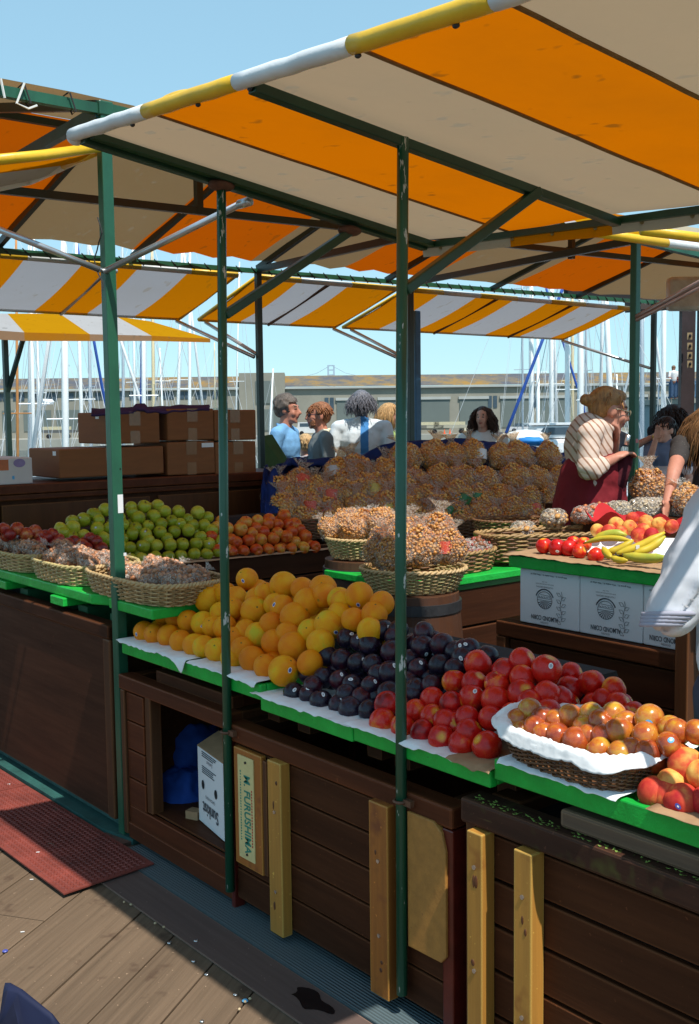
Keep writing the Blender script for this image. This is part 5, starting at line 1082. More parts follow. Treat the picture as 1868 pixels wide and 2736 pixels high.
for i, (p, q, r_, bend, lb) in enumerate(bans):
    P0 = V((0, 3.05 - .004 * i, 1.065)); nn = V((0, -math.sin(R(30)), math.cos(R(30))))
    a = hpl(D_[0] + p[0] / D_[2], D_[1] + p[1] / D_[2], P0, nn); c = hpl(D_[0] + q[0] / D_[2], D_[1] + q[1] / D_[2], P0, nn); r3 = r_ / D_[2] * depth(a) / F
    pts = []; rr = []
    for k in range(13):
        t = k / 12; w = a.lerp(c, t) + CU * (bend / D_[2] * depth(a) / F * 1.3 * math.sin(math.pi * t)) + nn * .012; pts.append(w); rr.append(r3 * max(.22, min(1, 3.2 * t + .3, 3.0 * (1 - t) + .28)))
    b = MB(); b.tube(pts, rr, 10); rt = b.build('banana', bm_, label=lb, cat='banana', group='bananas on the raised tray', smooth=True)
    b = MB(); b.tube([pts[0] - (pts[1] - pts[0]) * .25, pts[0] + (pts[1] - pts[0]) * .12], r3 * .3, 8); b.build('tip', tipm, rt, smooth=True)
    if i == 3: b = MB(); b.box(pts[5] - FWD * r3 * 1.02 + CU * .002, (.012, .002, .014), (0, 0, R(50))); b.build('sticker', M['stw'], rt)
# ================================================================ BAGGED SNACKS
def ico(sub=1):
    bm = bmesh.new(); bmesh.ops.create_icosphere(bm, subdivisions=sub, radius=1); vs = [v.co.copy() for v in bm.verts]; fs = [[v.index for v in f.verts] for f in bm.faces]; bm.free(); return vs, fs
IV, IF = ico(1)
def kernels(rx, ry, rz, n, kr, seed, flat=0.0, mats=2):
    rg = random.Random(seed); b = MB(); b.ell((0, 0, rz), (rx * .9, ry * .9, rz * .93), None, 16, 10)
    for i in range(n):
        z = 1 - 2 * (i + .5) / n; t = i * 2.39996; r_ = math.sqrt(1 - z * z); d = V((r_ * math.cos(t), r_ * math.sin(t), z)); sq = 1 + .22 * noise.noise(d * 1.6 + V((seed, 0, 0)))
        c = V((d.x * rx * sq, d.y * ry * sq, rz + d.z * rz * sq)) + V((rg.uniform(-1, 1), rg.uniform(-1, 1), rg.uniform(-1, 1))) * kr * .5
        k = kr * rg.uniform(.7, 1.25); q = Euler((rg.uniform(0, 6), rg.uniform(0, 6), rg.uniform(0, 6))).to_matrix(); st = V((rg.uniform(.7, 1.3), rg.uniform(.7, 1.2), rg.uniform(.7, 1.1)))
        b.add([c + q @ V((v.x * st.x, v.y * st.y, v.z * st.z)) * k * (1 + .75 * noise.noise(v * 1.6 + c * 37 + V((seed, 0, 0)))) for v in IV], IF, rg.randrange(mats))
    return b
def film(rx, ry, rz, seed, neck=True, amp=.12):
    b = MB()
    def fn(u, v):
        t = u * 2 * math.pi
        if neck:
            # profile from base to gathered neck to flared top
            prof = [(0, 0), (.8, .02), (1.08, .35), (1.1, .9), (.95, 1.45), (.62, 1.85), (.28, 2.12), (.2, 2.25), (.42, 2.5), (.62, 2.72)]
        else:
            prof = [(0, 0), (.9, .02), (1.1, .5), (1.1, 1.2), (.95, 1.8), (.6, 2.08), (.05, 2.12)]
        k = v * (len(prof) - 1); i = min(int(k), len(prof) - 2); f = k - i; r_ = prof[i][0] + (prof[i + 1][0] - prof[i][0]) * f; z = prof[i][1] + (prof[i + 1][1] - prof[i][1]) * f
        c, s = math.cos(t), math.sin(t); e = noise.noise(V((c * 3 + seed, s * 3, z * 3))) + .7 * noise.noise(V((c * 7, s * 7 + seed, z * 6)))
        if z > 2.2: e += .8 * math.sin(5 * t + seed)
        r_ *= 1 + amp * 1.6 * e; ys = 1 if z < 1.6 else max(.35, 1 - (z - 1.6) * .8)
        return V((c * r_ * rx * 1.05, s * r_ * ry * 1.05 * ys, z * rz + .06 * rz * e))
    b.grid(fn, 30, 22, closed_u=True)
    for i_, f_ in enumerate(b.f):
        if min(b.v[q].z for q in f_) > 1.45 * rz: b.mi[i_] = 1
    return b
pk1 = mpaint('caramel_popcorn', (.50, .20, .04), .4, .6, 30, 0); pk2 = mpaint('pale_popcorn', (.60, .30, .09), .45, .5, 30, 0); pk3 = mpaint('dark_caramel', (.30, .09, .018), .35, .4, 30, 0)
flm = mfilm('cellophane', .13, rough=.18, bs=5); flm2 = mfilm('clear_bag_film', .42, rough=.08, bs=5); flmn = mfilm('gathered_cellophane', .22, (.95, .78, .62), .2, 9); flmn2 = mfilm('gathered_clear_film', .5, (1, 1, 1), .12, 8)
pkd = [mpaint('popcorn_brightened', (.82, .31, .05), .4, .5, 30, 0), mpaint('pale_popcorn_brightened', (.90, .48, .15), .4, .4, 30, 0), mpaint('dark_caramel_brightened', (.52, .14, .025), .35, .5, 30, 0)]  # same popcorn in brighter colours, offsetting the shade over the display
POPD = [kernels(.5, .36, .5, 360, .045, s_).mesh('popcorn', [pkd[0], pkd[1], pkd[0], pkd[2]], True) for s_ in (1, 2, 3)]
POP = [kernels(.5, .36, .5, 330, .048, s_).mesh('popcorn', [pk1, pk2, pk1, pk3], True) for s_ in (1, 2, 3)]
for i, me in enumerate(POP):
    rg = random.Random(i)
FLM = [film(.5, .36, .5, s_, amp=.17).mesh('wrapper', [flm, flmn], True) for s_ in (1, 2, 3)]
def lab_mesh(mt):
    b = MB(); b.grid(lambda u, v: V(((u - .5) * .42, -.41 - .02 * math.cos((u - .5) * 3), .40 + (v - .5) * .36 + .03 * noise.noise(V((u * 4, v * 4, 1))))) + V((0, (.10 * (u - .5) ** 2) * 4, 0)), 6, 6); return b.mesh('bag_label', mt, True)
LABS = {'red': lab_mesh(M['labr']), 'green': lab_mesh(M['labg']), 'yellow': lab_mesh(M['gold']), 'white': lab_mesh(M['stw']), 'silver': lab_mesh(M['silver'])}
rb = random.Random(21)
def bag(name, body, wrap, c, size, face, lean, label, cat, group, lab=None, roll=0, tip=0):
    f = V(face); f.z = 0; f.normalize(); y = -f; x = y.cross(V((0, 0, 1))); m_ = rmat(x, y, V((0, 0, 1))) @ Euler((-lean, roll, tip)).to_matrix()
    o = inst(name, body, None, label, cat, group, V(c), m_, size)
    if wrap: inst('wrapper', wrap, o)
    if lab: inst('bag_label', LABS[lab], o, loc=(rb.uniform(-.08, .08), 0, rb.uniform(-.05, .15)), rot=(0, rb.uniform(-.5, .5), rb.uniform(-.3, .3)))
    return o
PP = DA + V((0, 0, .90)); pn_ = DN * math.sin(R(42)) + V((0, 0, math.cos(R(42))))
rows_ = [('top row', [(x, 1218 - (x - 960) * .018 - (20 if 1040 < x < 1500 else 0)) for x in range(905, 1520, 62)]),
         ('second row', [(x, 1262) for x in range(800, 1520, 64)]),
         ('third row', [(x, 1305 + (x - 760) * .01) for x in range(752, 1510, 66)]),
         ('fourth row', [(x, 1350) for x in range(765, 1500, 66)]),
         ('bottom row', [(x, 1388) for x in range(835, 1490, 68)])]
labsel = {(1, 0): 'red', (1, 1): 'red', (2, 0): 'red', (2, 2): 'red', (3, 2): 'red', (3, 3): 'red', (4, 0): 'red', (4, 3): 'red', (1, 3): 'yellow', (3, 4): 'yellow', (4, 2): 'yellow', (0, 0): 'silver', (0, 6): 'white', (2, 6): 'green', (3, 6): 'green', (3, 7): 'green', (2, 8): 'green', (3, 10): 'red', (4, 7): 'red', (4, 8): 'red', (0, 3): 'yellow', (2, 7): 'green', (1, 2): 'white', (3, 1): 'red'}
for ri, (rn, ps) in enumerate(rows_):
    for i, (x, y) in enumerate(ps):
        c = hpl(x + rb.uniform(-9, 9), y + rb.uniform(-6, 6) + 50 + (22 if x < 1060 and ri < 2 else 0), PP, pn_); k = rb.randrange(3); lb = labsel.get((ri, i))
        pos = 'leftmost' if i == 0 else 'rightmost' if i == len(ps) - 1 else ORD[i] + ' from left'
        label = ('popcorn bag with ' + lb + ' label, ' if lb else 'caramel popcorn bag, ') + pos + ' in the ' + rn + ' of the display'
        bag('popcorn_bag', POPD[k], FLM[rb.randrange(3)], c - V((0, 0, .02)), .180 * rb.uniform(.92, 1.1), V((1, rb.uniform(-.9, .1), 0)), rb.uniform(.0, .5), label, 'popcorn bag', 'popcorn bags on the sloping display', lb, rb.uniform(-.3, .3))
# bags lying in the centre baskets
for i, (x, y, d, sz, ln_) in enumerate([(930, 1412, 4.72, .13, 1.1), (985, 1398, 4.8, .14, 1.2), (1040, 1408, 4.72, .14, 1.0), (900, 1418, 4.75, .10, .8), (960, 1384, 4.86, .13, 1.4), (1055, 1378, 4.95, .13, 1.4)]):
    c = hd(x, y + 14, d); bag('popcorn_bag', POP[i % 3], FLM[i % 3], c, sz, V((1, -.9 + .3 * i, 0)), ln_, 'flat caramel popcorn bag, ' + ('leftmost' if i == 3 else ORD[i] + ' laid') + ' on the rear pale basket', 'popcorn bag', 'popcorn bags in the rear pale basket', None, rb.uniform(-.5, .5))
for i, (x, y, d, sz) in enumerate([(1010, 1495, 4.2, .13), (1068, 1500, 4.15, .13), (1120, 1492, 4.18, .15), (1085, 1455, 4.35, .15), (1160, 1450, 4.38, .15), (1190, 1485, 4.22, .13), (1035, 1465, 4.35, .13)]):
    c = hd(x, y + 20, d); bag('popcorn_bag', POP[(i + 1) % 3], FLM[i % 3], c, sz, V((1, rb.uniform(-1, 0), 0)), rb.uniform(.1, .7), 'golden popcorn bag, ' + ORD[i] + ' placed in the front pale basket', 'popcorn bag', 'popcorn bags in the front pale basket', 'red' if i == 5 else None, rb.uniform(-.4, .4))
# dried fruit packs in the brown basket
dm = [mpaint('dried_red_fruit', (.30, .045, .03), .45, .4, 30, 0), mpaint('dried_brown_fruit', (.24, .09, .04), .5, .4, 30, 0)]
DRY = [kernels(.5, .16, .5, 60, .10, 31 + s_).mesh('dried_fruit', dm, True) for s_ in (0, 1)]; DFL = film(.5, .16, .5, 8, False, .06).mesh('wrapper', [flm2, flm2], True)
for i in range(8):
    t = (i + .5) / 8; c = V((-3.25, 2.97 + .42 * t, .90)); bag('dried_fruit_pack', DRY[i % 2], DFL, c, .115, V((.3, -1, 0)), .55, f'pack of dark red dried fruit, {ORD[i]} from left in the centre brown basket', 'snack pack', 'dried fruit packs in the centre basket')
# packs in the long basket and round basket
PAL = mpaint('pale_nuts', (.55, .42, .26), .5, .3, 30, 0); ORN = mpaint('orange_dried_fruit', (.5, .14, .04), .45, .35, 30, 0); BRN = mpaint('brown_nuts', (.34, .14, .06), .45, .45, 30, 0); BRN2 = mpaint('glazed_nuts', (.52, .25, .13), .35, .4, 30, 0)
NUT = kernels(.5, .42, .36, 130, .07, 41).mesh('nuts', [PAL, PAL], True); NFL = film(.5, .42, .36, 5, False, .08).mesh('wrapper', [flm2, flm2], True); ORG_ = kernels(.5, .42, .33, 60, .11, 44).mesh('dried_fruit', [ORN, ORN], True); PLN = kernels(.5, .4, .3, 70, .10, 47).mesh('pale_pieces', [PAL, pk2], True)
for i, (x, y, d, me, nm, lb) in enumerate([(1400, 1425, 5.0, PLN, 'snack_bag', 'pale snack bag lying at the left end of the long basket'), (1482, 1392, 5.0, PLN, 'snack_bag', 'white snack bag standing behind the middle of the long basket'), (1565, 1385, 4.95, ORG_, 'snack_bag', 'bag of orange dried fruit at the left of the nut bags'), (1602, 1378, 4.95, ORG_, 'snack_bag', 'bag of orange dried fruit touching the white nut bag'), (1655, 1372, 4.9, NUT, 'nut_bag', 'white nut bag behind the red tissue')]):
    bag(nm, me, NFL, hd(x, y + 12, d), .105, V((1, -.6, 0)), .3, lb, 'snack bag', 'snack bags by the long basket')
for i in range(5):
    x = 1722 + i * 42; bag('nut_bag', NUT, NFL, hd(x, 1386, 5.15), .135, V((.8, -.6, 0)), .15, f'bag of pale round nuts, {ORD[i]} from the left, right of the square post', 'snack bag', 'bags of pale nuts on the nut counter', None)
bag('popcorn_bag', POP[0], FLM[1], hd(1868, 1372, 5.0), .17, V((1, -.5, 0)), .9, 'caramel popcorn bag lying at the right edge before the woman', 'popcorn bag', 'large popcorn bags at the right')
bag('popcorn_bag', POP[1], FLM[2], hd(1736, 1345, 5.9), .19, V((1, -.6, 0)), .15, 'big popcorn bag standing right of the square post', 'popcorn bag', 'large popcorn bags at the right')
b = MB(); q = hd(1760, 1345, 5.9); b.box2((q.x - .5, q.y - .35, .1), (q.x + .1, q.y + .35, q.z - .005)); b.build('rear_counter', M['darkY'], label='dark rear counter carrying the biggest popcorn bags', cat='counter')
# brown nut packs in the left baskets
NB1 = kernels(.5, .34, .26, 120, .075, 51).mesh('nuts', [BRN, BRN2], True); NB2 = kernels(.5, .34, .26, 120, .075, 53).mesh('nuts', [BRN2, BRN], True); NBF = film(.5, .34, .28, 4, True, .15).mesh('wrapper', [flm2, flmn2], True)
kk_ = 0
for bi, (cx_, hw_, n_, nmb) in enumerate([(-4.61, .21, 8, 'far left straw basket'), (-4.10, .19, 8, 'middle straw basket'), (-3.535, .26, 11, 'straw basket behind the green post')]):
    for i in range(n_):
        u_ = (i + .5) / n_; c = V((cx_ - hw_ + 2 * hw_ * u_, 1.965 + (.05 if i % 2 else -.06) + rb.uniform(-.02, .02), zs_ + .045 + rb.uniform(0, .015)))
        bag('nut_pack', NB1 if i % 3 else NB2, NBF, c, .125 * rb.uniform(.9, 1.1), V((rb.uniform(-.6, 1.4), -1, 0)), rb.uniform(.7, 1.25), f'clear pack of brown nuts, {ORD[i]} from left in the {nmb}', 'snack pack', 'nut packs in the straw baskets', None, rb.uniform(-.5, .5))
        if i % 3 == 0:
            pass
# navy tarp
ridge = [hd(716, 1390, 6.0), hd(716, 1330, 6.1), hd(722, 1256, 6.25), hd(765, 1222, 6.5), hd(880, 1228, 6.7), hd(1000, 1194, 6.85), hd(1150, 1164, 7.0), hd(1290, 1168, 7.15), hd(1400, 1182, 7.3), hd(1540, 1202, 7.5)]
def tarp_fn(u, v):
    k = u * (len(ridge) - 1); i = min(int(k), len(ridge) - 2); f = k - i; p = ridge[i].lerp(ridge[i + 1], f)
    if u < .25:
        d1 = V((.0, -.0, -.0)); side = V((-.10, .02, .0)); fr = V((.01, .07, -.01))
    else: side = V((-.30, .1, -.42)); fr = V((.12, .02, -.10)) * (1 if u > .45 else .4)
    fold = .022 * math.sin(v * 9 + 3 * noise.noise(V((u * 7, v * 2, 0)))) + .03 * noise.noise(V((u * 16, v * 4, 5))) + .015 * noise.noise(V((u * 40, v * 9, 5)))
    if v < .45: q = p + fr * (1 - v / .45)
    else: q = p + side * ((v - .45) / .55)
    return q + V((0, 0, fold)) + V((.02, -.01, 0)) * noise.noise(V((u * 25, v * 6, 9)))
b = MB(); b.grid(tarp_fn, 120, 26); o = b.build('blue_tarp', M['tarp'], label='navy blue tarp draped along the back of the popcorn display', cat='tarp', smooth=True); md = o.modifiers.new('t', 'SOLIDIFY'); md.thickness = .006
# green board leaning
rt = thing('leaning_board', hd(725, 1260, 7.6), 'dark green board leaning behind the tarp beside the man in blue', 'board')
P_ = [hd(698, 1165, 7.7), hd(727, 1160, 7.75), hd(768, 1225, 7.65), hd(800, 1300, 7.55), hd(715, 1300, 7.55)]
b = MB(); b.prism(P_, FWD * .04); b.build('panel', mpaint('dark_green_board', (.012, .09, .03), .5), rt, bevel=.004)
# ================================================================ PEOPLE
SK = {}
def skin(name, c): 
    mt, nt, b, _ = newmat(name); tc = nt.nodes.new('ShaderNodeTexCoord').outputs['Object']; n = noise_n(nt, tc, 14, 4, .6); rp = ramp(nt, n.outputs['Fac'], [(.3, sc3(c, .85)), (.7, sc3(c, 1.12))]); ln(nt, rp.outputs[0], b.inputs['Base Color']); b.inputs['Roughness'].default_value = .5; b.inputs['Specular IOR Level'].default_value = .35; return mt
skA, skB, skC = skin('fair_skin', (.52, .26, .18)), skin('ruddy_skin', (.5, .21, .14)), skin('pale_skin', (.58, .34, .26))
lipm = mpaint('lips', (.36, .10, .09), .5, .1, 30, 0); eyem = mpaint('eye_dark', (.03, .022, .02), .2, .1, 30, 0); browm = mpaint('eyebrow', (.10, .06, .035), .8, .1, 30, 0)
def mhair(name, c, var=.5):
    mt, nt, b, _ = newmat(name); tc = nt.nodes.new('ShaderNodeTexCoord').outputs['Object']; n = noise_n(nt, mapping(nt, tc, (70, 70, 16)), 1, 4, .7); rp = ramp(nt, n.outputs['Fac'], [(.3, sc3(c, 1 - var)), (.7, sc3(c, 1 + var))]); ln(nt, rp.outputs[0], b.inputs['Base Color']); b.inputs['Roughness'].default_value = .5; b.inputs['Specular IOR Level'].default_value = .4; bump(nt, n.outputs['Fac'], b, .7, .01); return mt
def remesh_obj(mb, vox, name, mats, parent, smooth_it=3, wr=0, seed=0, post=None):
    me = remesh(mb, vox, name, mats, smooth_it)
    og = ORG[parent.name]
    if wr:
        for v in me.vertices:
            d = v.normal; q = v.co * 1.0; v.co = v.co + d * wr * (noise.noise(V((q.x * 9 + seed, q.y * 9, q.z * 6))) + .6 * noise.noise(V((q.x * 22, q.y * 22 + seed, q.z * 13))))
    if post: post(me)
    for v in me.vertices: v.co -= og
    o = bpy.data.objects.new(name, me); col.objects.link(o); o.parent = parent; ORG[o.name] = og; return o
DEF = dict(pelvis=(0, 0, .95), belly=(0, .01, 1.08), chest=(0, .0, 1.27), neck=(0, -.01, 1.43), head=(0, .02, 1.585),
           shl=(-.185, -.01, 1.385), shr=(.185, -.01, 1.385), ell=(-.24, -.03, 1.10), elr=(.24, -.03, 1.10), wrl=(-.25, .05, .87), wrr=(.25, .05, .87),
           hil=(-.09, 0, .90), hir=(.09, 0, .90), knl=(-.10, .02, .49), knr=(.10, .02, .49), anl=(-.10, -.02, .08), anr=(.10, -.02, .08), tol=(-.12, .14, .03), tor=(.12, .14, .03))
def hand(b, wr, dr, pn_, s, side, curl=.5):
    """palm and five fingers; dr: finger direction, pn_: palm normal, side: thumb direction"""
    dr = dr.normalized(); pn_ = (pn_ - dr * pn_.dot(dr)).normalized(); sd = dr.cross(pn_) * side
    pc_ = wr + dr * .045 * s; m_ = rmat(sd, dr, pn_)
    b.ell(pc_, (.040 * s, .050 * s, .016 * s), m_, 12, 8); b.cap(wr - dr * .01, wr + dr * .03 * s, .024 * s, .022 * s, 8)
    for k, (o_, L) in enumerate(((.029, .068), (.010, .078), (-.010, .073), (-.028, .058))):
        p = wr + dr * .082 * s + sd * o_ * s; d1 = (dr + pn_ * curl * .5).normalized(); q = p + d1 * L * .5 * s; d2 = (dr + pn_ * curl * 1.6).normalized(); b.cap(p - dr * .015 * s, q, .0095 * s, .0085 * s, 8); b.cap(q, q + d2 * L * .5 * s, .0085 * s, .0068 * s, 8)
    p = wr + dr * .03 * s + sd * .034 * s; q = p + (sd * .7 + dr * .7 + pn_ * .2).normalized() * .036 * s; b.cap(p, q, .012 * s, .0105 * s, 8); b.cap(q, q + (dr * .9 + sd * .15 + pn_ * .4).normalized() * .03 * s, .0105 * s, .008 * s, 8)
def human(px, py, d, heading, label, sk=None, hairc=(.1, .06, .03), hair='short', top=(.5, .5, .5), trous=(.05, .06, .09), pose=None, hyaw=0, hpitch=0, sleeve=.5, topfn=None, topmats=None, jaw=1.0, glasses=None, collar=True, skirt=None, vox=.010, fem=False, world=None, scale=None, hs=1.0, extra=None, belly=1.0, shoulders=1.0):
    sk = sk or skA
    f = V(heading); f.z = 0; f.normalize(); rx = f.cross(V((0, 0, 1))); hc = hd(px, py, d); s = scale or hc.z / 1.585
    rt = thing('person', (hc.x - f.x * .02, hc.y - f.y * .02, 0), label, 'person'); B = V((hc.x, hc.y, 0)) - f * .02 * s
    J = {}
    for k, (x, y, z) in DEF.items():
        if k in ('shl', 'shr', 'ell', 'elr', 'wrl', 'wrr'): x *= shoulders
        J[k] = B + rx * x * s + f * y * s + V((0, 0, z * s))
    J['head'] = hc
    if world: J.update(world)
    if pose:
        for k, (x, y, z) in pose.items(): J[k] = B + rx * x * s + f * y * s + V((0, 0, z * s))
    hq = rmat(rx, f, V((0, 0, 1))) @ Euler((hpitch, 0, hyaw)).to_matrix(); hw = .9 if fem else 1.0; sh = s * hs
    def H(x, y, z): return J['head'] + hq @ V((x * hw, y, z)) * sh
    def HE(b, c, r_): b.ell(H(*c), tuple(q * sh for q in (r_[0] * hw, r_[1], r_[2])), hq, 16, 12)
    b = MB()
    HE(b, (0, -.012, .032), (.076, .096, .086)); HE(b, (0, .03, -.02), (.060, .064, .088)); HE(b, (0, .042, -.074), (.046 * jaw, .044, .036)); HE(b, (0, .074, -.094), (.021 * jaw, .018, .019))
    b.cap(H(0, .086, .022), H(0, .116, -.022), .010 * sh, .0135 * sh, 8); b.cap(H(-.012, .098, -.03), H(.012, .098, -.03), .009 * sh, .009 * sh, 8)
    b.cap(H(-.034, .076, .034), H(.034, .076, .034), .014 * sh, .014 * sh, 8)
    for sx_ in (-1, 1):
        HE(b, (sx_ * .036, .062, -.026), (.025, .024, .028)); HE(b, (sx_ * .076, -.006, -.004), (.011, .023, .034)); HE(b, (sx_ * .031, .079, .009), (.012, .010, .009))
    HE(b, (0, .092, -.050), (.024, .013, .007)); HE(b, (0, .090, -.060), (.021, .013, .008))
    b.cap(J['neck'] - V((0, 0, .03 * s)), J['head'] - V((0, 0, .06 * s)) - f * .012 * s, (.050 if fem else .060) * s, (.046 if fem else .055) * s)
    # torso, legs
    ch = J['chest']; b.ell(ch, (.15 * s * shoulders, .105 * s, .17 * s), rmat(rx, f, V((0, 0, 1)))); b.ell(J['belly'], (.13 * s, .10 * s * belly, .14 * s), rmat(rx, f, V((0, 0, 1)))); b.ell(J['pelvis'], (.15 * s, .11 * s, .12 * s), rmat(rx, f, V((0, 0, 1))))
    b.cap(J['shl'], J['shr'], .055 * s, .055 * s); b.cap(J['neck'], J['chest'], .06 * s, .1 * s)
    for e in 'lr':
        b.cap(J['sh' + e], J['el' + e], .048 * s, .038 * s); b.cap(J['el' + e], J['wr' + e], .037 * s, .025 * s)
        dv = (J['wr' + e] - J['el' + e]).normalized(); pnv = world.get('palm' + e, f) if world else f
        hand(b, J['wr' + e], world.get('hd' + e, dv) if world else dv, pnv, s, 1 if e == 'r' else -1, (world or {}).get('curl' + e, .5))
        b.cap(J['hi' + e], J['kn' + e], .078 * s, .055 * s); b.cap(J['kn' + e], J['an' + e], .052 * s, .036 * s); b.cap(J['an' + e] - V((0, 0, .03 * s)), J['to' + e], .036 * s, .032 * s)
    hqt = hq.transposed()
    def paint(me):
        for p in me.polygons:
            q = hqt @ (p.center - J['head']) / sh; q.x /= hw
            if q.y > .05:
                for sx_ in (-1, 1):
                    if ((q.x - sx_ * .031) / .0125) ** 2 + ((q.z - .009) / .0055) ** 2 < 1: p.material_index = 2
                    if ((q.x - sx_ * .033) / .021) ** 2 + ((q.z - .036) / .006) ** 2 < 1: p.material_index = 3
                if (q.x / .026) ** 2 + ((q.z + .055) / .011) ** 2 < 1 and q.y > .08: p.material_index = 1
    body = remesh_obj(b, vox, 'body', [sk, lipm, eyem, browm], rt, 2, 0, 0, paint)
    # clothing
    tm = topmats or [mcloth('shirt_' + label[:12], top, .85, .12, 8, .5, dist=.03)]
    b = MB(); g = .016 * s
    b.ell(ch, (.155 * s * shoulders + g, .108 * s + g, .18 * s), rmat(rx, f, V((0, 0, 1)))); b.ell(J['belly'], (.14 * s + g, .112 * s * belly + g, .17 * s), rmat(rx, f, V((0, 0, 1)))); b.ell(J['pelvis'] + V((0, 0, .03 * s)), (.155 * s + g, .12 * s + g, .11 * s), rmat(rx, f, V((0, 0, 1))))
    b.cap(J['shl'], J['shr'], .062 * s, .062 * s); b.cap(J['neck'].lerp(J['chest'], .2), J['chest'], .075 * s, .12 * s)
    for e in 'lr':
        b.cap(J['sh' + e], J['sh' + e].lerp(J['el' + e], min(1, sleeve * 1.0 if sleeve <= 1 else 1)), (.054 if fem else .062) * s, (.049 if fem else .056) * s)
        if sleeve > 1: b.cap(J['el' + e], J['el' + e].lerp(J['wr' + e], sleeve - 1), .056 * s, .043 * s)
        b.cap(J['neck'].lerp(J['sh' + e], .25), J['sh' + e], .055 * s, .06 * s)
    if collar: b.tube([J['neck'] + (rx * math.cos(t) * .068 + f * math.sin(t) * .066) * s + V((0, 0, (.012 - .028 * math.sin(t)) * s)) for t in [k * math.pi / 8 for k in range(16)]], .014 * s, 6, closed=True)
    inv = rmat(rx, f, V((0, 0, 1))).transposed()
    def tp(me):
        if topfn:
            for p in me.polygons: q = inv @ (p.center - B) / s; p.material_index = topfn(q)
    remesh_obj(b, .011, 'shirt', tm, rt, 3, .007 * s, len(label), tp)
    b = MB(); b.ell(J['pelvis'], (.155 * s, .118 * s, .12 * s), rmat(rx, f, V((0, 0, 1))))
    if skirt:
        b.cap(J['pelvis'] + V((0, 0, .06 * s)), J['pelvis'] - V((0, 0, .35 * s)), .16 * s, .23 * s)
        b.cap(J['pelvis'] - V((0, 0, .3 * s)), J['pelvis'] - V((0, 0, .6 * s)), .22 * s, .22 * s)
    for e in 'lr': b.cap(J['hi' + e], J['kn' + e], .088 * s, .066 * s); b.cap(J['kn' + e], J['an' + e], .064 * s, .056 * s)
    remesh_obj(b, .016, 'skirt' if skirt else 'trousers', [mcloth('legs_' + label[:12], skirt or trous, .8, .2, 6, .6, dist=.04)], rt, 3, .008 * s, 3)
    b = MB()
    for e in 'lr': b.cap(J['an' + e] - V((0, 0, .035 * s)) - f * .03 * s, J['to' + e], .044 * s, .038 * s)
    remesh_obj(b, .014, 'shoes', [mpaint('shoe_leather', (.04, .03, .025), .5)], rt, 2)
    # hair
    hm_ = mhair('hair_' + label[:14], hairc); b = MB(); rg = random.Random(len(label))
    def strands(n, zr, length, r0=.004, wave=0, spread=.01, back=True, front=False, droop=1.0):
        for i in range(n):
            t = rg.uniform(0, 2 * math.pi); 
            if not front and math.sin(t) > .35 and abs(math.cos(t)) < .85: continue
            ph = rg.uniform(*zr); st = V((.080 * math.sin(ph) * math.cos(t), -.012 + .1 * math.sin(ph) * math.sin(t), .034 + .09 * math.cos(ph)))
            L = length * rg.uniform(.7, 1.1); pts = []; d = V((math.cos(t) * .6, math.sin(t) * .6 - .2, -.2)).normalized(); p = st.copy(); a0 = rg.uniform(0, 6)
            for k in range(7):
                pts.append(H(p.x, p.y, p.z) + (V((math.cos(a0 + k * 1.9), math.sin(a0 + k * 1.9), 0)) * wave * sh)); dd = d.lerp(V((0, 0, -1)), min(1, (k + 1) / 4 * droop)).normalized(); p = p + dd * L / 6 + V((rg.uniform(-1, 1), rg.uniform(-1, 1), 0)) * spread * .5
            b.tube(pts, [r0 * sh * q for q in (1, 1.2, 1.2, 1.1, 1, .8, .35)], 5)
    cap_ = MB()
    if hair in ('short', 'curlyshort', 'buzz'):
        th = {'short': .010, 'curlyshort': .016, 'buzz': .007}[hair]
        HE(cap_, (0, -.022, .042), (.078 + th, .094 + th, .084 + th)); HE(cap_, (0, -.055, -.01), (.068 + th * .6, .05 + th, .06))
        if hair == 'curlyshort':
            for i in range(120):
                t = rg.uniform(0, 6.28); ph = rg.uniform(0, 2.0); c = V((.092 * math.sin(ph) * math.cos(t), -.022 + .108 * math.sin(ph) * math.sin(t), .042 + .098 * math.cos(ph)))
                if c.y > .045 and c.z < .07: continue
                if abs(c.x) > .06 and c.z < .02 and c.y > -.02: continue
                HE(cap_, tuple(c), (.014, .014, .012))
        else: strands(150, (.2, 1.6), .05, .005, 0, .01, True, True, .6)
    elif hair == 'bun':
        HE(cap_, (0, -.028, .045), (.083, .102, .088)); HE(cap_, (0, -.06, .0), (.072, .06, .07)); HE(cap_, (0, -.148, .03), (.036, .034, .034)); HE(cap_, (0, -.115, .03), (.028, .03, .026)); HE(cap_, (0, .03, .09), (.06, .05, .035))
        strands(60, (.3, 1.5), .06, .004, 0, .01, True, False, .8)
    else:
        HE(cap_, (0, -.026, .042), (.086, .102, .09)); HE(cap_, (0, -.06, -.01), (.078, .05, .075))
        if hair == 'long': HE(cap_, (0, -.07, -.11), (.085, .045, .12)); strands(1000, (.15, 1.5), .34, .0028, .002, .010)
        elif hair == 'curly':
            HE(cap_, (0, -.06, -.09), (.11, .06, .12)); strands(700, (.2, 1.6), .30, .004, .012, .03)
        elif hair == 'bob': HE(cap_, (0, -.05, -.05), (.088, .06, .085)); strands(900, (.2, 1.5), .20, .0026, .001, .008); strands(60, (.1, .9), .09, .006, 0, .01, True, True, 1.0)
        elif hair == 'shag': HE(cap_, (0, -.06, -.04), (.085, .055, .08)); strands(900, (.1, 1.6), .17, .0024, .003, .022)
    hb = MB(); hb.v = cap_.v; hb.f = cap_.f; hb.mi = cap_.mi
    me = remesh(hb, .012, 'hair', [hm_], 2)
    # clear the face
    bm = bmesh.new(); bm.from_mesh(me); kill = []
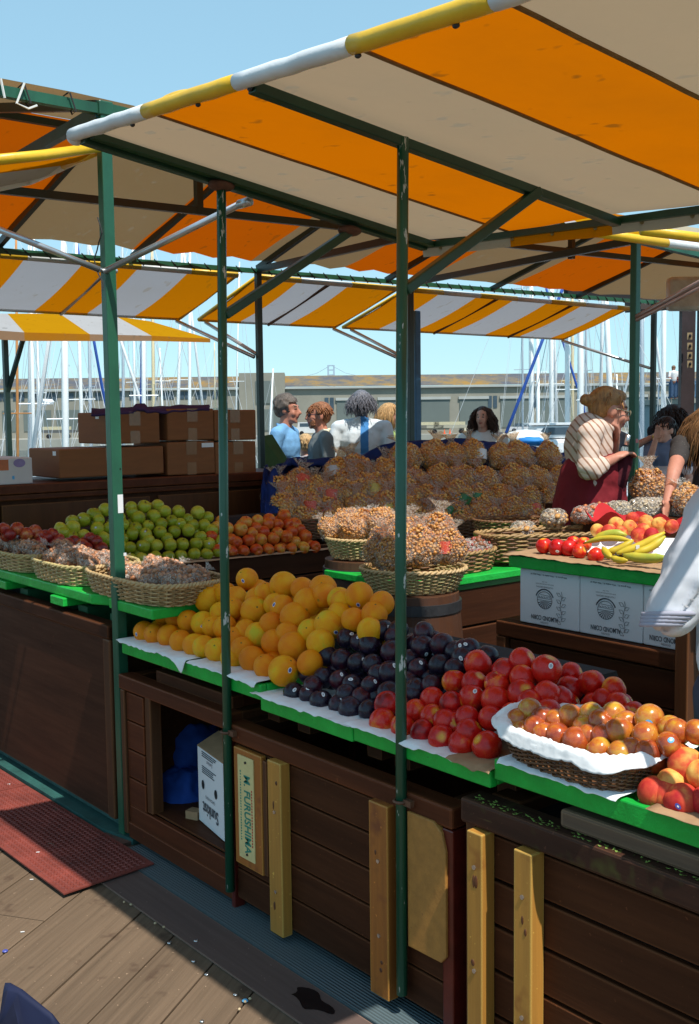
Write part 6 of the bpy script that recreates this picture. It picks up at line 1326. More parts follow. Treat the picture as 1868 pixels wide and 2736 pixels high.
    for fc in bm.faces:
        q = hqt @ (fc.calc_center_median() - J['head']) / sh
        if q.y > .035 and q.z < (.07 if hair not in ('bob',) else .05): kill.append(fc)
    bmesh.ops.delete(bm, geom=kill, context='FACES'); bm.to_mesh(me); bm.free()
    for v in me.vertices: v.co += v.normal * (.0015 if hair == 'bun' else .005) * sh * (noise.noise(v.co * 45) + (.9 * noise.noise(v.co * 90) if 'curly' in hair else 0)); v.co -= ORG[rt.name]
    ho = bpy.data.objects.new('hair', me); col.objects.link(ho); ho.parent = rt; ORG[ho.name] = ORG[rt.name]
    if b.v: b.build('hair_locks', hm_, ho, smooth=True)
    if glasses:
        b = MB()
        for sx_ in (-1, 1):
            if glasses == 'sun': b.ell(H(sx_ * .032, .096, .01), (.026 * sh, .006 * sh, .016 * sh), hq, 12, 8)
            else: b.tube([H(sx_ * .032 + .021 * math.cos(t), .104, .006 + .017 * math.sin(t)) for t in [k * math.pi / 8 for k in range(16)]], .0022 * sh, 5, closed=True)
            b.tube([H(sx_ * .054, .094, .014), H(sx_ * .080, .04, .014), H(sx_ * .083, -.01, .012)], .0032 * sh, 5)
        b.tube([H(-.01, .103, .012), H(.01, .103, .012)], .003 * sh, 5); b.build('sunglasses' if glasses == 'sun' else 'spectacles', mpaint('glasses_' + glasses, (.015, .015, .03) if glasses == 'sun' else (.25, .2, .12), .2, .1, 9, 0), rt, smooth=True)
    if extra: extra(rt, H, J, s, f, rx)
    return rt
# blue polo man, ginger man, grey haired person, blonde woman, child, curly woman
human(769, 1096, 9.3, RIGHT * .9 - AHEAD * .25, 'man with curly grey hair in a light blue polo shirt, facing the bearded man', skB, (.11, .085, .07), 'curlyshort', (.16, .36, .62), hpitch=-.05, sleeve=.6, jaw=1.15, shoulders=1.1, belly=1.15, hs=1.0)
def beard(rt, H, J, s, f, rx):
    b = MB()
    for i in range(160):
        t = rnd.uniform(-1.35, 1.35); z = rnd.uniform(-.10, -.045); r_ = .06 if z > -.08 else .05; p = H(math.sin(t) * r_ * .95, .038 + math.cos(t) * r_ * (.8 if z > -.08 else .75), z); b.ell(p, (.009, .009, .011), None, 6, 5)
    b.build('beard', mhair('ginger_beard', (.22, .085, .035)), rt, smooth=True)
human(852, 1112, 9.3, -RIGHT * .93 - AHEAD * .2, 'bearded ginger man in sunglasses and a grey and cream shirt, facing left', skB, (.26, .10, .04), 'buzz', topmats=[mcloth('grey_shirt', (.16, .18, .18), .85, .1, 8, .5, dist=.03), mcloth('cream_shirt', (.72, .68, .5), .85, .08, 8, .5, dist=.03)], topfn=lambda q: 1 if q.y < -.005 and abs(q.x) < .17 else 0, sleeve=.75, glasses='sun', jaw=1.2, shoulders=1.1, belly=1.2, extra=beard, hs=1.0)
human(966, 1080, 9.6, AHEAD * 1.0 + RIGHT * .12, 'grey haired person from behind, white shirt with a blue back stripe', skB, (.14, .14, .165), 'shag', topmats=[mcloth('white_shirt', (.62, .68, .72), .85, .06, 6, .8, dist=.05), mcloth('blue_stripe', (.06, .22, .5), .85, .1, 6, .5, dist=.03)], topfn=lambda q: 1 if abs(q.x - .035) < .033 and q.y < 0 else 0, sleeve=1.6, shoulders=1.12, hs=.95)
human(1045, 1112, 10.0, RIGHT * .95 - AHEAD * .25, 'woman with straight blonde hair and a fringe, facing right beside the scuffed pole', skA, (.46, .27, .11), 'bob', (.25, .35, .12), fem=True, sleeve=.6, hs=1.0)
human(815, 1190, 9.7, -RIGHT * .3 + AHEAD, 'small blond child half hidden between the two men', skC, (.5, .32, .15), 'short', (.4, .4, .45), scale=.80, vox=.012)
human(1289, 1116, 9.7, -AHEAD * .9 - RIGHT * .35, 'woman with long dark curly hair looking towards the camera over the tarp', skC, (.055, .028, .018), 'curly', (.6, .68, .7), fem=True, hpitch=-.02, sleeve=1.4, hs=.86)
# old woman with a bun
d0 = 5.5
W_ = dict(neck=hd(1600, 1140, d0), chest=hd(1572, 1192, d0 + .02), belly=hd(1568, 1255, d0 + .02), pelvis=hd(1572, 1315, d0 + .03), shr=hd(1575, 1160, d0 - .17), shl=hd(1600, 1160, d0 + .17), elr=hd(1572, 1258, d0 - .22), ell=hd(1632, 1232, d0 + .16), wrr=hd(1640, 1226, d0 - .13), wrl=hd(1644, 1178, d0 + .06))
W_.update(hdr=(hd(1665, 1212, d0 - .1) - hd(1640, 1226, d0 - .13)), hdl=(hd(1650, 1140, d0) - hd(1644, 1178, d0 + .06)), palmr=V((0, 0, -1)), palml=-RIGHT, curlr=1.0, curll=.7)
def sunlit_cuff(rt, H, J, s, f, rx):
    b = MB(); p = J['elr'].lerp(J['wrr'], .45); q = J['elr'].lerp(J['wrr'], .15); b.cap(q, p, .052, .050); b.cap(J['elr'] + V((0, 0, .02)), q, .056, .055); remesh_obj(b, .010, 'rolled_sleeve', [stripm], rt, 2, .012, 9)
    b = MB(); c = J['wrr'] + (hd(1665, 1212, d0 - .1) - hd(1640, 1226, d0 - .13)).normalized() * .09 + V((0, 0, .035)); b.tube([c, c + V((0, 0, .05)) + RIGHT * .01], .012, 8); b.build('silver_scoop', M['chrome'], rt, smooth=True)
    b = MB(); pv = J['pelvis'] - f * .01; b.cap(pv + V((0, 0, .07)) + f * .03, pv - V((0, 0, .30)) + f * .02, .165, .235); b.cap(pv - V((0, 0, .3)), pv - V((0, 0, .55)), .232, .235); remesh_obj(b, .014, 'apron', [mcloth('dark_red_apron', (.17, .012, .018), .85, .2, 7, .8, dist=.05)], rt, 2, .014, 2)
    b = MB(); kn = hd(1655, 1262, d0 - .05); b.cap(kn, hd(1640, 1300, d0 - .05), .05, .06); b.cap(kn, hd(1668, 1228, d0 - .04), .05, .045); remesh_obj(b, .012, 'apron_bundle', [mcloth('maroon_cloth', (.07, .008, .014), .85, .2, 9, .8, dist=.05)], rt, 2, .012, 4)
stripm = mcloth('striped_blouse', (.62, .48, .40), .85, .06, 9, .5, stripe=((.30, .16, .10), 'DIAGONAL', 12, .80, 1.2), dist=.03)
human(1628, 1098, d0, RIGHT, 'old woman with a ginger bun, striped blouse and dark red apron, hand at mouth', skB, (.33, .14, .04), 'bun', topmats=[stripm], trous=(.05, .04, .06), world=W_, hpitch=-.22, hyaw=.18, sleeve=1.0, glasses='clear', fem=True, skirt=(.17, .012, .018), vox=.0085, scale=1.0, hs=.93, extra=sunlit_cuff, belly=.80, shoulders=.84)
# boy eating, person behind him, leaning person in grey
def snack(rt, H, J, s, f, rx):
    b = MB(); b.ell(H(.0, .125, -.05), (.04 * s, .03 * s, .022 * s), None, 10, 8); b.ell(H(.015, .12, -.075), (.02, .02, .02)); b.build('snack', mpaint('yellow_snack', (.75, .45, .03), .5), rt, smooth=True)
bw = dict(elr=hd(1733, 1240, 8.8), wrr=hd(1752, 1175, 8.7))
human(1776, 1150, 9.0, -RIGHT * .8 - AHEAD * .6, 'dark haired boy in a blue and white T-shirt eating a yellow snack', skC, (.012, .010, .012), 'short', topmats=[mcloth('blue_tee', (.14, .22, .36), .85, .1, 8), mcloth('white_tee', (.62, .60, .64), .85, .06, 8)], topfn=lambda q: 1 if q.z < 1.22 else 0, sleeve=.7, collar=False, scale=.89, world=bw, extra=snack)
human(1792, 1122, 9.7, AHEAD * .9 - RIGHT * .2, 'person with thick black hair standing behind the boy', skC, (.008, .007, .009), 'curly', (.02, .02, .025), scale=.98, fem=True, hs=1.1)
human(1628, 1112, 9.2, RIGHT * .8 - AHEAD * .5, 'person in a grey-blue shirt reaching out behind the old woman', skC, (.05, .04, .03), 'short', (.18, .23, .30), world=dict(ell=hd(1700, 1190, 9.15), wrl=hd(1738, 1170, 9.1)), sleeve=.6, scale=.97)
# woman at the right edge
rw = dict(elr=hd(1800, 1262, 5.25), wrr=hd(1782, 1345, 5.1), shr=hd(1822, 1190, 5.5))
human(1930, 1140, 5.45, -AHEAD * .75 + RIGHT * .65, 'woman with long light brown hair in a dark speckled blouse at the right edge', skB, (.22, .10, .035), 'long', topmats=[mpaint('dark_speckled_blouse', (.03, .024, .022), .85, .2, 20, .2, chips=(.3, .26, .22), chip_amt=.66, chip_scale=150)], fem=True, hpitch=-.2, sleeve=.55, collar=False, world=rw, hs=1.1)
# person in the white jacket, only the arm in the picture
jw = dict(shl=hd(1945, 1395, 2.4), ell=hd(1800, 1628, 2.38), wrl=hd(1830, 1580, 2.60), shr=hd(2170, 1400, 2.5))
def jacket(rt, H, J, s, f, rx):
    b = MB(); sh_, e_, w_ = J['shl'], J['ell'], J['wrl']; b.cap(sh_ + V((.05, .05, .08)), sh_, .11, .105); b.cap(sh_, e_, .10, .058); b.ell(sh_.lerp(e_, .55) - V((0, 0, .012)), (.088, .075, .10)); b.cap(sh_ + V((.1, .05, -.05)), sh_ + V((.25, .1, -.5)), .16, .2)
    def folds(me):
        ax_ = (e_ - sh_).normalized()
        for v in me.vertices:
            rv = v.co - sh_; t = rv.dot(ax_); rp_ = rv - ax_ * t; a_g = math.atan2(rp_.z, rp_.dot(RIGHT)); g_ = math.sin(a_g * 4 + t * 9 + 2.5 * noise.noise(v.co * 5)); v.co += v.normal * (.006 * g_ * (.4 + .6 * min(1, max(0, t / .25))) + .003 * noise.noise(v.co * 14))
    remesh_obj(b, .008, 'jacket', [mcloth('white_nylon_jacket', (.60, .61, .66), .45, .04, 8, .7, dist=.04)], rt, 2, .006, 1, folds)
    ax2 = (e_ - sh_).normalized(); b = MB()
    for k in range(4): b.tube([e_ + ax2 * (.012 + .009 * k) + (RIGHT * math.cos(t) + ax2.cross(RIGHT).normalized() * math.sin(t)) * (.058 - .003 * k) for t in [q * math.pi / 12 for q in range(24)]], .006, 6, closed=True)
    b.build('ribbed_cuff', mcloth('grey_cuff', (.36, .36, .44), .7, .1, 12), rt, smooth=True)
human(2050, 1080, 2.45, -RIGHT * .3 + AHEAD, 'person in a loose white jacket, only the arm visible at the right edge', skB, (.1, .07, .05), 'short', (.7, .7, .74), world=jw, sleeve=.15, scale=1.0, extra=jacket)
# ================================================================ HARBOUR
WZ = -3.6
def mwater():
    mt, nt, b, _ = newmat('harbour_water'); tc = nt.nodes.new('ShaderNodeTexCoord').outputs['Object']; n = noise_n(nt, mapping(nt, tc, (.6, .6, 1)), 1.2, 4, .6); b.inputs['Base Color'].default_value = (.02, .05, .06, 1); b.inputs['Roughness'].default_value = .12; bump(nt, n.outputs['Fac'], b, .5, .3); return mt
b = MB(); b.add([(-4000, -4000, WZ), (4000, -4000, WZ), (4000, 4000, WZ), (-4000, 4000, WZ)], [(0, 1, 2, 3)]); b.build('harbour_water', mwater(), kind='structure', label='harbour water beyond the pier', org=(0, 0, WZ))
TS = 180.0
def far(x, y, t=TS): return hd(x, y, t)
# pier shed
def mroof():
    mt, nt, b, _ = newmat('lichen_roof'); tc = nt.nodes.new('ShaderNodeTexCoord').outputs['Object']; n = noise_n(nt, mapping(nt, tc, (.16, .16, .4)), 1.0, 7, .8); rp = ramp(nt, n.outputs['Fac'], [(.42, (.075, .08, .10)), (.52, (.16, .125, .08)), (.60, (.27, .15, .03))]); n2 = noise_n(nt, tc, 1.6, 3, .8); r2 = ramp(nt, n2.outputs['Fac'], [(.70, (0, 0, 0)), (.74, (1, 1, 1))]); ln(nt, mixc(nt, mth(nt, 'MULTIPLY', r2.outputs[0], .5), rp.outputs[0], (.4, .4, .36)), b.inputs['Base Color']); b.inputs['Roughness'].default_value = .9; return mt
wallm = mpaint('pier_shed_concrete', (.27, .255, .21), .9, .08, .4, 0); doorm = mpaint('grey_green_door', (.13, .155, .145), .7, .06, .3, 0); trimm = mpaint('pale_trim', (.40, .41, .39), .8, .06, .5, 0); winm = mpaint('shed_window', (.05, .075, .10), .3, .2, .6, 0); qw = mpaint('quay_concrete', (.33, .32, .28), .9, .12, .3, 0)
sh0 = V((far(934, 1080).x, far(934, 1080).y, 0)); SR = RIGHT * .998 + AHEAD * .05; SR.normalize(); SA = V((-SR.y, SR.x, 0))
def sp(px, z, off=0): 
    """point on the shed front for a pixel column"""
    d = ray(px, 1080); n = SA; t = ((sh0 + SA * off) - EYE).dot(n) / d.dot(n); q = EYE + d * t; q.z = z; return q
ZB, ZE, ZR = -1.5, 5.2, 8.0
def zpx(px, py, off=0):
    d = ray(px, py); t = ((sh0 + SA * off) - EYE).dot(SA) / d.dot(SA); return (EYE + d * t).z
ZE = zpx(1100, 1036); ZR = zpx(1100, 1001, 8); ZB = zpx(1100, 1158); ZQ = zpx(1100, 1185, -9)
shed = thing('pier_shed', sh0 + V((0, 0, ZB)), 'long concrete pier shed with a lichen-stained roof across the water', 'building')
def wallbox(mb, x0, x1, z0, z1, o0=0, o1=30):
    a, c = sp(x0, z0), sp(x1, z0); mb.prism([a + SA * o0, c + SA * o0, c + SA * o1, a + SA * o1], (0, 0, z1 - z0))
b = MB(); wallbox(b, -260, 640, ZB, ZE); wallbox(b, 762, 2200, ZB, ZE); b.build('wall', wallm, shed)
b = MB()
for x0, x1 in ((-260, 640), (762, 2200)):
    a, c = sp(x0, ZE + .35), sp(x1, ZE + .35); rr = SA * 8 + V((0, 0, ZR - ZE - .35)); b.add([a - SA * .3, c - SA * .3, c + rr, a + rr, c + rr + SA * 14, a + rr + SA * 14], [(0, 1, 2, 3), (3, 2, 4, 5)])
b.build('roof', mroof(), shed)
b = MB(); wallbox(b, -260, 640, ZE, ZE + .3, -.5, 0); wallbox(b, 762, 2200, ZE, ZE + .3, -.5, 0); b.build('eave_trim', trimm, shed)
b = MB(); wallbox(b, 640, 762, ZB, ZR + .25, -.6, 20); b.build('end_tower', wallm, shed)
zd0, zd1 = zpx(1100, 1145), zpx(1100, 1068)
for i, x0 in enumerate((900, 1012, 1126, 1228, 1338, 1440, 1545, 1652, 1740)):
    w_ = 75 if i not in (0, 1) else 82; b = MB(); wallbox(b, x0, x0 + w_, zd0, zd1, -.12, .0); d_ = b.build('cargo_door', doorm, shed)
    b = MB(); wallbox(b, x0 - 3, x0 + w_ + 3, zd1, zd1 + .45, -.3, 0); b.build('lintel', trimm, d_)
zw0, zw1 = zpx(1100, 1092), zpx(1100, 1060)
for x0 in (868, 882, 984, 1098, 1112, 1304, 1318, 1412, 1425, 1514, 1618, 1632, 1722):
    b = MB(); wallbox(b, x0, x0 + 10, zw0, zw1, -.1, 0); b.build('window', winm, shed)
zw0, zw1 = zpx(300, 1068), zpx(300, 1049)
for i in range(14):
    x0 = -8 + i * 44 + (3 if i > 6 else 0); b = MB(); wallbox(b, x0, x0 + 14, zw0, zw1, -.1, 0); wallbox(b, x0 + 16, x0 + 30, zw0, zw1, -.1, 0); w1 = b.build('window', winm, shed)
for x0, x1 in ((-60, -20), (5, 12), (30, 40), (62, 136), (150, 240), (300, 380), (420, 500), (540, 620)):
    b = MB(); wallbox(b, x0, x1, zpx(300, 1150), zpx(300, 1094), -.1, 0); b.build('cargo_door', doorm, shed)
b = MB(); wallbox(b, 684, 726, zpx(700, 1078), zpx(700, 1018), -.75, -.6); b.build('tower_door', doorm, shed); b = MB(); wallbox(b, 690, 760, zpx(700, 1150), zpx(700, 1094), -.75, -.6); b.build('cargo_door', doorm, shed)
b = MB(); wallbox(b, -260, 2200, WZ, ZB, -9, 30); b.build('far_quay', qw, kind='structure', label='pale concrete quay below the pier shed')
# vehicles along the quay
def vehicle(px, L, kind, c, label):
    p = sp(px, ZB) - SA * 5; rt = thing('parked_' + kind, p, label, kind, 'vehicles parked along the far quay'); X = SR
    mt = mpaint('paint_' + label[:9], c, .35, .1, 1, 0)
    def blk(x0, x1, z0, z1, wd=1.8, tx=0): 
        a = p + X * x0; c_ = p + X * x1; m_ = MB(); m_.prism([a + V((0, 0, z0)), c_ + V((0, 0, z0)), c_ - X * tx + V((0, 0, z1)), a + X * tx + V((0, 0, z1))], SA * wd); return m_
    if kind == 'trailer': blk(0, L, .9, 1.35, 2.2).build('flatbed', mt, rt); blk(0, L * .9, 1.4, 1.9, .3).build('side_rail', mpaint('cream_rail', (.5, .45, .3), .6), rt)
    elif kind == 'van': blk(0, L, .4, 1.3).build('body', mt, rt); blk(.2, L - .9, 1.3, 2.1, 1.8, .15).build('cab', mt, rt); blk(.6, L - 1.2, 1.4, 1.95, -.03).build('window', winm, rt)
    else: blk(0, L, .35, .95).build('body', mt, rt); blk(L * .2, L * .85, .95, 1.5, 1.7, .4).build('cabin', winm, rt)
    for xx in (.18, .8):
        q = p + X * L * xx + V((0, 0, .36)); m_ = MB(); m_.tube([q - SA * .05, q + SA * .25], .36, 12); m_.build('wheel', M['hole'], rt)
for a in ((130, 5, 'trailer', (.1, .1, .1), 'dark trailer on the quay behind the tallest mast'), (262, 4.4, 'car', (.08, .1, .12), 'dark car on the quay left of the boxes'), (790, 5, 'van', (.6, .6, .6), 'white van on the quay behind the bearded man'), (1062, 7, 'trailer', (.14, .13, .11), 'flatbed trailer on the quay left of the centre pole'), (1130, 7, 'trailer', (.35, .33, .26), 'flatbed trailer with cream rails right of the centre pole'), (1228, 4.6, 'car', (.55, .5, .38), 'cream car on the quay left of the curly haired woman'), (1345, 4.4, 'car', (.5, .5, .52), 'silver car on the quay right of the curly haired woman')): vehicle(*a)
# traffic cones
for x in (1172, 1186):
    p = sp(x, ZB) - SA * 7; b = MB(); b.lathe([(.25, 0), (.25, .05), (.16, .06), (.03, .75)], p, 12); b.build('traffic_cone', mpaint('cone_orange', (.8, .12, .03), .5), label='orange traffic cone on the quay, ' + ('left' if x < 1180 else 'right') + ' one of the pair', cat='cone', group='traffic cones on the quay')
# distant bridge tower with cables
bp = hd(886, 1090, 1900); rt = thing('suspension_bridge', V((bp.x, bp.y, WZ)), 'faint grey suspension bridge tower far beyond the shed roof', 'bridge'); bmt = mpaint('bridge_haze_tint', (.42, .52, .62), .9, .03, .01, 0)  # pale blue-grey colour stands in for the haze of distance
b = MB(); zt = hd(886, 976, 1900).z; 
for o_ in (-5, 5): q = V((bp.x, bp.y, WZ)) + RIGHT * o_; b.bar(q, V((q.x, q.y, zt)), 3, 3, (RIGHT.x, RIGHT.y, 0))
for zf_ in (.99, .9, .8, .7, .6): b.bar(V((bp.x, bp.y, 0)) - RIGHT * 5 + V((0, 0, zt * zf_)), V((bp.x, bp.y, 0)) + RIGHT * 5 + V((0, 0, zt * zf_)), 2, 2)
b.build('tower', bmt, rt)
for sgn in (-1, 1):
    b = MB(); e_ = V((bp.x, bp.y, 0)) + RIGHT * sgn * 60; b.tube([V((bp.x, bp.y, zt)), V((bp.x, bp.y, 0)) + RIGHT * sgn * 25 + V((0, 0, zt * .84)), e_ + V((0, 0, zt * .74))], .45, 5); b.build('cable', bmt, rt)
# sailing boats
wm = mpaint('white_mast', (.86, .87, .86), .4, .06, 1, 0); hullm = mpaint('white_hull', (.74, .75, .76), .3, .05, .6, 0); bluecov = mpaint('blue_sail_cover', (.02, .08, .35), .8, .2, 2, 0); navyc = mpaint('navy_sail_cover', (.015, .02, .10), .8, .2, 2, 0); maroon = mpaint('maroon_cover', (.2, .03, .05), .8, .2, 2, 0); wire = mpaint('rigging_wire', (.5, .53, .56), .5, .1, 1, 0); woodm = mpaint('orange_wood_mast', (.5, .22, .07), .4, .2, 2, 0); creamm = mpaint('cream_mast', (.7, .58, .36), .4, .06, 1, 0); greym = mpaint('grey_mast', (.42, .48, .54), .4, .06, 1, 0)
def boat(xb, xt, wpx, d, label, mt=None, cover=None, jib=None, top=620, hull=True, spread=True, yaw=None, radar=False, base_y=1150, boomlen=4.0):
    mt = mt or wm; pb = hd(xb, base_y, d); h0 = V((pb.x, pb.y, WZ)); dirx = RIGHT * math.cos(yaw or 0) + AHEAD * math.sin(yaw or 0); pt = hd(xt + (xb - xt) * 0, top, d)
    rt = thing('sailing_boat', h0, label, 'sailing boat', 'sailing boats in the marina'); r_ = max(wpx * .58 * d / F, .03); deckz = WZ + 1.0
    lean = V((pt.x - pb.x, pt.y - pb.y, pt.z - pb.z)); m0 = pb + lean * ((deckz - pb.z) / lean.z); m0.z = deckz
    b = MB(); b.tube([m0, m0.lerp(pt, .6), pt], [r_, r_ * .95, r_ * .7], 10); b.build('mast', mt, rt, smooth=True)
    # hull: lofted stations
    L, Bm = 9.0, 1.5; side = V((-dirx.y, dirx.x, 0)); ctr = V((m0.x, m0.y, WZ)) - dirx * .6
    b = MB(); st_ = []
    for i in range(11):
        t = i / 10 * 2 - 1; wv = Bm * (1 - abs(t) ** 2.4 * (1 if t > 0 else .55)); fb = 1.0 + .25 * t * t
        st_.append([ctr + dirx * t * L / 2 + side * (wv * a_) + V((0, 0, z_)) for a_, z_ in ((-.02, -.25), (.7, .1), (1, fb), (.92, fb + .02), (0, fb + .08), (-.92, fb + .02), (-1, fb), (-.7, .1))])
    o_ = 0; vs = [q for s_ in st_ for q in s_]; fs = [(i * 8 + j, i * 8 + (j + 1) % 8, (i + 1) * 8 + (j + 1) % 8, (i + 1) * 8 + j) for i in range(10) for j in range(8)]; fs += [tuple(range(8)), tuple(range(80, 88))]; b.add(vs, fs); b.build('hull', hullm, rt)
    b = MB(); cc_ = ctr - dirx * .4 + V((0, 0, 1.05)); b.prism([cc_ - dirx * 1.6 - side * .8, cc_ + dirx * 2 - side * .6, cc_ + dirx * 2 + side * .6, cc_ - dirx * 1.6 + side * .8], (0, 0, .45)); cb_ = b.build('cabin', hullm, rt, bevel=.08)
    b = MB(); b.prism([cc_ - dirx * 1.2 - side * .82 + V((0, 0, .15)), cc_ + dirx * 1.5 - side * .66 + V((0, 0, .15)), cc_ + dirx * 1.5 + side * .66 + V((0, 0, .15)), cc_ - dirx * 1.2 + side * .82 + V((0, 0, .15))], (0, 0, .16)); b.build('cabin_window', winm, cb_)
    bs = m0 + V((0, 0, 1.0)); b = MB(); b.tube([bs, bs - dirx * boomlen + V((0, 0, -.1))], .06, 8); b.build('boom', mt, rt)
    if cover: b = MB(); b.tube([bs + V((0, 0, .8)), bs - dirx * .3 + V((0, 0, .25)), bs - dirx * boomlen * .5 + V((0, 0, .12)), bs - dirx * boomlen * .95 + V((0, 0, .0))], [.12, .28, .22, .1], 8); b.build('sail_cover', cover, rt, smooth=True)
    b = MB()
    for sgn in (-1, 1): b.tube([m0.lerp(pt, .96), ctr + side * sgn * 1.4 + V((0, 0, 1))], .008, 4)
    b.tube([pt, ctr - dirx * L * .48 + V((0, 0, 1))], .008, 4); b.tube([m0.lerp(pt, .7), ctr + dirx * L * .3 + side + V((0, 0, 1))], .008, 4); b.build('rigging', wire, rt)
    b = MB(); b.tube([m0.lerp(pt, .97), ctr + dirx * L * .48 + V((0, 0, 1.2))], .014 if not jib else (.05 if jib is bluecov else .06), 8); b.build('furled_jib' if jib else 'forestay', jib or wire, rt, smooth=True)
    if spread:
        for t in (.46, .78): q = m0.lerp(pt, t); b = MB(); b.tube([q - side * .5, q, q + side * .5], .022, 6); b.build('spreader', mt, rt)
    if radar: b = MB(); q = m0.lerp(pt, .42) + dirx * .3; b.lathe([(.02, 0), (.26, .02), (.3, .12), (.22, .2), (.02, .22)], q, 14); b.bar(q - dirx * .3, q, .06, .06); b.build('radar_dome', hullm, rt, smooth=True)
    return rt
boat(89, 80, 10, 34, 'sailing boat with the white mast just right of the orange mast', jib=hullm, cover=navyc, yaw=1.9)
boat(107, 90, 7, 40, 'sailing boat with a thin white mast beside the tallest mast, left of it', radar=True, yaw=.8)
boat(175, 170, 17, 28, 'sailing boat with the thickest white mast at the left', yaw=2.2, jib=hullm, boomlen=3)
boat(219, 203, 9, 36, 'sailing boat with a white mast and dark covers, just left of the green post', cover=maroon, yaw=1.4, jib=bluecov)
boat(243, 234, 8, 44, 'sailing boat with a greyish mast touching the left side of the green post', mt=greym, yaw=.6, spread=True, jib=hullm)
boat(47, 43, 7, 30, 'sailing boat with the orange wooden mast at the far left', mt=woodm, yaw=2.6, cover=navyc)
boat(361, 354, 6, 48, 'sailing boat with a radar dome on its mast above the cardboard boxes', radar=True, yaw=1.0)
boat(385, 382, 11, 38, 'sailing boat with the broad white mast above the cardboard boxes', yaw=1.8, jib=bluecov)
boat(411, 406, 8, 46, 'sailing boat with a cream mast above the cardboard boxes', mt=creamm, yaw=.7)
boat(437, 427, 5, 55, 'sailing boat with a short thin mast above the cardboard boxes', top=930, yaw=2.1)
boat(474, 488, 7, 50, 'sailing boat with a mast leaning right, above the box stack', yaw=1.2, jib=hullm)
boat(507, 507, 8, 42, 'sailing boat with a white mast just left of the two poles', yaw=2.4)
boat(330, 327, 7, 52, 'sailing boat with a grey mast touching the right side of the green post', mt=greym, yaw=1.6)
boat(576, 573, 3, 70, 'sailing boat with a hair-thin tan mast left of the dark square post', mt=creamm, top=915, spread=False, yaw=.9)
boat(630, 640, 4, 66, 'sailing boat with a thin white mast left of the dark post above the boxes', top=700, yaw=1.2)
boat(722, 730, 5, 75, 'sailing boat with a thin white mast before the shed tower', top=985, yaw=1.7, spread=False)
boat(1397, 1395, 5, 60, 'sailing boat with a slender grey mast at the left of the right-hand group', mt=greym, yaw=1.1)
boat(1420, 1419, 12, 46, 'sailing boat with the first thick white mast right of the curly haired woman', yaw=.2, jib=bluecov, boomlen=3.5)
boat(1438, 1437, 9, 52, 'sailing boat with a white mast topped below the flap, second in the right group', top=900, yaw=1.9)
boat(1474, 1473, 11, 44, 'sailing boat with a white mast above the white motor boat', yaw=1.3, jib=hullm)
boat(1516, 1516, 12, 40, 'sailing boat with the white mast left of the cream mast', yaw=2.0, cover=navyc)
boat(1530, 1529, 8, 47, 'sailing boat with a cream mast left of the old woman', mt=creamm, yaw=1.0)
boat(1551, 1553, 16, 34, 'sailing boat with the widest mast, just left of the old woman', yaw=2.7, cover=bluecov, jib=bluecov)
boat(1566, 1566, 6, 58, 'sailing boat with a grey mast behind the old woman', mt=greym, yaw=.5)
boat(1634, 1612, 14, 38, 'sailing boat with a leaning white mast above the old woman', yaw=1.5, jib=hullm)
boat(1716, 1715, 11, 42, 'sailing boat with a pale mast between the two right posts', mt=greym, yaw=.9, jib=hullm)
boat(1772, 1776, 12, 48, 'sailing boat with a white mast beside the lookout platform', yaw=2.2, jib=hullm)
boat(1652, 1648, 5, 62, 'sailing boat with a short mast behind the old woman', top=1000, yaw=1.4)
# motor boat
p = hd(1465, 1172, 36); rt = thing('motor_boat', V((p.x, p.y, WZ)), 'white cabin motor boat with dark windows, left of the old woman', 'motor boat')
b = MB(); zz = p.z; X, Y = RIGHT, AHEAD
b.prism([p - X * 1.3 + V((0, 0, -.0)), p - X * .9 - Y * .8 - V((0, 0, .05)), p + X * 1.4 - Y * .8, p + X * 1.6 + V((0, 0, .1)), p + X * 1.4 + Y * .9, p - X * .9 + Y * .9], V((0, 0, WZ - p.z - .2))); b.build('hull', hullm, rt, bevel=.1)
b = MB(); c_ = p + V((0, 0, .02)); b.prism([c_ - X * .55 - Y * .6, c_ + X * 1.2 - Y * .6, c_ + X * 1.2 + Y * .6, c_ - X * .55 + Y * .6], V((0, 0, .42))); cb = b.build('cabin', hullm, rt, bevel=.08)
b = MB(); b.prism([c_ - X * .45 - Y * .62 + V((0, 0, .12)), c_ + X * 1.1 - Y * .62 + V((0, 0, .12)), c_ + X * 1.0 - Y * .61 + V((0, 0, .36)), c_ - X * .25 - Y * .61 + V((0, 0, .36))], Y * .05); b.build('window', winm, cb)
b = MB(); b.prism([c_ - X * .75 - Y * .65 + V((0, 0, .44)), c_ + X * 1.3 - Y * .65 + V((0, 0, .44)), c_ + X * 1.3 + Y * .65 + V((0, 0, .44)), c_ - X * .75 + Y * .65 + V((0, 0, .44))], V((0, 0, .06))); b.build('cabin_roof', hullm, rt)
p = hd(1405, 1172, 33); b = MB(); b.ell(p, (.7, .7, .28)); b.build('inflatable_dinghy', hullm, label='rounded white dinghy beside the motor boat', cat='dinghy', smooth=True)
p = hd(1417, 1180, 30); b = MB(); b.grid(lump(p, (.4, .3, .13), 3), 16, 10, closed_u=True); b.build('blue_boat_cover', mpaint('boat_cover_blue', (.02, .2, .55), .7, .1, 2, 0), label='bright blue boat cover left of the motor boat', cat='boat cover', smooth=True)
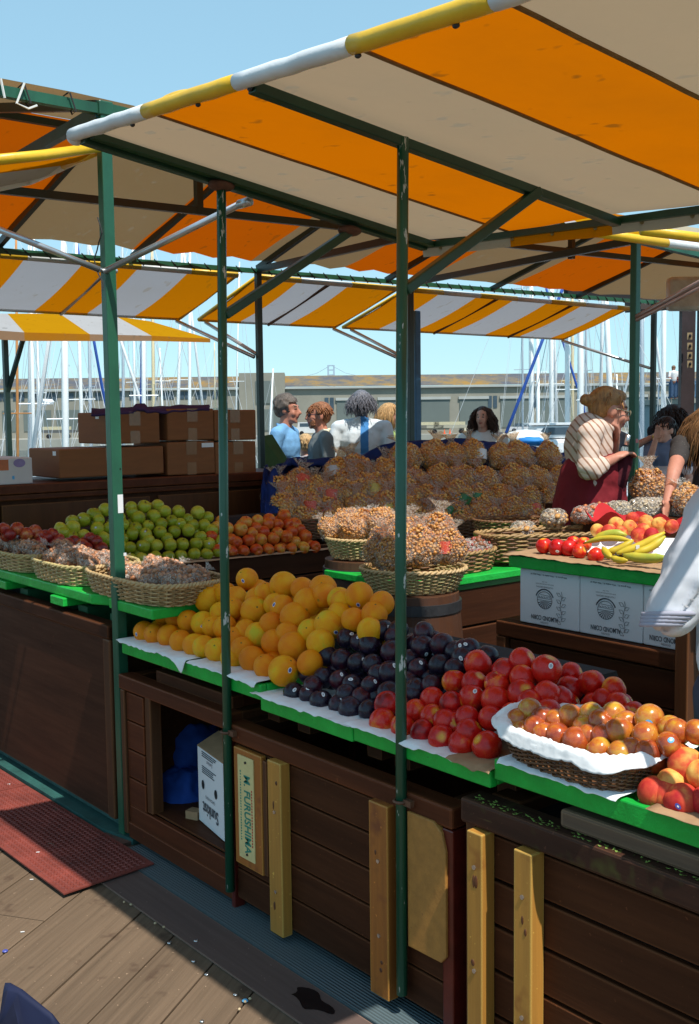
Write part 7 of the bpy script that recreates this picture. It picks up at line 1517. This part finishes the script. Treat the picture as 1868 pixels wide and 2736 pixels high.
# lookout platform on the right with two people
t = 70; A0 = hd(1762, 1066, t); 
rt = thing('lookout_platform', V((A0.x, A0.y, WZ)), 'concrete lookout platform with a blue railing at the right', 'platform'); a_ = hd(1760, 1067, t); c_ = hd(1900, 1060, t)
b = MB(); b.prism([a_, c_, c_ + AHEAD * 6, a_ + AHEAD * 6], V((0, 0, -.35))); b.build('deck_slab', qw, rt)
b = MB(); b.prism([a_ + RIGHT * .2 + AHEAD * .3 - V((0, 0, .36)), c_ + AHEAD * .3 - V((0, 0, .36)), c_ + AHEAD * 5.8 - V((0, 0, .36)), a_ + RIGHT * .2 + AHEAD * 5.8 - V((0, 0, .36))], V((0, 0, WZ - a_.z))); b.build('support_wall', mpaint('blue_grey_concrete', (.25, .31, .33), .9, .1, .4, 0), rt)
blu = mpaint('railing_blue', (.12, .22, .34), .5, .1, 1, 0); b = MB(); n_ = 5
L_ = (c_ - a_); hgt = V((0, 0, 1.05))
for zf_ in (1, .85, .1): b.bar(a_ + hgt * zf_, c_ + hgt * zf_, .07, .07)
for k in range(11): q = a_ + L_ * (k / 10); b.bar(q, q + hgt, .06, .06, (1, 0, 0))
b.build('railing', blu, rt)
human(1800, 1007, 71.5, AHEAD + RIGHT * .4, 'tiny far person in a white top leaning on the blue railing', skB, (.12, .06, .03), 'bob', (.75, .72, .72), (.05, .09, .18), vox=.03, scale=1.0, pose={}, world=None) if False else None
def tiny(px, py_top, py_feet, d, top, leg, hairc, label):
    f0 = hd(px, py_feet, d); hgt = (py_feet - py_top) * d / F; s = hgt / 1.72; rt = thing('person', f0, label, 'person', 'far people on the lookout platform')
    b = MB(); hc = f0 + V((0, 0, 1.60 * s)); b.ell(hc, (.085 * s, .10 * s, .12 * s)); b.cap(f0 + V((0, 0, 1.35 * s)), hc, .06 * s, .055 * s)
    for e in (-1, 1): b.cap(f0 + RIGHT * e * .09 * s + V((0, 0, .9 * s)), f0 + RIGHT * e * .1 * s + V((0, 0, .05)), .08 * s, .05 * s); b.cap(f0 + RIGHT * e * .1 * s + V((0, 0, .04)), f0 + RIGHT * e * .1 * s + AHEAD * .15 + V((0, 0, .04)), .05, .04); b.cap(f0 + RIGHT * e * .2 * s + V((0, 0, 1.38 * s)), f0 + RIGHT * e * .26 * s - AHEAD * .1 + V((0, 0, 1.1 * s)), .05 * s, .04 * s); b.cap(f0 + RIGHT * e * .26 * s - AHEAD * .1 + V((0, 0, 1.1 * s)), f0 + RIGHT * e * .15 * s - AHEAD * .3 + V((0, 0, 1.05 * s)), .04 * s, .03 * s)
    b.cap(f0 + V((0, 0, .92 * s)), f0 + V((0, 0, 1.32 * s)), .14 * s, .16 * s); remesh_obj(b, .03, 'body', [skB], rt, 1)
    b = MB(); b.cap(f0 + V((0, 0, 1.0 * s)), f0 + V((0, 0, 1.32 * s)), .16 * s, .18 * s); 
    for e in (-1, 1): b.cap(f0 + RIGHT * e * .2 * s + V((0, 0, 1.38 * s)), f0 + RIGHT * e * .25 * s - AHEAD * .08 + V((0, 0, 1.15 * s)), .07 * s, .06 * s)
    remesh_obj(b, .03, 'shirt', [top], rt, 1); b = MB()
    for e in (-1, 1): b.cap(f0 + RIGHT * e * .09 * s + V((0, 0, .95 * s)), f0 + RIGHT * e * .1 * s + V((0, 0, .15)), .10 * s, .08 * s)
    remesh_obj(b, .03, 'trousers', [leg], rt, 1); b = MB(); b.ell(hc + V((0, 0, .03 * s)) + AHEAD * .02, (.11 * s, .12 * s, .12 * s)); b.ell(hc - V((0, 0, .08 * s)) + AHEAD * .05, (.1 * s, .07 * s, .1 * s)); remesh_obj(b, .025, 'hair', [hairc], rt, 1)
den = mcloth('far_denim', (.05, .09, .16)); tiny(1799, 978, 1066, 69.6, mcloth('far_white_top', (.75, .72, .72)), den, mhair('far_brown_hair', (.16, .08, .04)), 'tiny far person in a white top at the blue railing')
tiny(1815, 990, 1064, 69.7, mcloth('far_red_top', (.6, .03, .04)), den, mpaint('blue_cap', (.05, .2, .55), .7, .1, 9, 0), 'tiny far person in red with a blue cap at the railing')
# ================================================================ LIGHT
SUN_DIR = V((.468, -.068, .881)).normalized()
el = math.asin(SUN_DIR.z); az = math.atan2(SUN_DIR.y, SUN_DIR.x)
w = bpy.data.worlds.new('World'); S.world = w; w.use_nodes = True; nt = w.node_tree; nt.nodes.clear()
wo = nt.nodes.new('ShaderNodeOutputWorld'); bg = nt.nodes.new('ShaderNodeBackground'); sky = nt.nodes.new('ShaderNodeTexSky')
sky.sky_type = 'NISHITA'; sky.sun_disc = False; sky.sun_elevation = el; sky.sun_rotation = math.pi / 2 - az; sky.altitude = 0; sky.air_density = 1.0; sky.dust_density = 0; sky.ozone_density = 1.0; sky.air_density = .9
gm = nt.nodes.new('ShaderNodeGamma'); gm.inputs[1].default_value = .35; nt.links.new(sky.outputs[0], gm.inputs[0])
tn = nt.nodes.new('ShaderNodeMix'); tn.data_type = 'RGBA'; tn.blend_type = 'MULTIPLY'; tn.inputs[0].default_value = 1; tn.inputs[7].default_value = (1.78, 2.68, 3.0, 1); nt.links.new(gm.outputs[0], tn.inputs[6]); nt.links.new(tn.outputs[2], bg.inputs[0]); bg.inputs[1].default_value = .115; nt.links.new(bg.outputs[0], wo.inputs[0])
sl = bpy.data.lights.new('sun', 'SUN'); sl.energy = 3.7; sl.angle = R(.53); sl.color = (1, .95, .86)
so = bpy.data.objects.new('sun', sl); col.objects.link(so); so.rotation_euler = SUN_DIR.to_track_quat('Z', 'Y').to_euler(); so.location = (4, -2, 9)
S.view_settings.view_transform = 'Standard'; S.view_settings.look = 'None'; S.view_settings.exposure = .58; S.view_settings.gamma = 1; S.view_settings.use_curve_mapping = False
S.render.engine = 'CYCLES'; S.cycles.max_bounces = 8; S.cycles.transparent_max_bounces = 24; S.cycles.use_denoising = True; S.cycles.caustics_reflective = False; S.cycles.caustics_refractive = False; S.cycles.sample_clamp_indirect = 6
